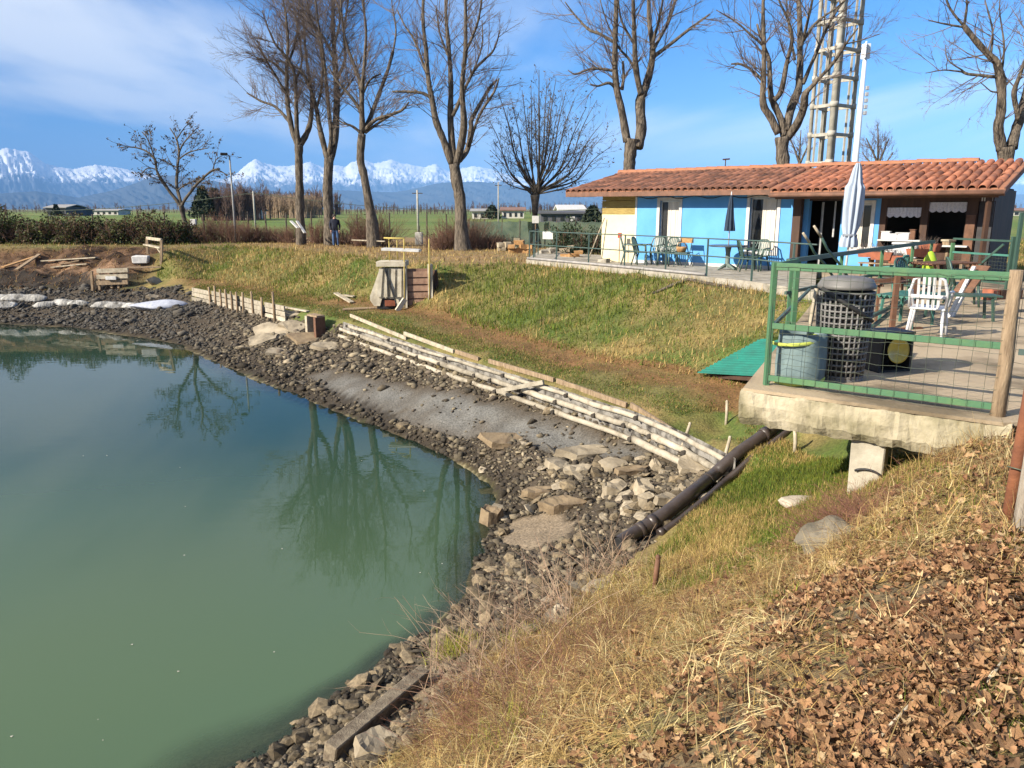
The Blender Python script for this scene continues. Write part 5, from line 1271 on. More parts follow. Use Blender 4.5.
# folded lounger leaning
p = gz(948, 318, FL); r = empty('folded_chair', p, 0, 'folded white and orange deck chair leaning beyond the white chair', 'chair')
m = MB(); m.beam(p, p + Vector((.45, .2, .85)), .06, .03); m.build('frame', M_WPLAST, r); m = MB(); m.beam(p + Vector((.12, .1, .0)), p + Vector((.55, .3, .75)), .06, .03); m.build('frame', M_WPLAST, r); m = MB(); m.beam(p + Vector((.25, .12, .42)), p + Vector((.60, .25, .86)), .34, .02); m.build('sling', M_BROWNR, r)
p = gz(990, 300, FL); r = empty('clay_block', p, 0, 'orange clay block by the back gate', 'block'); m = MB(); m.box(p + Vector((0, 0, .12)), (.28, .22, .22), rz=.5, jit=.02); m.build('block', M_TERRA, r, bevel=.02); m = MB(); m.box(p + Vector((.42, .1, .10)), (.5, .2, .2), rz=.2); m.build('dark_base', M_BROWN, r)
# --- dark handrail across the deck towards the house
A = gz(790, 300, FL); 
ra = gy(788, 261, 12.2); rb = gy(934, 241.5, 18.6)
h_r = empty('ramp_handrail', (ra.x, ra.y, FL), 0, 'dark green handrail running back across the deck to the porch', 'railing')
m = MB(); m.beam(ra, rb, .06, .07); m.build('rail', M_GREENPL, h_r); m = MB(); m.beam(ra + Vector((0, 0, -.5)), rb + Vector((0, 0, -.5)), .04, .05); m.build('rail', M_GREENPL, h_r)
for t in (.02, .28, .55, .8, .98): q_ = ra.lerp(rb, t); m = MB(); m.beam(Vector((q_.x, q_.y, FL)), q_ - Vector((0, 0, .03)), .05, .05); m.build('post', M_GREEN, h_r)
for a_, b_, lb in ((gy(858, 338, 10.6), gy(912, 296, 13.2), 'lower dark bar slanting behind the bin'), (gy(868, 318, 11.2), gy(935, 286, 15.0), 'upper dark bar slanting behind the bin')):
    a_.z = max(a_.z, FL + .04); m = MB(); m.beam(a_, b_, .045, .05); o = m.build('slanting_bar', M_GREENPL, origin=a_); tag(o, lb, 'bar')
armchair('garden_chair', gz(962, 306, FL), 1.2, 'dark green plastic chair farthest right on the deck', M_GREENPL, None)
armchair('garden_chair', gz(884, 300, FL), -2.4, 'teal plastic chair between the planters and the bin', M_TEAL, None)
armchair('garden_chair', gz(912, 308, FL), .6, 'dark green plastic chair behind the teal slatted table', M_GREENPL, None)
slat_table(940, 296, .3, 'brown slatted picnic table before the porch', 1.3, .7, .7, M_BROWNR, 7)
# two curved tool handles leaning on it
for (x0, y0, x1, y1), lb in (((838, 262, 814, 226), 'longer green pole with pale wooden tip leaning on the handrail'), ((823, 262, 803, 233), 'shorter green pole with pale wooden tip leaning on the handrail')):
    a = gy(x0, y0, 13.4); b = gy(x1, y1, 13.1); a0 = a + (a - b) * .9; a0 = a0 if a0.z > FL else Vector((a0.x, a0.y, FL)); r = empty('leaning_pole', (a0.x, a0.y, a0.z), 0, lb, 'pole'); c = a.lerp(b, .7)
    m = MB(); m.tube([a0, a, a.lerp(b, .4) + Vector((-.02, 0, -.02)), c], .022, 7); m.build('shaft', M_GREENPL, r); m = MB(); m.tube([c, b], [.024, .02], 7); m.build('tip', M_PALEWOOD, r)
# lime bag and brown barrel at the rail end
p = gy(930, 262, 17.6); p.z = FL + .35; r = empty('lime_bag', p, 0, 'bright lime bag hanging at the end of the handrail', 'bag'); m = MB(); m.lathe(p, [(.001, 0), (.12, .02), (.15, .15), (.13, .35), (.06, .5), (.02, .53)], 14); m.build('sack', M_LIME, r); m = MB(); m.tube([p + Vector((-.03, 0, .5)), p + Vector((0, .02, .62)), p + Vector((.03, 0, .5))], .01, 5); m.build('loop', M_BLK, r)
p = gz(944, 277, FL); r = empty('timber_post', p, 0, 'thick brown timber post right of the lime bag', 'post'); m = MB(); m.box(p + Vector((0, 0, .48)), (.24, .2, .96), rz=.4, jit=.01); m.build('shaft', M_WOOD, r, bevel=.01); m = MB(); m.box(p + Vector((0, 0, .98)), (.28, .24, .05), rz=.4); m.build('cap', M_PALEWOOD, r)
p = gz(918, 272, FL); r = empty('yellow_pot', p, 0, 'squat lime yellow pot beneath the last planter', 'pot'); m = MB(); m.lathe(p, [(.001, 0), (.14, 0), (.19, .2), (.2, .26), (.17, .26), (.15, .2)], 16); m.build('pot', M_LIME, r)
# --- back gate
g0 = gz(948, 284, FL); g1 = gz(1011, 291, FL); r = empty('back_gate', g0, 0, 'dark green mesh gate beside the porch end', 'gate')
def gp(t, h): return g0.lerp(g1, t) + Vector((0, 0, h))
for t, h in ((0.0, 1.0), (1.0, 1.72), (.93, 1.2)): m = MB(); m.beam(gp(t, 0), gp(t, h), .07, .07); m.build('post', M_GREENPL if t else M_GREEN, r)
for h in (.15, .78, 1.1): m = MB(); m.beam(gp(0.0, h), gp(.93, h), .035, .045); m.build('rail', M_TEAL if h == .78 else M_GREENPL, r)
m = MB(); m.beam(gp(.40, .40), gp(.80, 1.02), .04, .05); m.build('brace', M_GREENPL, r)
mesh_panel(g0 + Vector((.05, 0, 0)), g0.lerp(g1, .93), FL + .15, FL + .78, r, .08, .003)
# --- field railing behind
# --- concrete leg under the deck edge
pb = gz(868, 489, 2.18); pb = DA + DE * ((pb - DA).dot(DE)) + DN * .22; gzz = gzf(pb.x, pb.y)
r = empty('support_pillar', (pb.x, pb.y, gzz), 0, 'pale concrete leg carrying the deck edge', 'pillar'); rz_ = atan2(DE.y, DE.x)
m = MB(); m.box((pb.x, pb.y, (gzz - .2 + FL - .34) / 2), (.30, .26, FL - .34 - gzz + .2), rz=rz_, jit=.008); m.build('block', mat('pale_concrete', (.42, .38, .30), (.28, .25, .19), scale=4, rough=.9, bump=.4, bscale=20), r, bevel=.012)
m = MB(); q_ = pb + DE * .02 - DN * .15; m.tube([Vector((q_.x, q_.y, gzz + .13)) + DE * .13 * cos(t) + Vector((0, 0, .07 * sin(t))) for t in np.linspace(.4, 2.6, 9)], .012, 5); m.build('iron_loop', M_BLK, r)
# rubble infill behind it
pi_ = DA + DE * ((pb - DA).dot(DE) + .55) + DN * .5
pk = empty('stone_packing', (pi_.x, pi_.y, gzf(pi_.x, pi_.y)), 0, 'rough stones packed in shadow under the deck edge', 'stones')
for k in range(9):
    q_ = pi_ + DE * random.uniform(-.25, .3) + Vector((0, 0, 0)); m = MB(); m.box((q_.x, q_.y + random.uniform(-.1, .1), gzf(q_.x, q_.y) + .08 + .13 * (k // 3)), (.2, .2, .14), rz=random.random(), jit=.03); m.build('stone', M_CONC2, pk)

# --- teal corrugated sheet
c0 = hit(697, 379); c1 = hit(776, 384); c2 = hit(790, 345); c3 = hit(760, 345)
def sheet():
    mb = MB(); nu, nv = 60, 2; V = []
    for j in range(nv + 1):
        for i in range(nu + 1):
            u = i / nu; v = j / nv
            p = c0.lerp(c1, v).lerp(c3.lerp(c2, v), u) if False else (c0.lerp(c3, u)).lerp(c1.lerp(c2, u), v)
            V.append(p + Vector((0, 0, .13 + .018 * sin(u * 2 * pi * 16))))
    Fs = [(j * (nu + 1) + i, j * (nu + 1) + i + 1, (j + 1) * (nu + 1) + i + 1, (j + 1) * (nu + 1) + i) for j in range(nv) for i in range(nu)]
    n0 = len(V); V += [v - Vector((0, 0, .006)) for v in V]; Fs += [tuple(n0 + i for i in f[::-1]) for f in Fs]
    mb.add(V, Fs, True); return mb
r = empty('corrugated_sheet', c0, 0, 'teal corrugated plastic sheet lying on the grass below the deck', 'sheet'); sheet().build('panel', mat('teal_sheet', (.015, .17, .125), (.02, .12, .09), scale=3, rough=.5), r)
m = MB(); m.beam(c0 + Vector((.3, 0, .06)), c1 + Vector((-.2, .1, .06)), .08, .07); m.build('batten', M_BROWN, r)

# --- black drain pipes down the bank
PIPE = [(786, 427, .12), (764, 444, .13), (738, 463, .13), (714, 484, .13), (690, 505, .13), (664, 525, .12), (640, 540, .11), (618, 551, .08)]
def pipe_pts(dx, dy, dz): 
    out = []
    for a, b, up in PIPE:
        p = hit(a + dx, b + dy); out.append(p + Vector((0, 0, up + dz)))
    return out
M_PIPE = mat('black_pipe', (.035, .026, .022), (.06, .045, .038), scale=4, rough=.38, spec=.5, bump=.12, bscale=20)
pp = pipe_pts(0, 0, .02); r = empty('drain_pipe', pp[-1], 0, 'thick dark brown drain pipe running down the bank to the pond', 'pipe')
dense = []
for a, b in zip(pp[:-1], pp[1:]):
    for k in range(6): dense.append(a.lerp(b, k / 6))
dense.append(pp[-1])
m = MB(); m.tube(dense, .095, 16, cap=False); m.build('pipe_wall', M_PIPE, r)
m = MB(); m.tube([dense[-1] + (dense[-2] - dense[-1]) * .5, dense[-1]], .075, 14); m.build('mouth_shade_plug', M_BLK, r)  # black plug closes the pipe end, inner shade put into its colour
for t in (6, 20, 33, 36):
    d = (dense[t + 1] - dense[t]).normalized(); m = MB(); m.tube([dense[t] - d * .05, dense[t] + d * .05], .106, 16); m.build('collar', M_PIPE, r)
p2 = [p + Vector((.17, -.10, -.05)) for p in pp]; r = empty('drain_pipe', p2[-2], 0, 'thinner dark pipe tucked along the lower side of the drain pipe', 'pipe')
dense2 = [a.lerp(b, k / 4) for a, b in zip(p2[:-2], p2[1:-1]) for k in range(4)]; m = MB(); m.tube(dense2, .055, 12); m.build('pipe_wall', M_PIPE, r); d = (dense2[-1] - dense2[-2]).normalized(); m = MB(); m.tube([dense2[-1] - d * .05, dense2[-1] + d * .03], .064, 12); m.build('collar', M_PIPE, r)
# --- ivy-covered boulder
def stone_mesh(name, seed, sub=2, sq=(1, 1, .7), amp=.28, material=None, flat=False):
    bm = bmesh.new(); bmesh.ops.create_icosphere(bm, subdivisions=sub, radius=1.0); rg = np.random.default_rng(seed); o1, o2, o3 = rg.uniform(0, 50, 3)
    cuts = [(Vector(rg.normal(0, 1, 3)).normalized(), rg.uniform(.45, .8)) for _ in range(7)]
    for v in bm.verts:
        p = v.co.copy()
        for nrm_, dd in cuts:
            s_ = p.dot(nrm_) - dd
            if s_ > 0: p -= nrm_ * s_ * .9
        k = 1 + amp * float(fbm(np.array(p.x * 1.3 + o1 + p.z), np.array(p.y * 1.3 + o2 - p.z * .7), 3, seed))
        v.co = Vector((p.x * sq[0] * k, p.y * sq[1] * k, p.z * sq[2] * k))
    me = bpy.data.meshes.new(name); bm.to_mesh(me); bm.free()
    if material: me.materials.append(material)
    return me
M_ROCK = mat('grey_boulder', (.20, .17, .125), (.085, .075, .055), scale=2.2, rough=.95, bump=.8, bscale=10, obj_random=.2)
p = hit(835, 545); o = bpy.data.objects.new('boulder', stone_mesh('boulder', 12, 4, (.62, .42, .36), .45, M_ROCK)); COL.objects.link(o); o.location = p + Vector((.05, .12, -.06)); o.scale = (.6, .66, .56); o.rotation_euler = (.1, .1, .5); tag(o, 'large grey boulder half hidden by dry vines below the deck', 'boulder')
p = hit(783, 470); o = bpy.data.objects.new('flat_rock', stone_mesh('flat_rock', 14, 2, (.30, .16, .07), .15, mat('pale_rock', (.55, .48, .38), (.38, .32, .25), rough=.95, obj_random=.2, bump=.4))); COL.objects.link(o); o.location = hit(800, 503) + Vector((0, 0, .02)); o.rotation_euler = (0, .05, .2); tag(o, 'pale flat rock on the lawn left of the boulder', 'rock')

# ================================================================== BANK: LOG WALL, STAKES, SLABS, SLUICE
M_LOG = mat('bleached_log', (.40, .36, .285), (.12, .10, .072), scale=4.5, rough=.9, bump=.6, bscale=18, obj_random=.25, c3=(.30, .262, .20), contrast=(.3, .75), detail=8)
M_LOGE = mat('dark_stub', (.06, .05, .04), (.03, .025, .02), scale=6, rough=.9)
M_FILL = mat('pale_bag_fill', (.24, .225, .20), (.035, .03, .026), scale=4, rough=.9, bump=.9, bscale=9, contrast=(.42, .62))
M_SLAB = mat('pale_sandstone', (.37, .31, .22), (.19, .155, .108), scale=2.5, rough=.95, bump=.4, bscale=16, obj_random=.18, detail=7)
def wl_at(px):          # point of the wall line at a pixel column
    for (a, b), (p, q_) in zip(zip(WALL_PX[:-1], WALL_PX[1:]), zip(wall_line[:-1], wall_line[1:])):
        if a[0] <= px <= b[0]:
            lo, hi = 0., 1.
            for _ in range(30):
                mid = (lo + hi) / 2; w = p.lerp(q_, mid)
                if project(*w)[0] < px: lo = mid
                else: hi = mid
            return p.lerp(q_, lo)
rl = random.Random(21)
lw = empty('log_wall', wl_at(530), 0, 'bleached log retaining wall along the berm edge', 'wall')
cuts = [342, 372, 398, 421, 447, 478, 505, 532, 568, 605, 640, 668, 700, 737]
for row, (z, rad, off, x0) in enumerate(((.90, .058, -.17, 345), (1.11, .06, -.14, 345), (1.29, .05, -.09, 390))):
    xs = [c + rl.uniform(-7, 7) for c in cuts[::2 if row != 1 else 1]]; xs[0] = 344 if row < 2 else 352; xs[-1] = 737 - row * 2
    for a, b in zip(xs[:-1], xs[1:]):
        pa, pb = wl_at(min(a, 737)), wl_at(min(b, 737)); t = (pb - pa).normalized(); nn = Vector((-t.y, t.x, 0)); nn = nn if nn.dot(Vector((-1, -1, 0))) > 0 else -nn
        pm = wl_at((a + b) / 2); n = 6; pts_ = []
        for k in range(n + 1):
            u = k / n; w = wl_at(min(a + (b - a) * u, 737)); pts_.append(Vector((w.x, w.y, z + rl.uniform(-.014, .014))) + nn * (-off))
        pts_[0] -= t * .06
        rr_ = rad * rl.uniform(.82, 1.1); m = MB(); m.tube(pts_, [rr_ * (1.06 - .16 * k / n) * rl.uniform(.95, 1.05) for k in range(n + 1)], 9); m.build('log', M_LOG, lw)
        e0 = pts_[0]; m = MB(); m.tube([e0 + nn * .02, e0 + nn * .10 + t * .01], [.05, .045], 7); m.build('stub', M_LOGE, lw)
# fill between log rows
mb = MB(); V = []; xs = np.linspace(344, 737, 120)
for i, x in enumerate(xs):
    w = wl_at(x)
    for z in (.70, .95, 1.12, 1.36): V.append(Vector((w.x, w.y, z)) + Vector((-.6, -.75, 0)).normalized() * (.05 + .05 * float(fbm(np.array(i * .5), np.array(z * 9), 3, 5))))
mb.add(V, [(i * 4 + k, (i + 1) * 4 + k, (i + 1) * 4 + k + 1, i * 4 + k + 1) for i in range(119) for k in range(3)], True); mb.build('fill', M_FILL, lw)
# planks edging the berm
for (a, b, z) in ((343, 398, 1.62), (396, 445, 1.55), (447, 470, 1.44), (480, 545, 1.40), (548, 618, 1.39), (622, 690, 1.38)):
    pa = wl_at(a); pb = wl_at(b); back = Vector((.6, .75, 0)).normalized() * .32
    pa = Vector((pa.x, pa.y, z)) + back; pb = Vector((pb.x, pb.y, z - .04)) + back
    pa.z = max(gzf(pa.x, pa.y) + .06, z - .1); pb.z = gzf(pb.x, pb.y) + .05
    m = MB(); m.beam(pa, pb, .045, .10); m.build('edge_plank', M_PALEWOOD if z > 1.45 else M_WOOD, lw)
# broken rail sticking out
pa = wl_at(548) + Vector((-.1, -.12, .08)); pb = gz(497, 392, 1.0) + Vector((0, 0, .02)); m = MB(); m.beam(pa, pb, .05, .09); m.build('broken_rail', M_LOG, lw)
def stake(px, py_top, py_base, lb, rad=.03, mt=M_WOOD, lean=0, group=None, P=None, name='stake'):
    b = hit(px, py_base) if P is None else P; t = gy(px + lean, py_top, b.y)
    r = empty(name, b, 0, lb, 'stake', group); m = MB(); m.tube([b + Vector((0, 0, -.15)), b.lerp(t, .5) + Vector((.006, 0, 0)), t], [rad, rad, rad * .9], 7); m.build('shaft', mt, r); m = MB(); m.lathe(t, [(rad * .9, -.005), (rad * .98, .01), (rad * .6, .03), (.001, .034)], 7); m.build('top', mt, r); return r
for px, yt, yb, ln, lb in ((676, 424, 462, 14, 'leaning pale stake at the log wall end, upper one'), (719, 438, 476, 11, 'leaning pale stake nearest the drain pipe'), (726, 402, 424, 1, 'short white stake standing on the berm grass'), (795, 432, 452, 0, 'white stub stake under the deck'), (653, 558, 592, 5, 'rust brown stake below the drain pipe mouth')):
    stake(px, yt, yb, lb, .028, M_PALEWOOD if 'rust' not in lb else M_BROWNR, ln)
# --- staked board wall on the left
sw = empty('board_wall', wl_at(240), 0, 'bleached board wall held by stakes on the far berm', 'wall')
for row in range(4):
    xs = [194, 215, 244, 268, 290]
    for a, b in zip(xs[:-1], xs[1:]):
        pa = wl_at(a + rl.uniform(0, 3)); pb = wl_at(b - rl.uniform(0, 2)); dn = Vector((-.6, -.75, 0)).normalized() * .17
        z = .80 + row * .20; m = MB(); m.beam(Vector((pa.x, pa.y, z + rl.uniform(-.02, .02))) + dn, Vector((pb.x, pb.y, z + rl.uniform(-.03, .02))) + dn, .05, .17); m.build('board', M_LOG, sw)
STK = [215, 220, 226, 231.5, 237, 242, 248, 258, 267, 279.5]
for i, px in enumerate(STK):
    w = wl_at(px); P = Vector((w.x, w.y, .55)) + Vector((-.6, -.75, 0)).normalized() * .24; hgt = [1.12, 1.2, 1.1, 1.15, 1.1, 1.12, 1.15, 1.25, 1.1, 1.4][i]
    m = MB(); m.tube([P, P + Vector((rl.uniform(-.04, .04), 0, hgt))], [.045, .04], 6); m.build('stake', M_WOOD, sw)
# --- timber-framed outlet in the wall
pa = wl_at(322); r = empty('outlet_box', pa, 0, 'small dark timber-framed outlet in the berm edge', 'outlet')
c = Vector((pa.x, pa.y, 1.02)) + Vector((-.6, -.75, 0)).normalized() * .3; rzz = atan2(wall_line[4].y - wall_line[3].y, wall_line[4].x - wall_line[3].x)
for dx in (-.28, .3): m = MB(); m.box(c + Matrix.Rotation(rzz, 3, 'Z') @ Vector((dx, 0, 0)), (.14, .36, .8), rz=rzz); m.build('jamb', M_PALEWOOD if dx < 0 else M_BROWNR, r)
m = MB(); m.box(c + Vector((.03, .05, .42)), (.66, .3, .06), rz=rzz); m.build('lid', M_WOOD, r); m = MB(); m.box(c + Matrix.Rotation(rzz, 3, 'Z') @ Vector((.03, .2, 0)), (.42, .05, .76), rz=rzz); m.build('back', M_BLK, r)
# --- broken pale slabs
def slab(px, py, w, d, th, rz, tx, ty, lb, mt=M_SLAB, seed=0, group=None, lift=.05):
    rg = random.Random(seed + int(px * 7 + py)); p = hit(px, py) + Vector((0, 0, lift)); n = rg.randint(5, 7); V = []
    ang = sorted(rg.uniform(0, 2 * pi) for _ in range(n)); ang = [2 * pi * k / n + rg.uniform(-.35, .35) for k in range(n)]
    M = Matrix.Rotation(rz, 3, 'Z') @ Matrix.Rotation(tx, 3, 'X') @ Matrix.Rotation(ty, 3, 'Y')
    ring = [(cos(a) * w / 2 * rg.uniform(.8, 1.15), sin(a) * d / 2 * rg.uniform(.8, 1.15)) for a in ang]
    V = [M @ Vector((x, y, -th / 2)) for x, y in ring] + [M @ Vector((x * .97, y * .97, th / 2 + rg.uniform(-.1, .1) * th)) for x, y in ring]
    mb = MB(); mb.add([p + v for v in V], [tuple(range(n - 1, -1, -1)), tuple(range(n, 2 * n))] + [(i, (i + 1) % n, n + (i + 1) % n, n + i) for i in range(n)])
    o = mb.build('stone_slab', mt, origin=p); bm = bmesh.new(); bm.from_mesh(o.data); bmesh.ops.triangulate(bm, faces=bm.faces[:]); bmesh.ops.subdivide_edges(bm, edges=bm.edges[:], cuts=2, use_grid_fill=True)
    sc_ = min(w, d); so_s = seed * 3.7 + px
    for v in bm.verts:
        c_ = v.co; k_ = float(fbm(np.array(c_.x / sc_ * 2.2 + so_s), np.array(c_.y / sc_ * 2.2 + c_.z / sc_ * 3), 3, 9)); k2 = float(fbm(np.array(c_.x / sc_ * 3 + so_s + 40), np.array(c_.y / sc_ * 3 - c_.z / sc_ * 2), 3, 17))
        v.co = c_ + Vector((c_.x, c_.y, 0)) * (.16 * k_) + Vector((0, 0, th * .35 * k2))
    bm.to_mesh(o.data); bm.free(); return tag(o, lb, 'slab', group)
SL = [(272, 335, 2.0, 1.1, .14, -.7, .45, .15, 'largest pale slab leaning below the board wall end'), (262, 343, 1.2, .8, .12, .3, .3, -.2, 'pale slab below and left of the largest leaning slab'), (297, 330, 1.5, .7, .12, -.5, .5, .2, 'tilted pale slab between the largest slab and the outlet'), (312, 341, 1.7, .9, .12, -.2, .25, .1, 'wide pale slab below the dark outlet'),
      (328, 348, 1.1, .7, .10, .5, .2, 0, 'pale slab at the lower right of the outlet'), (276, 354, .8, .6, .1, .2, .2, .1, 'small pale slab nearest the water below the leaning slabs'), (291, 316, .9, .5, .1, -.4, .4, 0, 'small pale slab at the foot of the last stakes'),
      (588, 456, 1.15, .5, .12, .15, .18, .05, 'longest pale slab in the rubble below the log wall'), (557, 468, .5, .4, .12, .6, .2, .1, 'tan slab left of the longest pale slab'), (578, 473, .5, .3, .1, .2, .2, -.1, 'small pale slab just below the longest one'), (612, 468, .55, .4, .1, -.4, .2, 0, 'pale slab at the right end of the longest one'), (628, 474, .7, .3, .09, .25, .1, 0, 'narrow grey-tan slab right of the rubble centre'),
      (615, 494, .42, .36, .22, .3, .1, 0, 'rounded pale block in the middle of the rubble'), (642, 494, .3, .46, .22, .1, .2, .2, 'upright white lump right of the rounded block'), (645, 505, .32, .25, .16, .4, 0, 0, 'square white lump below the upright one'), (670, 503, .6, .26, .12, .35, .1, .1, 'pale bar-shaped slab touching the drain pipe'), (657, 469, .25, .22, .14, .2, .2, .3, 'small white angular stone under the stake'),
      (505, 443, 1.0, .62, .12, .1, .22, .12, 'brown square paving slab at the left of the rubble'), (562, 508, .95, .3, .14, .05, .1, 0, 'long brown slab below the narrow pale ones'), (490, 523, .42, .36, .3, .2, .1, .1, 'brown square block standing at the water edge'), (540, 495, .6, .3, .1, .1, .1, 0, 'flat grey-tan slab near the water edge'), (697, 470, .7, .5, .1, .3, .2, 0, 'pale broken slab at the foot of the last stake'), (690, 490, .45, .25, .1, .8, .3, .1, 'pale shard resting on the drain pipe'),
      (375, 752, .38, .30, .10, .5, .3, .2, 'pale flat slab at the bottom of the near shore'), (350, 640, .4, .12, .1, .5, .2, 0, 'dark tilted slab breaking the water surface'), (560, 620, .16, .22, .14, .3, .3, .2, 'small white block among the dry stalks')]
for i, t in enumerate(SL): slab(*t, mt=(mat('brown_slab', (.24, .18, .11), (.14, .10, .062), scale=3, rough=.95, bump=.4, bscale=18) if ('brown' in t[-1] or 'dark' in t[-1] or 'grey' in t[-1]) else M_SLAB), seed=i)
# squared beam lying on the near shore
a = hit(330, 765) + Vector((0, 0, .10)); b = hit(424, 687) + Vector((0, 0, .14)); m = MB(); m.beam(a, b, .13, .15, up=(.3, .2, 1)); o = m.build('old_beam', mat('grey_beam', (.28, .23, .16), (.13, .10, .07), scale=4, rough=.95, bump=.6, bscale=25, stretch=(3, 3, 3)), origin=a, bevel=.01); tag(o, 'squared grey beam lying on the near shore stones', 'beam')
# low brown mud flat at the water edge
# --- sluice box
YB = 27.0
def sp(px, py, dy=0.0): return gy(px, py, YB + dy)
r = empty('sluice_box', sp(405, 309), 0, 'old white concrete sluice with slatted brown gate and yellow frame', 'sluice')
M_OLDW = mat('flaking_whitewash', (.58, .53, .42), (.36, .31, .23), scale=2.5, rough=.95, bump=.4, bscale=14, detail=8)
def pane_(name, pts_, th, mt):
    m = MB(); n = len(pts_); V = [p for p in pts_] + [p + Vector((0, th, 0)) for p in pts_]
    m.add(V, [tuple(range(n)), tuple(range(2 * n - 1, n - 1, -1))] + [(i, n + i, n + (i + 1) % n, (i + 1) % n) for i in range(n)]); return m.build(name, mt, r)
pane_('side_wall', [sp(370, 300), sp(370, 296), sp(380, 268), sp(405, 268), sp(405, 310), sp(398, 310), sp(396, 299), sp(382, 298), sp(380, 306), sp(374, 306)][::-1], .5, M_OLDW)
for k in range(4):
    x0 = 381 + k * 6.2; m = MB(); m.beam(sp(x0, 269, -.05), sp(x0 - (2 - k * .6), 297, -.05), .14, .03, up=(0, 1, 0)); m.build('board', M_OLDW, r)
m = MB(); m.beam(sp(384, 267, -.08), sp(398, 309, -.12), .05, .04); m.build('dark_bar', M_BLK, r); m = MB(); m.beam(sp(387, 268, -.07), sp(388, 298, -.07), .04, .04); m.build('dark_bar', M_BLK, r)
m = MB(); m.box((sp(391, 264) + Vector((0, .4, 0))), (1.0, 1.0, .16)); m.build('cap', M_OLDW, r)
m = MB(); m.box(sp(386, 303, .3), (.55, .5, .35)); m.build('hole_shade_block', M_BLK, r); m = MB(); m.box(sp(390, 303, .05), (.35, .16, .2), rz=.2); m.build('brick', M_TERRA, r)  # black block fills the cavity, its shade given by the colour
m = MB(); m.beam(sp(405, 299, -.2), sp(397, 311, -.35), .1, .16); m.build('leaning_plank', M_OLDW, r)
m = MB(); m.box(sp(416.5, 288, .12), (.86, .06, 1.35)); m.build('gate', mat('brown_gate', (.22, .13, .09), (.15, .09, .065), scale=6, rough=.9), r)
gate_y = YB + .05
for k in range(6):
    m = MB(); y0 = 271.5 + k * 7; m.beam(sp(406, y0 + 3, .06), sp(428, y0 + 2.6, .06), .03, .19); m.build('gate_slat', mat('brown_gate_slat', (.30, .19, .13), (.20, .12, .085), scale=6, rough=.9), r)
m = MB(); m.beam(sp(430, 264, .05), sp(431, 308, .0), .18, .16); m.build('side_post', M_OLDW, r)
m = MB(); m.beam(sp(405, 265, .02), sp(406, 311, -.05), .10, .12); m.build('side_post', M_OLDW, r)
m = MB(); m.box(sp(436, 285, .45), (.22, .3, .95), rz=.3, jit=.08); m.build('cavity_shade_block', M_BROWN, r)  # brown block stands in for a cavity, shade put into its colour
M_YEL = mat('yellow_paint', (.42, .33, .09), (.28, .21, .06), scale=4, rough=.7)
for x, y0, y1, dy in ((404, 238.5, 310, -.08), (429, 239, 300, -.08), (389, 238, 262, .6), (397, 240, 262, 1.0)):
    m = MB(); m.tube([sp(x + .8, y1, dy), sp(x, y0, dy)], .024, 7); m.build('frame_post', M_YEL, r)
m = MB(); m.tube([sp(384, 238, .5), sp(404, 238.5, -.08)], .03, 6); m.build('frame_rail', M_YEL, r)
m = MB(); m.beam(sp(383, 249, .2), sp(420, 250.5, .1), .5, .08); m.build('footboard', M_WHITE, r)
# planks near the sluice
for (a, b, lb, mt, w) in (((343, 311), (383, 309), 'long grey plank bridging from the outlet to the sluice', M_WOOD, .2), ((336, 296), (352, 304), 'pale plank lying on the berm path left of the sluice', M_PALEWOOD, .2), ((344, 297), (355, 299), 'short pale plank beside the sluice path', M_PALEWOOD, .2), ((284, 309), (308, 313), 'narrow pale plank on the berm edge by the stakes', M_PALEWOOD, .14)):
    pa = hit(*a) + Vector((0, 0, .05)); pb = hit(*b) + Vector((0, 0, .05)); m = MB(); m.beam(pa, pb, w, .05); o = m.build('plank', mt, origin=pa, bevel=.006); tag(o, lb, 'plank')
# --- far left bank: sandbags, planks, crib
M_BAG = mat('white_sandbag', (.48, .465, .43), (.10, .095, .085), scale=2.2, rough=.9, bump=.9, bscale=7, bdist=.08, detail=8, obj_random=.12)
bag_me = stone_mesh('sandbag', 33, 3, (.95, .36, .20), .18, M_BAG)
for p_ in bag_me.polygons: p_.use_smooth = True
BG = [(2, 300, .9, 0, 'sandbag at the left edge, upper row'), (16, 300, 1.0, .1, 'second sandbag from the left edge, upper row'), (33, 300, 1.0, -.1, 'sandbag ending the upper left row'), (3, 307, .9, .1, 'sandbag at the left edge, lower row'), (46, 307, .85, .3, 'bright sandbag alone in the gap right of the left row'), (63, 305, .9, -.1, 'bright sandbag right of the lone one'), (78, 305, .7, 0, 'short sandbag before the dark gap'), (104, 307, .85, .1, 'sandbag starting the right row'), (118, 308, .9, 0, 'second sandbag of the right row'), (134, 308, .8, .1, 'third sandbag of the right row')]
for px, py, s, rz, lb in BG:
    o = bpy.data.objects.new('sandbag', bag_me); COL.objects.link(o); o.location = hit(px, py) + Vector((0, 0, .07)); o.rotation_euler = (0, rl.uniform(-.05, .05), rz - .05); o.scale = (s * .8, s, s); tag(o, 'white ' + lb, 'sandbag', 'white sandbags on the far left shore')
o = bpy.data.objects.new('sandbag', stone_mesh('long_bag', 35, 3, (1.5, .45, .28), .12, mat('blue_grey_bag', (.40, .42, .48), (.28, .30, .36), rough=.7))); COL.objects.link(o); o.location = hit(155, 309) + Vector((0, 0, .15)); o.rotation_euler = (0, 0, .1); tag(o, 'long blue-grey bag at the right end of the sandbag row', 'sandbag', 'white sandbags on the far left shore')
for p_ in o.data.polygons: p_.use_smooth = True
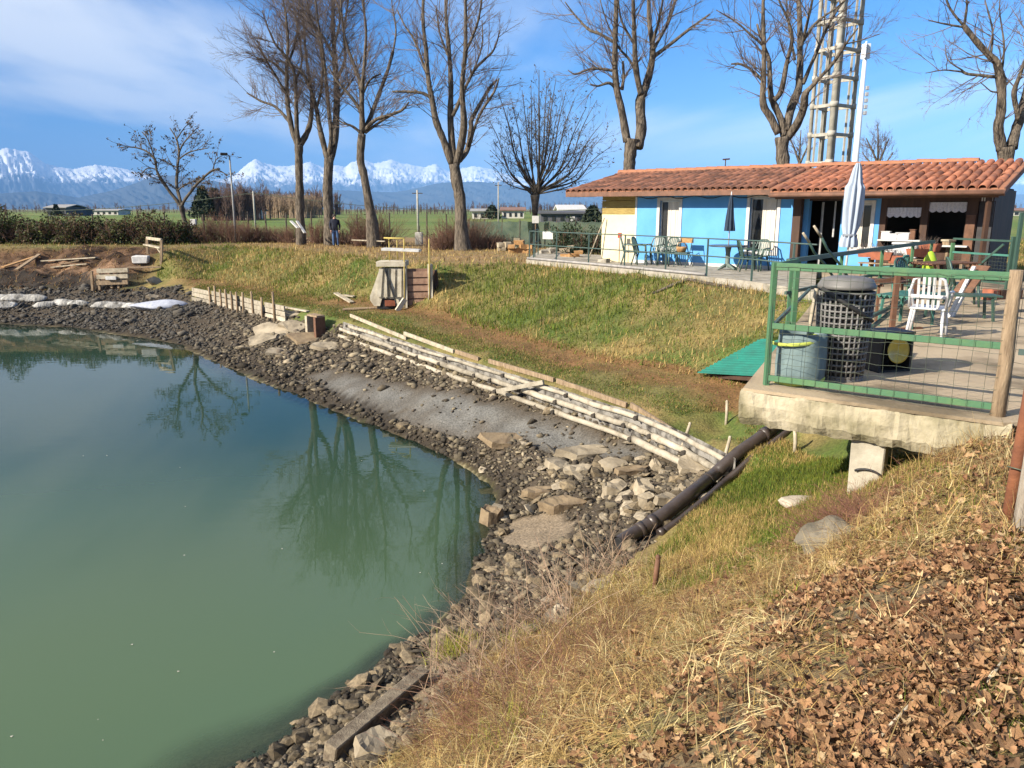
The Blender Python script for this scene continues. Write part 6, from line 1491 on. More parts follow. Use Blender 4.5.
for (a, b, lb, w) in (((3, 271), (36, 259), 'orange-brown plank lying askew at the left edge', .25), ((17, 272), (40, 258), 'dark plank crossing the askew one', .2), ((42, 264), (97, 260), 'long pale plank on the upper ledge', .22), ((52, 270), (88, 267), 'long pale plank on the lower ledge', .18), ((60, 268), (80, 263), 'short plank between the two ledge planks', .16), ((128, 271), (162, 270), 'grey plank at the foot of the wooden stand', .2)):
    pa = hit(*a) + Vector((0, 0, .12)); pb = hit(*b) + Vector((0, 0, .12)); m = MB(); m.beam(pa, pb, w, .06); o = m.build('plank', M_PALEWOOD if 'pale' in lb else (M_STRAW if 'orange' in lb else M_WOOD), origin=pa, bevel=.005); tag(o, lb, 'plank')
c = hit(108, 288); r = empty('timber_crib', c, 0, 'broken pale timber crib in the raw bank', 'crib')
for x, y0, y1 in ((93, 271, 293), (100, 268, 290), (112, 270, 288), (119, 272, 288), (124, 269, 286)): 
    m = MB(); m.beam(gy(x, y1, c.y - .2), gy(x - 1.5, y0, c.y - .2), .12, .1); m.build('upright', M_WOOD, r)
for y_ in (270, 276, 282): m = MB(); m.beam(gy(97, y_ + 1, c.y - .3), gy(128, y_, c.y - .3), .1, .2); m.build('crossboard', M_PALEWOOD if y_ < 280 else M_WOOD, r)
m = MB(); m.box(gy(111, 278, c.y - .42), (.5, .1, .16)); m.build('white_tin', M_WHITE, r)
slab(156, 284, .9, .5, .14, .3, .9, .5, 'pale slab standing in the bank right of the crib', lift=.1); slab(153, 298, .6, .4, .1, .3, .3, .2, 'pale slab lying above the long blue-grey bag')
# wooden stand and white block
pb = hit(161, 264); r = empty('timber_stand', pb, 0, 'rough timber stand of posts and rails on the far bank', 'stand')
L0 = gy(147, 238, pb.y + 1.2); L1 = gy(147.5, 257, pb.y + 1.2); R0 = gy(161.5, 240, pb.y)
m = MB(); m.beam(pb + Vector((0, 0, -.2)), R0, .12, .12); m.build('post', M_WOOD, r); m = MB(); m.beam(L1 + Vector((0, 0, -.6)), L0, .12, .12); m.build('post', M_WOOD, r)
m = MB(); m.beam(L0, R0, .1, .14); m.build('rail', M_PALEWOOD, r); a = gy(145, 244.5, pb.y + 1.2); b = gy(161.5, 248, pb.y); m = MB(); m.beam(a, b, .22, .07); m.build('rail', M_PALEWOOD, r); m = MB(); m.beam(gy(157, 247.5, pb.y + .3), gy(161, 253, pb.y), .08, .06); m.build('brace', M_PALEWOOD, r)
p = hit(142, 264); m = MB(); m.box(p + Vector((0, 0, .2)), (.75, .4, .4), rz=.1, jit=.05); o = m.build('white_block', M_WHITE, origin=p, bevel=.04); tag(o, 'white block on the bank left of the timber stand', 'block')

# ================================================================== TOWER, MAST, FAR FENCES, MAN, FAR LAND
M_TOWC = mat('pale_tower_concrete', (.42, .40, .35), (.27, .255, .215), scale=2, rough=.9)
tw = empty('lattice_tower', gy(828, 163, 45), 0, 'tall pale lattice tower with four legs rising behind the roof', 'tower')
legs = [gy(808, 163, 45.8), gy(829, 163, 44.6), gy(848, 163, 45.6), gy(821, 163, 46.9)]
ZT = 33.0
for i, p in enumerate(legs):
    c = Vector((p.x, p.y, 0)); m = MB(); rad = (.11, .18, .12, .10)[i]
    m.tube([Vector((p.x, p.y, gzf(p.x, p.y) - .3)), Vector((p.x, p.y, ZT))], rad, 12); m.build('leg', M_TOWC, tw)
    nb = legs[(i + 1) % 4]; d = Vector((nb.x - p.x, nb.y - p.y, 0)).normalized()
    m = MB(); m.beam(Vector((p.x, p.y, 3)) + d * .34, Vector((p.x, p.y, ZT)) + d * .3, .1, .1); m.build('angle_bar', M_TOWC, tw)
lev = [gy(828, y, 45).z for y in (163, 134.5, 105.5, 77, 48.5, 20, -8.5, -37, -66, -95, -124, -153, -182, -211, -240)]
for z in lev:
    for i in range(4):
        a = legs[i]; b = legs[(i + 1) % 4]; m = MB(); m.beam(Vector((a.x, a.y, z)), Vector((b.x, b.y, z)), .11, .17); m.build('brace', M_TOWC, tw)
    for i in range(4):
        a = legs[i]; m = MB(); m.tube([Vector((a.x, a.y, z - .12)), Vector((a.x, a.y, z + .16))], (.15, .23, .16, .14)[i], 10); m.build('collar', M_TOWC, tw)
pb = gy(857, 170, 58); pt = gy(865, 58, 58); gm = gzf(pb.x, pb.y)
ms = empty('telecom_mast', (pb.x, pb.y, gm), 0, 'white tapering mast with antenna head right of the lattice tower', 'mast')
M_MAST = mat('pale_blue_mast', (.66, .70, .74), (.58, .62, .66), scale=1, rough=.45, metal=.0)
m = MB(); m.tube([Vector((pt.x, pt.y, gm)), Vector((pt.x, pt.y, pb.z)), Vector((pt.x, pt.y, pt.z))], [.30, .24, .13], 14); m.build('shaft', M_MAST, ms)
for k in range(3):
    t = k * 2.1; q_ = Vector((pt.x + cos(t) * .2, pt.y + sin(t) * .2, pt.z + .45)); m = MB(); m.box(q_, (.24, .14, 1.0), rz=t); m.build('antenna_panel', M_MAST, ms, bevel=.02)
m = MB(); m.tube([Vector((pt.x, pt.y, pt.z - .1)), Vector((pt.x, pt.y, pt.z + 1.1))], .06, 8); m.build('head_pole', M_MAST, ms)
for k in range(5): z = pt.z - 2.0 - k * .42; m = MB(); m.box((pt.x + .32, pt.y - .1, z), (.22, .2, .26)); m.build('remote_unit', mat('grey_unit', (.35, .36, .38), (.3, .31, .33)), ms, bevel=.02)

# --- wire fence behind the far bank
M_POSTD = mat('dark_fence_post', (.05, .04, .03), (.08, .065, .05), scale=5, rough=.9)
xs = [-30, 10, 50, 95, 140, 166, 205, 228, 249, 267, 287, 312, 358, 390, 427, 447]
FP = [gy(x, 237, 51.0) for x in xs]; FP = [Vector((p.x, p.y, gzf(p.x, p.y))) for p in FP]
wf_ = empty('wire_fence', FP[8], 0, 'thin dark posts and wires of the field fence behind the trees', 'fence')
for i, p in enumerate(FP): m = MB(); m.tube([p - Vector((0, 0, .2)), p + Vector((.02 * (i % 3 - 1), 0, 1.75 + .08 * (i % 3)))], .05, 6); m.build('post', M_POSTD, wf_)
for h in (.35, .8, 1.25, 1.65):
    m = MB(); m.tube([p + Vector((0, 0, h - .02 * (i % 2))) for i, p in enumerate(FP)], .009, 3); m.build('wire', M_WIRE, wf_)
# --- green netting fence
def net_material():
    m = bpy.data.materials.new('green_netting'); m.use_nodes = True; N = m.node_tree.nodes; L = m.node_tree.links; b = N['Principled BSDF']; b.inputs['Roughness'].default_value = .9
    t = N.new('ShaderNodeTexCoord'); n = N.new('ShaderNodeTexNoise'); n.inputs['Scale'].default_value = 2.5; n.inputs['Detail'].default_value = 6; L.new(t.outputs['Object'], n.inputs['Vector'])
    r_ = N.new('ShaderNodeValToRGB'); L.new(n.outputs[0], r_.inputs[0]); r_.color_ramp.elements[0].color = (.035, .06, .045, 1); r_.color_ramp.elements[1].color = (.075, .10, .07, 1); r_.color_ramp.elements[0].position = .35; r_.color_ramp.elements[1].position = .65; L.new(r_.outputs[0], b.inputs['Base Color'])
    tr = N.new('ShaderNodeBsdfTransparent'); mx = N.new('ShaderNodeMixShader'); n3_ = N.new('ShaderNodeTexNoise'); n3_.inputs['Scale'].default_value = 30; L.new(t.outputs['Object'], n3_.inputs['Vector'])
    mr = N.new('ShaderNodeMapRange'); mr.inputs[1].default_value = .35; mr.inputs[2].default_value = .65; mr.inputs[3].default_value = .0; mr.inputs[4].default_value = .22; L.new(n3_.outputs[0], mr.inputs[0]); L.new(mr.outputs[0], mx.inputs[0]); L.new(b.outputs[0], mx.inputs[1]); L.new(tr.outputs[0], mx.inputs[2]); L.new(mx.outputs[0], N['Material Output'].inputs[0]); return m
N0 = gy(468, 240, 44); N1 = gy(615, 240, 40); r = empty('netting_fence', (N0.x, N0.y, gzf(N0.x, N0.y)), 0, 'dark green netting screen on posts left of the house', 'fence')
mb = MB(); V = []; nseg = 40
for i in range(nseg + 1):
    p = N0.lerp(N1, i / nseg); g = gzf(p.x, p.y); dy = .05 * sin(i * .9)
    for h in (.02, .7, 1.38 + .03 * sin(i * 1.7)): V.append((p.x, p.y + dy * h, g + h))
mb.add(V, [(i * 3 + k, (i + 1) * 3 + k, (i + 1) * 3 + k + 1, i * 3 + k + 1) for i in range(nseg) for k in range(2)], True); mb.build('net', net_material(), r)
for i in range(0, nseg + 1, 5): p = N0.lerp(N1, i / nseg); g = gzf(p.x, p.y); m = MB(); m.tube([(p.x, p.y + .04, g), (p.x, p.y + .04, g + 1.5)], .03, 6); m.build('post', M_POSTD, r)
# notices on the netting
for (x, y, w, lb) in ((535.5, 219.5, .36, 'white notice board on the pollarded tree'), (572.5, 219, .24, 'small white notice on the netting nearer the house')):
    c = gy(x, y, 41.5); board('notice', c, w, w * 1.05, .03, -.1, M_WHITE, lb, 'sign', post=max(.3, c.z - gzf(c.x, c.y)))
# stacked firewood and stones before the netting
rb_ = random.Random(8)
for i, (x, y, w, h, lb, mt) in enumerate(((510, 247, .9, .5, 'pale block pile nearest the netting tree', M_SLAB), (522, 249, 1.0, .45, 'orange-brown log pile before the netting', M_STRAW), (565, 252, 1.3, .35, 'pale stone pile behind the terrace rail', M_SLAB), (575, 257, 1.0, .3, 'brown wood pile behind the terrace rail', M_STRAW), (548, 253, .6, .3, 'grey rubble heap at the terrace corner', M_CONC))):
    p = hit(x, y + 4); r = empty('wood_pile' if 'wood' in lb or 'log' in lb else 'stone_pile', p, 0, lb, 'pile')
    for k in range(9):
        q_ = p + Vector((rb_.uniform(-w / 2, w / 2), rb_.uniform(-.2, .2), 0)); m = MB(); m.box(q_ + Vector((0, 0, .1 + (k // 4) * h * .4)), (rb_.uniform(.25, .45), .25, h * .42), rz=rb_.uniform(-.4, .4), jit=.03); m.build('billet' if 'pile' in r.name and 'wood' in r.name else 'stone', mt, r)
# bush by the house
def bush(name, lb, c, rx, ry, rz_, n, size, cols, seed, twigs=200, cat='bush', group=None, root=None):
    rg = np.random.default_rng(seed); r = empty(name, c if root is None else Vector(c) - Vector(root.location), 0, lb, cat, group)
    if root is not None: r.parent = root
    u = rg.normal(0, 1, (n, 3)); u /= np.linalg.norm(u, axis=1, keepdims=True); rad = (.35 + .65 * rg.random(n) ** .5) * (1 + .25 * np.sin(u[:, 0] * 5 + u[:, 2] * 7))
    P = u * rad[:, None] * np.array((rx, ry, rz_)); P[:, 2] = np.abs(P[:, 2] + rz_ * .15)
    if n:
        V, q = leaf_quads(rg, P, size); o = np_mesh('foliage', V, q, M_FOL, parent=r); ci = rg.integers(0, len(cols), n); cc = np.array(cols)[ci] * rg.uniform(.6, 1.3, (n, 1)); col_attr(o, 'gcol', np.repeat(cc, 4, axis=0)); tag(o, kind='stuff')
    st = np.stack([rg.normal(0, rx * .35, twigs), rg.normal(0, ry * .35, twigs), np.zeros(twigs)], 1); d = np.stack([st[:, 0] / rx + rg.normal(0, .25, twigs), st[:, 1] / ry + rg.normal(0, .25, twigs), np.full(twigs, 1.1)], 1); d /= np.linalg.norm(d, axis=1, keepdims=True)
    P2, R2 = grow_twigs(rg, st, d, rz_ * rg.uniform(.6, 1.25, twigs), np.full(twigs, .012), 0, .0, .5, 5); V2, q2 = batch_tubes(P2, R2, 3)
    a = children(rg, P2, R2, 5, .3, .6, (.25, .5), .6, .006); P3, R3 = grow_twigs(rg, *a, 0, .1, .4, 3); V3, q3 = batch_tubes(P3, R3, 3)
    np_mesh('stems', np.concatenate([V2, V3]), np.concatenate([q2, q3 + len(V2)]), M_BRUSH, parent=r); return r
M_FOL = attr_mat('shrub_leaf', rough=.7, spec=.3, nscale=(.8,), amt=(.2,), bump=0, two_sided=.25)
M_BRUSH = mat('brushwood', (.20, .11, .075), (.10, .06, .045), scale=1.5, rough=.95)
def gpt(px, d): p = gy(px, 240, d); return Vector((p.x, p.y, gzf(p.x, p.y)))
bush('garden_bush', 'dark evergreen bush growing left of the cream wall', gpt(566, 35), .8, .7, 1.25, 2600, .06, [(.02, .04, .015), (.04, .06, .02), (.03, .05, .02)], 5, 30)
bush('garden_bush', 'low dark bush close to the house corner', gpt(588, 33), .9, .7, .95, 2200, .06, [(.02, .035, .015), (.035, .05, .02)], 6, 30)
HG = [(.04, .055, .016), (.07, .085, .025), (.10, .085, .035), (.07, .05, .03), (.13, .08, .045), (.09, .055, .032), (.11, .12, .035), (.035, .045, .016)]
# hedge behind the left bank: one clipped row of shrubs
hedge = empty('hedge', gpt(60, 47.5), 0, 'long rough green-brown hedge behind the raw left bank', 'hedge')
for i, px in enumerate(np.arange(-75, 186, 13.5)):
    hgt = 1.9 + .35 * sin(i * 1.3) + (.5 if i < 6 else 0); cols = HG if i % 3 else HG[:2] + [(.10, .12, .03)]
    bush('shrub', None, gpt(px, 47.5 + .6 * sin(i * 2.1)), 1.15, .9, hgt * (.66 + .16 * (i % 4 == 1)), 2500, .085, cols, 300 + i, 45, None, None, hedge)
BR = [empty('brushwood', gpt(a, b), 0, lb, 'brushwood') for a, b, lb in ((238, 50, 'reddish brushwood around the lamp post foot'), (318, 48, 'low brushwood at the feet of the straight and forked trunks'), (372, 44, 'brushwood grown round the crooked tree'), (462, 41, 'tangled brushwood round the heavy forked tree'))]
for i, (px, dd, w, h) in enumerate(((205, 50, .9, 1.2), (222, 50, 1.1, 1.5), (238, 49, .8, 1.3), (250, 50, .8, 1.0), (262, 50, 1.0, .9), (276, 50, 1.0, .8), (292, 49, .9, .9), (318, 48, .8, 1.2), (345, 47, 1.1, .8), (380, 44, .9, 1.6), (362, 44.5, .7, 1.5), (452, 41.5, 1.2, 1.3), (440, 41, .9, .9), (470, 41.5, 1.0, 1.5), (485, 41, 1.2, .7), (498, 41, 1.0, .6))):
    bush('clump', None, gpt(px, dd), w, w * .7, h, 120, .05, [(.12, .06, .03), (.08, .05, .03)], 400 + i, 150, None, None, BR[0 if px < 280 else 1 if px < 350 else 2 if px < 400 else 3])

# --- lamp post, poles
def pole(name, lb, px, ytop, d, rad, mt, cat='pole'):
    b = gpt(px, d); t = gy(px, ytop, d); r = empty(name, b, 0, lb, cat); m = MB(); m.tube([b - Vector((0, 0, .2)), Vector((b.x, b.y, t.z))], [rad, rad * .7], 8); m.build('shaft', mt, r); return r, Vector((b.x, b.y, t.z))
r, t = pole('lamp_post', 'slim grey lamp post with single head on the left bank', 236, 156, 49, .07, mat('grey_metal', (.30, .30, .29), (.22, .22, .21), rough=.5), 'lamp post')
m = MB(); m.tube([t, t + Vector((-.15, -.1, .1))], .03, 6); m.build('arm', MATS['grey_metal'], r); m = MB(); m.box(t + Vector((-.28, -.15, .10)), (.42, .26, .16), rz=.4); m.build('lamp_head', M_BLK, r, bevel=.02)
r, t = pole('utility_pole', 'concrete utility pole standing in the field right of the crooked tree', 418.5, 190, 75, .12, M_TOWC); m = MB(); m.beam(t + Vector((-.5, 0, -.3)), t + Vector((.5, 0, -.3)), .08, .08); m.build('crossarm', M_POSTD, r)
r2, t2 = pole('utility_pole', 'pale utility pole before the poplar plantation', 256.5, 191, 95, .13, M_TOWC); m = MB(); m.beam(t2 + Vector((-.6, 0, -.4)), t2 + Vector((.6, 0, -.4)), .08, .08); m.build('crossarm', M_POSTD, r2)
r, t = pole('utility_pole', 'pale thin pole beside the pollarded tree', 498.5, 182, 70, .07, M_TOWC); m = MB(); m.beam(t + Vector((-.3, 0, -.3)), t + Vector((.3, 0, -.3)), .06, .06); m.build('crossarm', M_POSTD, r)
m = MB(); pts_ = [Vector((t2.x - 60 + 120 * u, t2.y, t2.z - .2 - 2.2 * (1 - (2 * (u * 2 % 1) - 1) ** 2))) for u in np.linspace(0, 1, 41)]; m.tube(pts_, .03, 4); o = m.build('power_line', M_WIRE, origin=t2); tag(o, 'thin power line sagging from the pale utility pole', 'cable')
p = gpt(419, 46); r = empty('concrete_stub', p, 0, 'short white concrete stub post right of the crooked tree', 'post'); m = MB(); m.box(p + Vector((0, 0, .35)), (.42, .42, .75)); m.build('block', M_TOWC, r, bevel=.03); m = MB(); m.tube([p + Vector((.02, 0, .7)), p + Vector((.06, 0, 1.1))], .03, 6); m.build('pin', M_POSTD, r)
p = gpt(193.5, 49); c = gy(193.5, 222.5, 49); r = empty('meter_box', p, 0, 'small white box on a post beside the young tree', 'box'); m = MB(); m.box(c, (.34, .22, .40)); m.build('box', M_WHITE, r, bevel=.02); m = MB(); m.tube([p, c], .035, 6); m.build('post', M_WOOD, r)
# timbers and little seat on the far bank
for a, b, lb in (((233, 238.5), (251, 240), 'pale timber lying on the bank left of the low seat'), ((256, 240.5), (274, 241), 'pale timber lying on the bank right of the low seat')):
    pa = hit(*a) + Vector((0, 0, .1)); pb = hit(*b) + Vector((0, 0, .1)); m = MB(); m.beam(pa, pb, .22, .16); o = m.build('timber', M_PALEWOOD, origin=pa); tag(o, lb, 'timber')
p = hit(254, 241); r = empty('low_seat', p, 0, 'low grey seat with tilted board on the far bank', 'bench'); m = MB(); m.beam(p + Vector((-.3, 0, .18)), p + Vector((.32, .1, .45)), .3, .05); m.build('board', M_PALEWOOD, r); m = MB(); m.box(p + Vector((0, .05, .1)), (.4, .3, .2)); m.build('base', M_WOOD, r)
for (x0, y0, x1, y1, lb) in ((297, 221, 305, 233, 'white plank leaning at the dark straight trunk'), (291, 221, 298, 228, 'second white plank behind the leaning one')):
    a = gy(x0, y0, 44.8); b = gy(x1, y1, 44.3); m = MB(); m.beam(a, b, .16, .05); g = b + (b - a) * .35; o = m.build('plank', M_WHITE, origin=b); tag(o, lb, 'plank')
a = gpt(352, 43.2) + Vector((0, 0, .4)); b = gpt(385, 42.6) + Vector((0, 0, .35)); m = MB(); m.beam(a, b, .12, .06); o = m.build('plank', M_PALEWOOD, origin=a); tag(o, 'pale plank lying before the crooked tree', 'plank')

# --- the man leaning on the tree
def person():
    b = gpt(335.5, 44.2); r = empty('person', b, 0, 'man in dark jacket and blue jeans leaning at a tree on the far bank', 'person')
    s = 1.74 / 1.74
    J = {'pel': (0, 0, .95), 'sp': (0, .01, 1.2), 'ch': (0, .02, 1.40), 'nk': (0, .0, 1.52), 'hd': (0, -.02, 1.64),
         'lh': (-.10, 0, .90), 'lk': (-.11, -.03, .50), 'la': (-.11, .02, .09), 'lt': (-.12, -.15, .04), 'rh': (.10, 0, .90), 'rk': (.12, -.03, .50), 'ra': (.13, .03, .09), 'rt': (.15, -.14, .04),
         'ls': (-.20, .02, 1.42), 'le': (-.27, .03, 1.14), 'lw': (-.22, -.08, .92), 'rs': (.20, .02, 1.42), 're': (.27, .03, 1.14), 'rw': (.23, -.08, .92)}
    R_ = {'pel': .155, 'sp': .15, 'ch': .17, 'nk': .065, 'hd': .10, 'lh': .10, 'lk': .07, 'la': .055, 'lt': .045, 'rh': .10, 'rk': .07, 'ra': .055, 'rt': .045, 'ls': .085, 'le': .06, 'lw': .045, 'rs': .085, 're': .06, 'rw': .045}
    E = [('pel', 'sp'), ('sp', 'ch'), ('ch', 'nk'), ('nk', 'hd'), ('pel', 'lh'), ('lh', 'lk'), ('lk', 'la'), ('la', 'lt'), ('pel', 'rh'), ('rh', 'rk'), ('rk', 'ra'), ('ra', 'rt'), ('ch', 'ls'), ('ls', 'le'), ('le', 'lw'), ('ch', 'rs'), ('rs', 're'), ('re', 'rw')]
    K = list(J); me = bpy.data.meshes.new('body'); me.from_pydata([J[k] for k in K], [(K.index(a), K.index(b_)) for a, b_ in E], []); o = bpy.data.objects.new('body', me); COL.objects.link(o)
    o.modifiers.new('skin', 'SKIN'); sv = me.skin_vertices[0].data if me.skin_vertices else None
    if sv is None:
        bm = bmesh.new(); bm.from_mesh(me); lay = bm.verts.layers.skin.verify(); bm.to_mesh(me); bm.free(); sv = me.skin_vertices[0].data
    for i, k in enumerate(K): sv[i].radius = (R_[k], R_[k]); sv[i].use_root = (k == 'pel')
    o.modifiers.new('sub', 'SUBSURF').levels = 2; o.modifiers['sub'].render_levels = 2
    m = bpy.data.materials.new('clothed_man'); m.use_nodes = True; N = m.node_tree.nodes; L = m.node_tree.links; bs = N['Principled BSDF']; bs.inputs['Roughness'].default_value = .9
    t = N.new('ShaderNodeTexCoord'); sx = N.new('ShaderNodeSeparateXYZ'); L.new(t.outputs['Object'], sx.inputs[0]); cr_ = N.new('ShaderNodeValToRGB'); cr_.color_ramp.interpolation = 'CONSTANT'; mr = N.new('ShaderNodeMath'); mr.operation = 'DIVIDE'; mr.inputs[1].default_value = 1.8; L.new(sx.outputs[2], mr.inputs[0]); L.new(mr.outputs[0], cr_.inputs[0])
    el = cr_.color_ramp.elements; el[0].position = 0; el[0].color = (.03, .025, .02, 1); el[1].position = .06; el[1].color = (.06, .12, .25, 1)
    for ps, c in ((.49, (.012, .015, .03, 1)), (.845, (.45, .27, .2, 1))): e2 = el.new(ps); e2.color = c
    L.new(cr_.outputs[0], bs.inputs['Base Color']); me.materials.append(m); o.parent = r
    hm = MB(); hm.lathe(b + Vector((0, .0, 1.64)), [(.105, .0), (.112, .06), (.09, .12), (.04, .15), (.001, .155)], 14); hm.build('hair', mat('hair', (.05, .04, .035), (.03, .025, .02)), r)
    f = MB(); f.tube([b + Vector((0, -.125, 1.66)), b + Vector((0, -.15, 1.625)), b + Vector((0, -.12, 1.61))], [.012, .018, .014], 6); f.build('nose', mat('skin', (.45, .27, .2), (.42, .25, .18)), r)
    for sx_ in (-1, 1):
        hnd = MB(); w = b + Vector((sx_ * .225, -.08, .90)); hnd.tube([w, w + Vector((0, -.01, -.08))], [.035, .04], 8)
        for k in range(4): hnd.tube([w + Vector((-.03 + .02 * k, -.01, -.08)), w + Vector((-.03 + .02 * k, -.02, -.13)), w + Vector((-.03 + .02 * k, .0, -.165))], [.010, .009, .008], 5)
        hnd.tube([w + Vector((-sx_ * .035, -.02, -.03)), w + Vector((-sx_ * .06, -.035, -.09))], [.011, .009], 5); hnd.build('hand', MATS['skin'], r)
    r.rotation_euler = (0, 0, .3); return r
person()

# --- far farm buildings
M_FARW = mat('far_plaster', (.55, .52, .46), (.45, .42, .37), scale=.3, rough=.9); M_FARD = mat('far_dark_shed', (.10, .10, .11), (.07, .07, .08), scale=.3, rough=.8); M_FARR = mat('far_tiled_roof', (.22, .13, .10), (.17, .10, .08), scale=.5, rough=.9); M_FARG = mat('far_grey_roof', (.30, .29, .28), (.24, .23, .22), scale=.4, rough=.8)
def barn(lb, x0, x1, yb, yt, ridge, d, wall, rf, deep=9, nw=4, name='farm_building'):
    a = gy(x0, yb, d); b = gy(x1, yb, d); zt = gy(x0, yt, d).z; zr = gy(x0, ridge, d).z; z0 = 2.4; c = (a + b) / 2; r = empty(name, (c.x, d, z0), 0, lb, 'building'); w = b.x - a.x
    m = MB(); m.box((c.x, d + deep / 2, (z0 + zt) / 2), (w, deep, zt - z0)); m.build('wall', wall, r)
    m = MB(); e = .5; V = [(a.x - e, d - e, zt - .05), (b.x + e, d - e, zt - .05), (b.x + e, d + deep / 2, zr), (a.x - e, d + deep / 2, zr), (b.x + e, d + deep + e, zt - .05), (a.x - e, d + deep + e, zt - .05)]; m.add(V + [(v[0], v[1], v[2] - .25) for v in V], ((0, 1, 2, 3), (3, 2, 4, 5), (6, 9, 8, 7), (9, 11, 10, 8), (0, 6, 7, 1), (5, 4, 10, 11), (0, 3, 9, 6), (3, 5, 11, 9), (1, 7, 8, 2), (2, 8, 10, 4))); m.build('roof', rf, r)
    for k in range(nw):
        xc = a.x + w * (k + .5) / nw; m = MB(); m.box((xc, d - .03, z0 + (zt - z0) * .5), (w / nw * .4, .1, (zt - z0) * .4)); m.build('window', M_GLASS, r)
B = [('dark grey barn with hipped roof left of the young tree', 46, 66, 213, 207, 204.3, 250, M_FARD, M_FARG, 12, 3), ('small low shed right of the dark barn', 71, 80, 213, 209.5, 208, 260, M_FARD, M_FARG, 8, 2), ('long low pale building behind the hedge', 84, 118, 212.5, 210, 209, 300, M_FARW, M_FARG, 10, 6), ('brown roofed farmhouse right of the lamp post', 232, 253, 214.5, 210, 206.5, 170, M_FARW, M_FARR, 9, 4),
     ('pale shed behind the green netting, left end', 472, 492, 214, 210.5, 208.5, 180, M_FARW, M_FARG, 9, 3), ('pale farm building with long roof left of the pollard', 502, 524, 214, 209.5, 207, 190, M_FARW, M_FARR, 10, 4), ('white vaulted hangar left of the house roof', 560, 584, 215, 209, 204.5, 150, M_WHITE, M_WHITE, 14, 2), ('long dark low shed left of the house', 541, 600, 217.5, 212, 210.5, 130, M_FARD, M_FARD, 8, 7), ('far pale building low on the right horizon', 1012, 1040, 213, 210, 208, 260, M_FARW, M_FARR, 9, 3)]
for t in B: barn(*t)
# --- far woods (each reads as one mass)
def wood(name, lb, x0, x1, d, ytop, n, seed, tw_mat, trunk_px=None, jag=2.5, thick=20, r0=.10, twn=9):
    rg = np.random.default_rng(seed); a = gy(x0, 210, d).x; b = gy(x1, 210, d).x; xs_ = rg.uniform(a, b, n); ys_ = d + rg.uniform(0, thick, n); zt = np.array([gy(x0, ytop, d).z]) + rg.normal(0, jag * .35, n)
    z0 = np.full(n, 2.4); H_ = np.maximum(zt - z0, 1.5); st = np.stack([xs_, ys_, z0], 1); dr = np.tile(np.array((0, 0, 1.)), (n, 1)) + rg.normal(0, .03, (n, 3))
    P, R = grow_twigs(rg, st, dr, H_ * .9, np.full(n, r0), 0, .2, .1, 4); V1, q1 = batch_tubes(P, R, 4); ch = children(rg, P, R, twn, .25, .55, (.25, .45), .5, .035); P2, R2 = grow_twigs(rg, *ch, 0, .4, .4, 4); V2, q2 = batch_tubes(P2, R2, 3); ch = children(rg, P2, R2, 5, .2, .6, (.3, .6), .6, .03); P3, R3 = grow_twigs(rg, *ch, 0, .3, .4, 3); V3, q3 = batch_tubes(P3, R3, 3)
    o = np_mesh(name, np.concatenate([V1, V2, V3]), np.concatenate([q1, q2 + len(V1), q3 + len(V1) + len(V2)]), tw_mat, origin=(float((a + b) / 2), d, 2.4)); tag(o, lb, None, None, 'stuff')
M_WOODB = mat('far_wood_brown', (.16, .105, .085), (.10, .07, .06), scale=.05, rough=1); M_POPL = mat('far_poplar', (.34, .25, .17), (.25, .18, .12), scale=.05, rough=1)
wood('far_wood', 'brown leafless wood left of the lamp post', 194, 240, 150, 192, 120, 61, M_WOODB, r0=.13, twn=14)
wood('poplar_plantation', 'pale brown poplar plantation behind the field', 250, 306, 190, 197, 190, 62, M_POPL, jag=.6, r0=.12, twn=11)
wood('far_wood', 'dark low wood behind the poplar plantation', 240, 330, 300, 194, 160, 63, M_WOODB, r0=.3, twn=14)
wood('far_wood', 'hazy line of trees along the field edge', 300, 620, 330, 205.5, 300, 64, M_WOODB, jag=2.6, r0=.10, twn=14)
wood('far_wood', 'hazy line of trees left behind the hedge', -60, 200, 420, 207, 200, 65, M_WOODB, jag=2.6, r0=.12, twn=14)
wood('far_wood', 'tree line low on the right horizon', 985, 1100, 300, 206, 90, 66, M_WOODB, jag=1.8, r0=.10, twn=14)
def conifer(px, yt, d, w, seed, lb):
    rg = np.random.default_rng(seed); b = gpt(px, d); h = gy(px, yt, d).z - b.z; r = empty('dark_conifer', b, 0, lb, 'tree'); n = 900; t = rg.random(n) ** .8; a = rg.uniform(0, 2 * pi, n); rad = w * (1 - t * .85) * rg.random(n) ** .5
    V, q = leaf_quads(rg, np.stack([rad * np.cos(a), rad * np.sin(a), .1 * h + t * h * .9], 1), .45); o = np_mesh('crown', V, q, mat('conifer_leaf', (.02, .03, .015), (.035, .045, .02), scale=.5), parent=r); m = MB(); m.tube([b, b + Vector((0, 0, h * .8))], [.2, .05], 6); m.build('trunk', M_BARK, r)
conifer(206, 187, 150, 3.0, 1, 'dark conifer at the left of the brown wood'); conifer(218, 189, 155, 2.6, 2, 'dark conifer inside the brown wood'); conifer(492, 206, 170, 2.4, 3, 'round dark tree between the far farm sheds'); conifer(592, 207, 120, 2.0, 4, 'dark tree beside the white hangar'); conifer(60, 205, 240, 1.8, 5, 'dark round tree beside the far barn')

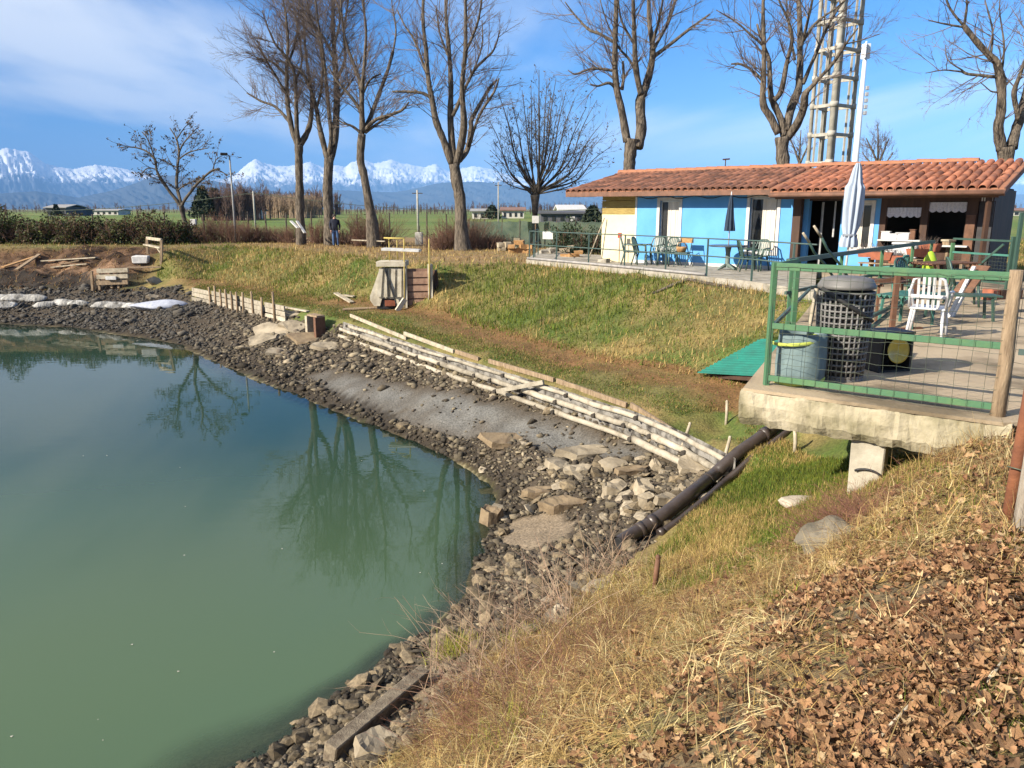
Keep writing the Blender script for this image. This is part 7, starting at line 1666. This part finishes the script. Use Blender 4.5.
# ================================================================== LOOSE STONES, GRASS, LEAVES, STALKS
def sample(mask, n, rng, margin=70, lo=None):
    """area-uniform random ground points where mask (on the terrain grid) is > random"""
    js, is_ = np.where(mask[:-1, :-1] > 0.02); A = np.diff(GX)[is_] * np.diff(GY)[js] * mask[js, is_]
    c = np.cumsum(A); k = np.searchsorted(c, rng.random(n) * c[-1]); k = np.minimum(k, len(c) - 1)
    x = GX[is_[k]] + rng.random(n) * np.diff(GX)[is_[k]]; y = GY[js[k]] + rng.random(n) * np.diff(GY)[js[k]]
    return x, y, ground_z(x, y), c[-1]
PXX, PYY = project(XX, np.maximum(YY, .5), ZZ)
INV = (PXX > -90) & (PXX < 1120) & (PYY > 180) & (PYY < 900) & (YY > 1.0) & (YY < 52)
# ---------------- stones
rs_ = np.random.default_rng(77)
deep = BASEZ
m_st = (in_poly(XX, YY, Z_RUBBLE) & (BASEZ > -.25) & INV).astype(float)
m_st *= np.where(flat_m, 0, 1) * np.where(gm_mask > .2, .05, 1.0) * np.clip(.75 + 1.6 * fbm(XX * .9, YY * .9, 3, 77), .35, 1) * np.clip(1.9 - YY / 16, .6, 1.7)
NB = 27000
x, y, z, area = sample(m_st, NB, rs_)
m_blk = (in_poly(XX, YY, zone((470, 575), (500, 552), (560, 550), (620, 556), (612, 582), (560, 628), (500, 655), (440, 690), (400, 720), (430, 650), (455, 620))) & INV).astype(float); xb, yb, zb_, _a = sample(m_blk, 900, rs_); x = np.concatenate([x[:-900], xb]); y = np.concatenate([y[:-900], yb]); z = np.concatenate([z[:-900], zb_])
dist = np.hypot(x, y)
size = np.exp(rs_.normal(-3.25, .55, NB)) * np.clip(.6 + dist / 26, .8, 1.45); size = np.clip(size, .012, .10 + .006 * dist); size[-900:] = np.clip(np.exp(rs_.normal(-3.4, .42, 900)), .015, .075)
far_left = np.clip((-x - 9) / 4, 0, 1)
STONE_C = np.array([(.15, .12, .08), (.10, .082, .06), (.20, .165, .11), (.08, .066, .048), (.28, .23, .155), (.125, .10, .074)])
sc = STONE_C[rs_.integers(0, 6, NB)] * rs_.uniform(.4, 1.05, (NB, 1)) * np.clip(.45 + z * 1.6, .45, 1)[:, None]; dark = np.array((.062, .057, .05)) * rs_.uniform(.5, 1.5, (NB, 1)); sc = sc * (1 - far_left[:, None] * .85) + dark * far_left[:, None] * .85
order = np.argsort(-size / np.maximum(dist, 3)); big = order[:300]; rest = order[300:]
M_STONE = mat('shore_stone', (.20, .155, .095), (.085, .066, .043), scale=3, rough=.95, bump=.5, bscale=14, obj_random=.45)
M_STONED = mat('dark_shore_stone', (.085, .08, .072), (.04, .037, .034), scale=3, rough=.9, bump=.5, bscale=14, obj_random=.45)
variants = [stone_mesh('stone', 500 + k, 1, ((1, .8, .5), (1.2, .7, .28), (1, .9, .6), (1.3, .7, .22))[k % 4], .25, None) for k in range(8)]
vd = []
for k, me in enumerate(variants):
    me2 = me.copy(); me.materials.append(M_STONE); me2.materials.append(M_STONED); vd.append(me2)
for i in big:
    k = int(rs_.integers(0, 8)); dk = far_left[i] > .5
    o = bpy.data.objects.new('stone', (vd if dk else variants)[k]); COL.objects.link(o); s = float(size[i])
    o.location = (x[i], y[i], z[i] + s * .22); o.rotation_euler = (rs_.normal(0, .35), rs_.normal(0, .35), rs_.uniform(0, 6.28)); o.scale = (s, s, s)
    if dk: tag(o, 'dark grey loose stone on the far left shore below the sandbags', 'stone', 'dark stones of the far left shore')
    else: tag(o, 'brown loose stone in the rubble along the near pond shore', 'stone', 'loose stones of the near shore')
shard_me = [stone_mesh('flat_shard', 560 + k, 1, (1.3, .8, .17), .2, M_SLAB) for k in range(5)]
for k in range(46):
    a_, b_ = (rs_.uniform(470, 700), rs_.uniform(440, 520)) if k < 30 else (rs_.uniform(215, 345), rs_.uniform(335, 385)) if k < 40 else (rs_.uniform(500, 600), rs_.uniform(560, 620))
    p = hit(a_, b_)
    if p.z > 1.2 or p.z < .03: continue
    o = bpy.data.objects.new('flat_shard', shard_me[k % 5]); COL.objects.link(o); s = float(rs_.uniform(.09, .24)) * (1.4 if p.y > 18 else 1); o.location = p + Vector((0, 0, s * .12)); o.rotation_euler = (rs_.normal(0, .25), rs_.normal(0, .25), rs_.uniform(0, 6.28)); o.scale = (s, s, s); tag(o, 'flat tan stone shard lying in the shore rubble', 'stone', 'flat shards in the rubble')
ico = bmesh.new(); bmesh.ops.create_icosphere(ico, subdivisions=1, radius=1.0); ico.verts.ensure_lookup_table(); iv = np.array([v.co[:] for v in ico.verts]); if_ = np.array([[v.index for v in f.verts] for f in ico.faces]); ico.free()
bases = []
for k in range(10):
    rr_ = np.random.default_rng(900 + k); v = iv * np.array((1, rr_.uniform(.45, .9), rr_.uniform(.18, .55)))
    for _ in range(6):
        nn = rr_.normal(0, 1, 3); nn /= np.linalg.norm(nn); s_ = v @ nn - rr_.uniform(.35, .7); v = v - np.where(s_ > 0, s_, 0)[:, None] * nn * .95
    bases.append(v * (1 + rr_.uniform(-.12, .12, (len(v), 1))))
bases = np.array(bases); nr = len(rest); bi = rs_.integers(0, 10, nr); yaw = rs_.uniform(0, 2 * pi, nr); tl = rs_.normal(0, .4, (nr, 2))
v = bases[bi] * size[rest][:, None, None]
def rotz(v, a): c, s = np.cos(a)[:, None], np.sin(a)[:, None]; return np.stack([v[..., 0] * c - v[..., 1] * s, v[..., 0] * s + v[..., 1] * c, v[..., 2]], -1)
def rotx(v, a): c, s = np.cos(a)[:, None], np.sin(a)[:, None]; return np.stack([v[..., 0], v[..., 1] * c - v[..., 2] * s, v[..., 1] * s + v[..., 2] * c], -1)
v = rotz(rotx(v, tl[:, 0]), yaw); v += np.stack([x[rest], y[rest], z[rest] + size[rest] * .15], -1)[:, None, :]
f = (if_[None] + (np.arange(nr) * len(iv))[:, None, None]).reshape(-1, 3)
M_PEB = attr_mat('pebble', rough=.95, spec=.25, nscale=(9.0,), amt=(.3,), bump=.4, bscale=30)
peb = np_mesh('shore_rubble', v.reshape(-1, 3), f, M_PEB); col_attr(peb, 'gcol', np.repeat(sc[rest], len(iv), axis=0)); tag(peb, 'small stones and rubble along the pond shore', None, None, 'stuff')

# ---------------- blades
def blades(name, lb, x, y, z, h, w, lean, cols, rng, K=3, droop=.5, matl=None, kind='stuff'):
    n = len(x); a = rng.uniform(0, 2 * pi, n); d = np.stack([np.cos(a), np.sin(a), np.zeros(n)], 1) * (lean * np.abs(rng.normal(.6, .45, n)))[:, None]; d[:, 2] = 1; d /= np.linalg.norm(d, axis=1, keepdims=True)
    sd = np.stack([-np.sin(a), np.cos(a), np.zeros(n)], 1); yawr = rng.uniform(-.8, .8, n); sd = sd * np.cos(yawr)[:, None] + d * np.sin(yawr)[:, None] * .3
    P = [np.stack([x, y, z - .01], 1)]
    for k in range(1, K): d = d + np.array((0, 0, -droop / (K - 1))) ; d = d / np.linalg.norm(d, axis=1, keepdims=True); P.append(P[-1] + d * (h / (K - 1))[:, None])
    P = np.stack(P, 1); wk = np.linspace(1, .12, K)[None, :, None] * w[:, None, None]
    Lf = P - sd[:, None, :] * wk; Rt = P + sd[:, None, :] * wk; V = np.stack([Lf, Rt], 2)           # n,K,2,3
    idx = np.arange(n * K * 2).reshape(n, K, 2); q = np.stack([idx[:, :-1, 0], idx[:, :-1, 1], idx[:, 1:, 1], idx[:, 1:, 0]], -1).reshape(-1, 4)
    o = np_mesh(name, V.reshape(-1, 3), q, matl or M_BLADE); col_attr(o, 'gcol', np.repeat(cols, K * 2, axis=0)); tag(o, lb, None, None, kind); return o
M_BLADE = attr_mat('grass_blade', rough=.75, spec=.25, nscale=(.6,), amt=(.15,), bump=0, two_sided=.3)
def pick(rng, n, pal, wts, jit=.3): c = np.array(pal)[rng.choice(len(pal), n, p=np.array(wts) / sum(wts))]; return np.clip(c * rng.uniform(1 - jit, 1 + jit, (n, 1)), .003, 1)
rg = np.random.default_rng(201)
G1, G2, G3 = (.115, .165, .020), (.19, .205, .032), (.06, .09, .016); T1, T2, T3 = (.50, .36, .145), (.39, .265, .095), (.61, .49, .245); B1 = (.20, .115, .055)
# slope and berm grass: greenness follows patches
green = np.clip(.45 + 1.5 * fbm(XX * .8, YY * .8, 4, 251) + .8 * fbm(XX * .25, YY * .25, 2, 253), 0, 1)
def grid_at(A, x, y): i = np.clip(np.searchsorted(GX, x) - 1, 0, nx - 1); j = np.clip(np.searchsorted(GY, y) - 1, 0, ny - 1); return A[j, i]
on_slope = (~plat) & (BASEZ > 1.5) & (BASEZ < 3.02) & (YY > 9.0) & (~rub) & INV & (gul < .2) & (XX > -25)
deckpoly = [DA, DC, Vector((6.2, 6.5, 0)), Vector((17, 12, 0)), Vector((18, 22, 0)), H(hs(1005), -4, 0), H(-1.0, -4, 0), tp0, tp1, tp2, tp3, tp4]
notdeck = ~in_poly(XX, YY, deckpoly)
m1 = (on_slope & notdeck).astype(float) * np.clip(1.2 - YY / 60, .25, 1); n = 150000
x, y, z, A_ = sample(m1, n, rg); g = grid_at(green, x, y); pg = rg.random(n) < g
cols = np.where(pg[:, None], pick(rg, n, (G1, G2, G3), (4, 3, 2)), pick(rg, n, (T1, T2, B1, (.22, .20, .06)), (3, 3, 1, 3)))
blades('slope_grass', 'short patchy grass on the slope below the terrace', x, y, z, rg.uniform(.06, .20, n) * (1 + (y > 20) * .4), rg.uniform(.005, .011, n) * (1 + np.clip(y - 10, 0, 40) / 22), .9, cols, rg)
# berm
bm_ = (onberm & notdeck & (~rub) & INV & (XX > -16)).astype(float) * np.clip(.12 + .9 * np.clip(.9 - np.abs(dwall - .75) / .7 + .9 * n2, 0, 1), 0, 1); n = 45000
x, y, z, A_ = sample(bm_, n, rg); cols = pick(rg, n, (G1, G3, T2, B1, (.20, .17, .05)), (4, 3, 2, 2, 2)); blades('berm_grass', 'short trodden grass on the berm path', x, y, z, rg.uniform(.03, .08, n), rg.uniform(.005, .009, n) * (1 + np.clip(y - 10, 0, 40) / 25), .9, cols, rg)
# small lawn by the pipe
ml = (in_poly(XX, YY, zone((640, 570), (690, 510), (735, 470), (775, 436), (905, 462), (940, 475), (868, 500), (840, 540), (780, 570), (700, 590), (660, 600))) & INV).astype(float); n = 75000; x, y, z, A_ = sample(ml, n, rg)
gl_ = np.clip(.20 + 1.7 * fbm(x * .9, y * .9, 3, 271) + .6 * np.exp(-((x - 2.15) ** 2 + (y - 8.9) ** 2) / 1.2), 0, 1); pg = rg.random(n) < gl_
cols = np.where(pg[:, None], pick(rg, n, (G1, G2, G3, (.10, .17, .02)), (3, 4, 2, 1)), pick(rg, n, (T1, T2, (.30, .24, .07), B1), (3, 2, 3, 1))); blades('lawn_grass', 'short bright green and straw grass below the deck', x, y, z, rg.uniform(.03, .10, n), rg.uniform(.003, .006, n), .9, cols, rg)
# dry grass of the near slope, in leaning clumps
zdry = in_poly(XX, YY, Z_DRY); zleaf = in_poly(XX, YY, Z_LEAF)
md = (zdry & INV & notdeck).astype(float) + .40 * (zleaf & INV); md *= np.clip(.35 + 1.4 * fbm(XX * 1.3, YY * 1.3, 3, 281) + .35, .08, 1)
def clumps(nc, per, spread, hr, wr, lean, droop, pal, wts, name, lb, mask, seed, K=4):
    r_ = np.random.default_rng(seed); cx, cy, cz, A_ = sample(mask, nc, r_); i = np.repeat(np.arange(nc), per); n = len(i); sp = spread * r_.uniform(.5, 1.5, nc)[i]
    x = cx[i] + r_.normal(0, 1, n) * sp; y = cy[i] + r_.normal(0, 1, n) * sp; z = ground_z(x, y); base = pick(r_, nc, pal, wts, .25)[i]; cols = np.clip(base * r_.uniform(.6, 1.35, (n, 1)), .003, 1)
    h = r_.uniform(*hr, n) * r_.uniform(.6, 1.4, nc)[i]; w = r_.uniform(*wr, n); n_ = n
    az = r_.uniform(0, 2 * pi, nc)[i] + r_.normal(0, .9, n); ln = lean * np.abs(r_.normal(.9, .5, n)); d = np.stack([np.cos(az) * ln, np.sin(az) * ln, np.ones(n)], 1); d /= np.linalg.norm(d, axis=1, keepdims=True)
    sd = np.stack([-np.sin(az), np.cos(az), np.zeros(n)], 1); P = [np.stack([x, y, z - .01], 1)]
    for k in range(1, K): d = d + r_.normal(0, .16, (n, 3)); d[:, 2] -= droop / (K - 1); d /= np.linalg.norm(d, axis=1, keepdims=True); q = P[-1] + d * (h / (K - 1))[:, None]; q[:, 2] = np.maximum(q[:, 2], ground_z(q[:, 0], q[:, 1]) + .006 + .012 * r_.random(n)); P.append(q)
    P = np.stack(P, 1); wk = np.linspace(1, .15, K)[None, :, None] * w[:, None, None]; V = np.stack([P - sd[:, None] * wk, P + sd[:, None] * wk], 2); idx = np.arange(n * K * 2).reshape(n, K, 2); q = np.stack([idx[:, :-1, 0], idx[:, :-1, 1], idx[:, 1:, 1], idx[:, 1:, 0]], -1).reshape(-1, 4)
    o = np_mesh(name, V.reshape(-1, 3), q, M_BLADE); col_attr(o, 'gcol', np.repeat(cols, K * 2, axis=0)); tag(o, lb, None, None, 'stuff'); return o
DP = (T1, T2, T3, B1, (.24, .21, .08), (.30, .17, .08)); DW = (4, 4, 3, 3, 1.3, 2)
clumps(1500, 26, .05, (.10, .28), (.002, .0044), 1.7, 1.5, DP, DW, 'dry_grass', 'matted dry straw grass on the near slope', md, 611)
clumps(420, 14, .03, (.10, .24), (.0014, .0026), .55, .8, DP, DW, 'dry_grass', 'upright dry grass tussocks on the near slope', md, 612)
clumps(1300, 18, .10, (.08, .26), (.0016, .003), 7.0, .6, DP, DW, 'straw_litter', 'flattened straw litter on the near slope', md, 613, 3)
shr = (in_poly(XX, YY, zone((400, 768), (430, 690), (470, 640), (540, 600), (600, 570), (640, 600), (600, 680), (560, 768))) & INV).astype(float)
clumps(420, 22, .06, (.10, .30), (.0014, .0026), 1.4, 1.2, (B1, (.30, .17, .09), (.16, .085, .05), T2, T1), (4, 4, 3, 2, 2), 'dry_weeds', 'reddish dry weeds matted on the shore slope', shr, 614)
# green tufts
def tuft(px, py, n, spread, hmin, hmax, pal, wts, name, lb, w=(.003, .006), lean=1.0):
    p = hit(px, py); x = p.x + rg.normal(0, spread, n); y = p.y + rg.normal(0, spread, n); z = ground_z(x, y); return blades(name, lb, x, y, z, rg.uniform(hmin, hmax, n), rg.uniform(*w, n), lean, pick(rg, n, pal, wts), rg, K=4, droop=.8)
YG = (.42, .40, .07)
for i, (px, py, n, s, a, b) in enumerate(((455, 655, 480, .10, .10, .34), (520, 640, 160, .10, .08, .22), (505, 730, 220, .12, .06, .18), (615, 585, 300, .16, .05, .14), (665, 590, 420, .18, .05, .13), (500, 755, 160, .1, .06, .16))): tuft(px, py, n, s, a, b, (YG, G2, G1, T1), (4, 2, 1, 2), 'sedge_tuft', 'yellow-green sedge tuft on the near shore slope')
for i, (px, py, n, s) in enumerate(((770, 605, 500, .10), (990, 720, 600, .12), (930, 490, 700, .18), (965, 500, 500, .15), (880, 530, 400, .14), (1000, 545, 500, .10), (905, 545, 300, .1), (740, 555, 400, .14))): tuft(px, py, n, s, .03, .11, (G1, G2, YG, T1), (4, 3, 1, 2), 'grass_tuft', 'small green grass tuft among the dead leaves', (.002, .004))
# bank top, far: coarse dry tufts
mt_ = ((YY > 27) & (YY < 50) & (BASEZ > 2.75) & INV & notdeck & (XX > -45)).astype(float); n = 30000; x, y, z, A_ = sample(mt_, n, rg); cols = np.where((x < -16)[:, None] & (rg.random(n) < .6)[:, None], pick(rg, n, (G2, (.20, .19, .06), G1), (2, 3, 1)), pick(rg, n, (T1, T2, B1, (.24, .19, .07)), (3, 3, 2, 2))); blades('bank_grass', 'dry rough grass on top of the far bank', x, y, z, rg.uniform(.06, .22, n), rg.uniform(.012, .025, n), 1.0, cols, rg)
mt_ = ((gul > .1) & INV).astype(float); n = 9000; x, y, z, A_ = sample(mt_, n, rg); cols = pick(rg, n, (B1, T2, (.10, .05, .03), (.20, .10, .05)), (3, 2, 3, 2)); blades('bank_roots', 'hanging roots and dead grass on the raw bank', x, y, z, rg.uniform(.1, .35, n), rg.uniform(.012, .03, n), 2.5, cols, rg, droop=1.4)

# ---------------- fallen leaves
def leaf_shape(seed):
    r_ = np.random.default_rng(seed); n = 11; t = np.linspace(0, 2 * pi, n, endpoint=False) + r_.uniform(-.18, .18, n); rad = np.where(np.arange(n) % 2 == 0, 1.0, r_.uniform(.6, .95)) * r_.uniform(.7, 1.2, n); rim = np.stack([rad * np.cos(t), rad * np.sin(t) * r_.uniform(.38, .85), np.zeros(n)], 1)
    cur = r_.uniform(.5, 1.7); fold = r_.uniform(-1.2, 1.5); rim[:, 2] = cur * (rim[:, 1] ** 2) + fold * .35 * rim[:, 0] ** 2 + r_.normal(0, .14, n); V = np.concatenate([np.zeros((1, 3)), rim]); f = np.array([(0, 1 + k, 1 + (k + 1) % n) for k in range(n)]); return V, f
shapes = [leaf_shape(700 + k) for k in range(18)]
LP = np.array([(.23, .118, .058), (.30, .165, .08), (.165, .08, .04), (.37, .235, .12), (.10, .055, .028), (.43, .305, .17)])
m_lf = (in_poly(XX, YY, Z_LEAF) & INV).astype(float) * np.clip(.55 + 1.7 * fbm(XX * 1.7, YY * 1.7, 3, 291), .05, 1)
dz = line_dist(XX, YY, Z_LEAF + Z_LEAF[:1]); m_lf *= np.clip(.25 + dz / .35, 0, 1)
m_lf += .05 * (in_poly(XX, YY, Z_DRY) & INV & (BASEZ > 1.6)); 
bare = hit(800, 712); m_lf *= 1 - .85 * np.exp(-(((XX - bare.x) / .16) ** 2 + ((YY - bare.y) / .14) ** 2))
NL = 15500; x, y, z, A_ = sample(m_lf, NL, rg); sz = np.clip(np.exp(rg.normal(-4.0, .42, NL)), .007, .042); d = np.hypot(x, y)
zl = z + rg.uniform(.004, .045, NL); eul = np.stack([rg.normal(0, .42, NL), rg.normal(0, .42, NL), rg.uniform(0, 2 * pi, NL)], 1); si = rg.integers(0, 18, NL); lc = LP[rg.choice(6, NL, p=(.25, .25, .17, .15, .1, .08))] * rg.uniform(.75, 1.25, (NL, 1))
px_, py_ = project(x, y, z); vis = (px_ < 1030) & (py_ < 775) & (py_ > 400)
order = np.argsort(-(sz / d) * vis); near300 = order[:300]; others = order[300:]
M_LEAF = mat('fallen_leaf', (.31, .178, .085), (.14, .075, .036), scale=14, rough=.75, spec=.3, obj_random=.4, bump=.4, bscale=60)
lms = []
for k, (V, f_) in enumerate(shapes): me = bpy.data.meshes.new('fallen_leaf'); me.from_pydata([tuple(p) for p in V], [], [tuple(int(a) for a in t) for t in f_]); me.update(); me.materials.append(M_LEAF); lms.append(me)
for i in near300:
    o = bpy.data.objects.new('fallen_leaf', lms[int(si[i])]); COL.objects.link(o); o.location = (x[i], y[i], zl[i]); o.rotation_euler = tuple(float(a) for a in eul[i]); s = float(sz[i]); o.scale = (s, s, s); tag(o, 'curled brown dead leaf on the ground in the near right corner', 'leaf', 'dead leaves on the near slope')
allV = []; allF = []; allC = []; off = 0
for k in range(18):
    sel = others[si[others] == k]; V, f_ = shapes[k]; m = len(sel); v = np.repeat(V[None], m, 0) * sz[sel][:, None, None]
    v = rotx(v, eul[sel, 0]); c, s = np.cos(eul[sel, 1])[:, None], np.sin(eul[sel, 1])[:, None]; v = np.stack([v[..., 0] * c + v[..., 2] * s, v[..., 1], -v[..., 0] * s + v[..., 2] * c], -1); v = rotz(v, eul[sel, 2]) + np.stack([x[sel], y[sel], zl[sel]], -1)[:, None]
    allV.append(v.reshape(-1, 3)); allF.append((f_[None] + (np.arange(m) * len(V))[:, None, None]).reshape(-1, 3) + off); allC.append(np.repeat(lc[sel], len(V), axis=0)); off += m * len(V)
M_LEAFS = attr_mat('leaf_litter', rough=.75, spec=.3, nscale=(30.,), amt=(.3,), bump=.3, bscale=60, two_sided=.15)
lo_ = np_mesh('leaf_litter', np.concatenate(allV), np.concatenate(allF), M_LEAFS); col_attr(lo_, 'gcol', np.concatenate(allC)); tag(lo_, 'brown dead leaves covering the near slope', None, None, 'stuff')

# ---------------- dry stalks and brambles
def stalks(name, lb, pts_px, n, spread, lmin, lmax, rad, matl, seed, lean=.5, kids=2, dirbias=(0, 0, 0)):
    r_ = np.random.default_rng(seed); c = [hit(a, b) for a, b in pts_px]; k = r_.integers(0, len(c), n); xs_ = np.array([c[i].x for i in k]) + r_.normal(0, spread, n); ys_ = np.array([c[i].y for i in k]) + r_.normal(0, spread, n); st = np.stack([xs_, ys_, ground_z(xs_, ys_) - .02], 1)
    dr = r_.normal(0, lean, (n, 3)); dr[:, 2] = 1; dr += np.array(dirbias); dr /= np.linalg.norm(dr, axis=1, keepdims=True); P, R = grow_twigs(r_, st, dr, r_.uniform(lmin, lmax, n), np.full(n, rad) * r_.uniform(.6, 1.3, n), .6, 0, .6, 7); V1, q1 = batch_tubes(P, R, 4)
    Vs, qs = [V1], [q1]
    if kids: ch = children(r_, P, R, kids, .3, .7, (.12, .35), .6, .0008); P2, R2 = grow_twigs(r_, *ch, .2, 0, .5, 4); V2, q2 = batch_tubes(P2, R2, 3); Vs.append(V2); qs.append(q2 + len(V1))
    o = np_mesh(name, np.concatenate(Vs), np.concatenate(qs), matl); tag(o, lb, None, None, 'stuff'); return o
M_STALK = mat('dry_stalk', (.42, .31, .21), (.26, .16, .11), scale=3, rough=.9); M_STALKR = mat('red_stalk', (.24, .115, .075), (.15, .07, .05), scale=3, rough=.9)
stalks('dry_stalks', 'pale dry stalks rising from the near shore slope', ((450, 680), (470, 660), (500, 640), (540, 640), (570, 620), (560, 600), (600, 580), (530, 620), (510, 680), (480, 700)), 200, .15, .3, 1.05, .0036, M_STALK, 1, .5, 3, (-.35, .15, 0))
stalks('bramble_stems', 'thin reddish bramble stems tangled on the near shore slope', ((460, 690), (490, 700), (520, 680), (550, 690), (480, 730), (440, 740), (560, 660), (600, 640), (520, 740)), 900, .16, .12, .5, .0018, M_STALKR, 2, 1.0, 3)
stalks('bramble_stems', 'dry vine stems covering the grey boulder', ((835, 525), (850, 530), (820, 535), (860, 520)), 900, .15, .15, .5, .0018, M_STALKR, 3, 1.0, 4)
stalks('dry_stalks', 'few bare stalks by the drain pipe mouth', ((640, 580), (610, 560), (625, 570)), 40, .10, .25, .6, .003, M_STALK, 4, .4, 2, (-.2, 0, 0))
stalks('bramble_stems', 'dry brown weeds above the lawn corner', ((690, 570), (720, 590), (700, 610)), 200, .14, .08, .25, .0018, M_STALKR, 5, .7, 3)
for i, (pts_, lb) in enumerate(((((880, 745), (905, 718), (925, 700), (955, 690)), 'thin pale bare twig lying among the leaves near the right edge'), (((985, 690), (1000, 672), (1012, 658)), 'short pale twig at the right edge of the leaves'), (((500, 725), (515, 742), (545, 748), (575, 738)), 'curved pale root lying in the brambles'))):
    P = [hit(a, b) + Vector((0, 0, .035)) for a, b in pts_]; m = MB(); m.tube(P, [.006, .006, .005, .004][:len(P)], 6); o = m.build('twig', M_PALEWOOD, origin=P[0]); tag(o, lb, 'twig')
# terrace driftwood branch
P = [gz(665, 293, 2.55), hit(690, 284) + Vector((0, 0, .15)), on_edge(698) + Vector((-.1, -.1, -.05)), on_edge(735) + Vector((-.12, -.15, -.12))]; m = MB(); m.tube([hit(652, 296) + Vector((0, 0, .03)), hit(675, 287) + Vector((0, 0, .08)), on_edge(692) + Vector((-.15, -.2, -.1)), on_edge(715) + Vector((-.15, -.15, -.16)), on_edge(745) + Vector((-.12, -.15, -.2))], [.03, .045, .05, .05, .03], 7); o = m.build('fallen_branch', M_BARK, origin=hit(665, 293)); tag(o, 'dark fallen branch lying along the terrace edge', 'branch')
# ---------------- specks floating on the pond
M_SPECK = mat('floating_speck', (.6, .58, .5), (.4, .38, .3), scale=9, rough=.8)
rk = np.random.default_rng(12); sV = []; sF = []
for k in range(24):
    p = gz(rk.uniform(-20, 470), rk.uniform(385, 760), .006)
    if gzf(p.x, p.y) > -.1: continue
    a = rk.uniform(0, 6.28); s = rk.uniform(.006, .018); b0 = len(sV); sV += [(p.x + s * cos(a + t) * (1 if j % 2 else .5), p.y + s * sin(a + t) * (1 if j % 2 else .5), .006) for j, t in enumerate(np.linspace(0, 2 * pi, 6, endpoint=False))]; sF += [(b0, b0 + 1, b0 + 2), (b0, b0 + 2, b0 + 3), (b0, b0 + 3, b0 + 4), (b0, b0 + 4, b0 + 5)]
so2 = np_mesh('floating_specks', np.array(sV), np.array(sF), M_SPECK); tag(so2, 'pale specks floating on the pond', None, None, 'stuff')

# ================================================================== HAZE
hz = MB().box((0, 13000, 1250), (80000, 50000, 2502 + 4))
M_HAZE = bpy.data.materials.new('haze_air'); M_HAZE.use_nodes = True
hn = M_HAZE.node_tree.nodes; hl = M_HAZE.node_tree.links; hn.clear()
ho = hn.new('ShaderNodeOutputMaterial'); hv = hn.new('ShaderNodeVolumePrincipled')
hv.inputs['Color'].default_value = (.24, .52, 1.0, 1); hv.inputs['Density'].default_value = 6.0e-5; hv.inputs['Anisotropy'].default_value = -0.3
hl.new(hv.outputs[0], ho.inputs['Volume'])
haze = hz.build('haze', M_HAZE); tag(haze, 'pale blue air haze in front of the far mountains', None, None, 'stuff')
